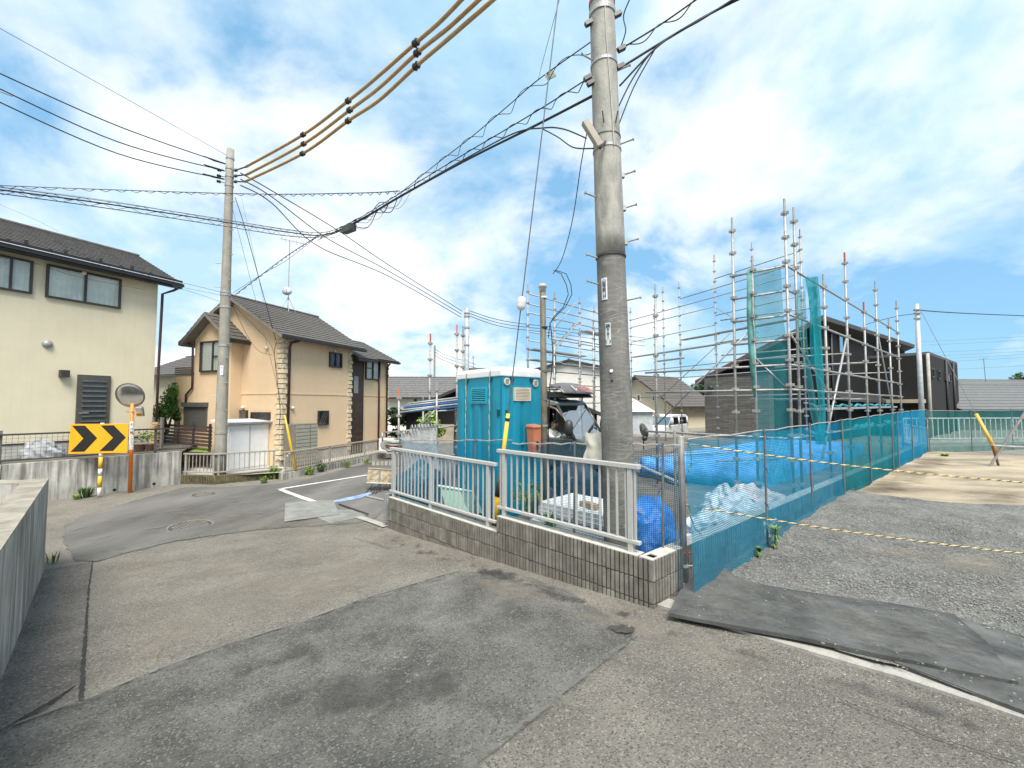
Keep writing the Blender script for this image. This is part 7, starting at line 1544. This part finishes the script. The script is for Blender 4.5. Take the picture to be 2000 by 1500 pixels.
# grey distant pole and slender ones
c = at(911, 790, 24); t = thing('utility_pole', (c.x, c.y, -.4), 'round grey pole rising behind the portable toilet roof', 'utility pole', 'utility poles'); obj('shaft', MB().cyl((c.x, c.y, -.4), (c.x, c.y, zat(602, 24)), .145, 14), mat('pole_galv', (.33, .36, .37), .5, .2, var=.2), t, smooth=True)
for py in (612, 618, 640, 674): obj('band', MB().lathe((c.x, c.y, zat(py, 24)), [(.14, -.04), (.175, -.04), (.175, .04), (.14, .04)], 14), m_galv, t)
c = at(848, 790, 40); t = thing('utility_pole', (c.x, c.y, -.4), 'thin distant pole between the cream house and the scaffold rack', 'utility pole', 'utility poles'); obj('shaft', MB().cyl((c.x, c.y, -.4), (c.x, c.y, zat(675, 40)), .09, 8), mat('pole_brown', (.26, .23, .2), .7), t)
for k in range(3): cable([(849, 681 + 6 * k, 40), (870, 693 + 6 * k, 38), (930, 712 + 7 * k, 34)], .02, ('upper', 'mid', 'low')[k] + ' small cable right of the thin distant pole', m_cab)
# telephone bundle: left, junction box, up to the thick pole and on
YB_ = BPY
bun = [(-60, 363, 7.6), (200, 397, 9.2), (440, 434, 11.0), (560, 453, 11.3), (630, 459, 10.6), (690, 436, 9.4), (780, 384, 8.0), (900, 318, 6.6), (1040, 248, 5.4), (1160, 186, YB_)]
cable(bun, .016, 'thick black telephone cable bundle sweeping from the left edge to the thick pole')
cable([(x, y + 9 - .006 * abs(x - 300) + (0 if x < 600 else -4), Y_) for x, y, Y_ in bun], .010, 'lower messenger strand under the telephone bundle')
cable([(x, y - 5, Y_ + .05) for x, y, Y_ in bun[:5]] + [(690, 432, 9.4), (780, 378, 8.0), (900, 305, 6.6), (1040, 222, 5.4), (1150, 152, YB_)], .008, 'upper strand above the telephone bundle towards the thick pole', twist=.5)
mb = MB(); q = crom([at(*p) for p in bun], 10); qq = crom([at(x, y + 9, Y_) for x, y, Y_ in bun], 10)
for i in range(0, 40, 2): mb.cyl(q[i], qq[i + 1], .005, 4); mb.cyl(qq[i + 1], q[i + 2], .005, 4)
tag(obj('lashing_wire', mb, m_cab), 'zigzag lashing wire between the telephone strands at the left', 'cable', 'overhead cables', 'stuff')
cable([(-60, 360, 9), (200, 370, 10.5), (500, 379, 10.5), (700, 377, 9), (780, 373, 8.0)], .010, 'nearly level thin cable crossing behind the pale pole', twist=.35)
cable([(-60, 358, 9.5), (200, 390, 10), (440, 431, 11.2), (600, 455, 10.8)], .004, 'fine blue wire above the telephone bundle at the left', m_cabb)
cable([(778, 380, 8.0), (850, 322, 7.2), (920, 268, 6.4), (1000, 200, 5.6), (1052, 155, 5.2), (1165, 74, YB_)], .007, 'spiral wound wire from the bundle up to the thick pole', twist=.7)
cable([(800, 372, 7.9), (900, 315, 6.6), (1000, 262, 5.7), (1060, 250, 5.2), (1100, 252, 4.9), (1145, 270, YB_ - .1)], .009, 'slack cable curving to the slanting box on the thick pole')
cable([(1060, 252, 5.2), (1090, 268, 5.0), (1120, 288, 4.8), (1160, 290, YB_ - .15)], .008, 'second slack cable looping under the slanting box')
c0, c1 = at(664, 452, 9.9), at(699, 438, 9.2); d = (c1 - c0).normalized(); tag(obj('cable_closure', MB().box((c0 + c1) / 2 - V((0, 0, .02)), .15, .52, .15, d.to_track_quat('Y', 'Z').to_matrix()), mat('closure_grey', (.045, .055, .05), .6)), 'dark grey cable closure box hanging on the telephone bundle', 'cable box')
c0 = at(1075, 147, 5.1); tag(obj('cable_tag', MB().box(c0, .12, .012, .09, Matrix.Rotation(-.5, 3, 'Y')), mat('tag_green', (.20, .22, .18), .6)), 'small plate hanging from the spiral wire left of the thick pole', 'tag')
# loops of spare cable under the bundle
mb = MB(); rr = random.Random(3)
for k in range(16):
    x = 640 + rr.random() * 150; y = 458 - (x - 640) * .52; Y_ = 10.4 - (x - 640) * .016; w_ = rr.uniform(6, 34); hgt = rr.uniform(-8, 34) * (1 if x > 690 else .4)
    mb.tube(crom([at(x - w_, y + w_ * .5 + 2, Y_), at(x - w_ * .4, y + hgt * .8, Y_), at(x + w_ * .4, y + hgt * .7, Y_), at(x + w_, y - w_ * .5, Y_ - .1)], 5), rr.choice((.004, .006, .009)), 4)
tag(obj('cable_loops', mb, m_cab), 'tangle of spare cable loops along the telephone bundle', 'cable', 'overhead cables', 'stuff')
# drop lines from the bundle to the peach house and its pole
cable([(622, 460, 10.6), (560, 500, 12), (500, 545, 12.4), (460, 575, YL)], .010, 'drop line from the bundle down to the pale pole', twist=.22)
cable([(620, 462, 10.6), (560, 508, 12), (505, 540, 12.4), (455, 572, YL)], .006, 'straight drop line beside the spiral one at the pale pole')
cable([(459, 385, YL), (480, 450, 12.6), (510, 560, 13.2), (539, 665, 13.9)], .011, 'black service line from the pale pole down to the peach house corner')
cable([(468, 370, YL), (490, 470, 12.6), (515, 590, 13.3)], .004, 'fine stay wire beside the black service line', m_cabb)
cable([(452, 590, YL), (480, 650, 12.9), (505, 685, 13.6), (533, 694, 13.95)], .006, 'slack thin wire from the pale pole to the peach house gable')
cable([(455, 595, YL), (500, 640, 13.0), (530, 675, 13.9), (540, 720, 14.0)], .006, 'second thin wire from the pale pole to the peach house quoin')
cable([(540, 668, 13.95), (536, 690, 13.95), (541, 740, 13.98), (547, 800, 14.0), (545, 830, 14.0)], .010, 'cable running down the quoin of the peach house')
for k, (y0, y1) in enumerate(((553, 571), (562, 577), (566, 590))): cable([(300, y0 - 12, 13.9), (360, y0, 13.2), (433, y1, YL)], .006, ('first', 'second', 'third')[k] + ' thin wire from the cream house eave to the pale pole', m_cabb if k else m_cab)
cable([(-40, 383, 14), (60, 425, 14.5), (115, 452, 15)], .005, 'thin wire over the roof of the cream house', m_cabb)
cable([(-30, 500, 9), (60, 512, 9.8), (150, 540, 10.8), (290, 567, 12)], .004, 'thin wire in front of the upper windows of the cream house', m_cab)
cable([(100, 468, 10.5), (200, 512, 11.2), (300, 540, 12)], .004, 'wavy thin wire below the eave of the cream house', m_cab, twist=.6)
# right of the thick pole
cable([(1208, 135, YB_), (1300, 78, 4.4), (1390, 25, 4.2), (1460, -10, 4.1)], .013, 'main black cable going up right from the thick pole')
cable([(1210, 168, YB_), (1290, 86, 4.4), (1370, 38, 4.2), (1445, -10, 4.1)], .010, 'second black cable going up right from the thick pole')
cable([(1205, 215, YB_), (1235, 155, 4.5), (1275, 100, 4.4), (1330, 58, 4.3)], .008, 'slack cable dropping from the right bundle to the pole side')
cable([(1208, 245, YB_), (1238, 170, 4.5), (1278, 98, 4.4)], .007, 'lowest slack cable at the right side of the thick pole')
cable([(1212, 96, YB_), (1290, 48, 4.4), (1370, -8, 4.2)], .009, 'thin twisted cable above the right bundle', twist=.4)
cable([(1213, 90, YB_), (1222, 60, 4.5), (1218, 30, 4.5), (1232, -6, 4.4)], .007, 'short vertical loop beside the top of the thick pole')
cable([(1147, 255, YB_), (1135, 320, 4.9), (1118, 430, 5.6), (1098, 505, 6.2), (1080, 535, 6.4)], .006, 'thin cable from the thick pole down to the service pole')
cable([(1095, -10, 5.0), (1060, 120, 5.2), (1052, 154, 5.2)], .004, 'fine wire near the hanging plate', m_cabb)
# right background
cable([(1798, 606, 16), (1850, 610, 17), (1930, 614, 19), (2060, 619, 22)], .02, 'black cable from the slim grey pole to the right edge'); cable([(1797, 612, 16), (1750, 618, 16.5), (1690, 634, 17)], .012, 'cable from the slim grey pole behind the scaffold to the left')
for k in range(7):
    y = (661, 668, 683, 690, 696, 702, 718)[k]; cable([(1700, y + 9, 150), (1850, y + 4, 140), (2060, y - 7, 125)], .035, ('topmost', 'second', 'third', 'fourth', 'fifth', 'sixth', 'bottom')[k] + ' distant high voltage line at the right', m_cabb, group='distant high voltage lines')
t = thing('tv_antenna', at(1925, 748, 40), 'thin roof antenna mast on the far right tiled roof', 'antenna'); obj('mast', MB().cyl(at(1925, 746, 40), at(1921, 700, 40), .025, 5), m_wire, t); obj('yagi', MB().cyl(at(1911, 702, 40), at(1930, 699, 40), .02, 5), m_wire, t)
t = thing('tv_antenna', at(925, 740, 36), 'thin antenna mast just left of the portable toilet roof', 'antenna'); obj('mast', MB().cyl(at(925, 745, 36), at(924, 694, 36), .03, 5), m_wire, t); obj('yagi', MB().cyl(at(920, 700, 36), at(929, 697, 36), .02, 5), m_wire, t)
t = thing('tv_antenna', at(-12, 300, 12), 'part of a roof antenna at the upper left edge', 'antenna'); obj('boom', MB().cyl(at(-20, 172, 12), at(24, 188, 12), .014, 5), m_wire, t); obj('mast', MB().cyl(at(-12, 420, 14), at(-12, 172, 12), .018, 5), m_wire, t)
for i in range(5): obj('element', MB().cyl(at(2 + i * 5, 176 + i * 2, 11.9), at(12 + i * 5, 180 + i * 2, 12.3), .006, 4), m_wire, t)
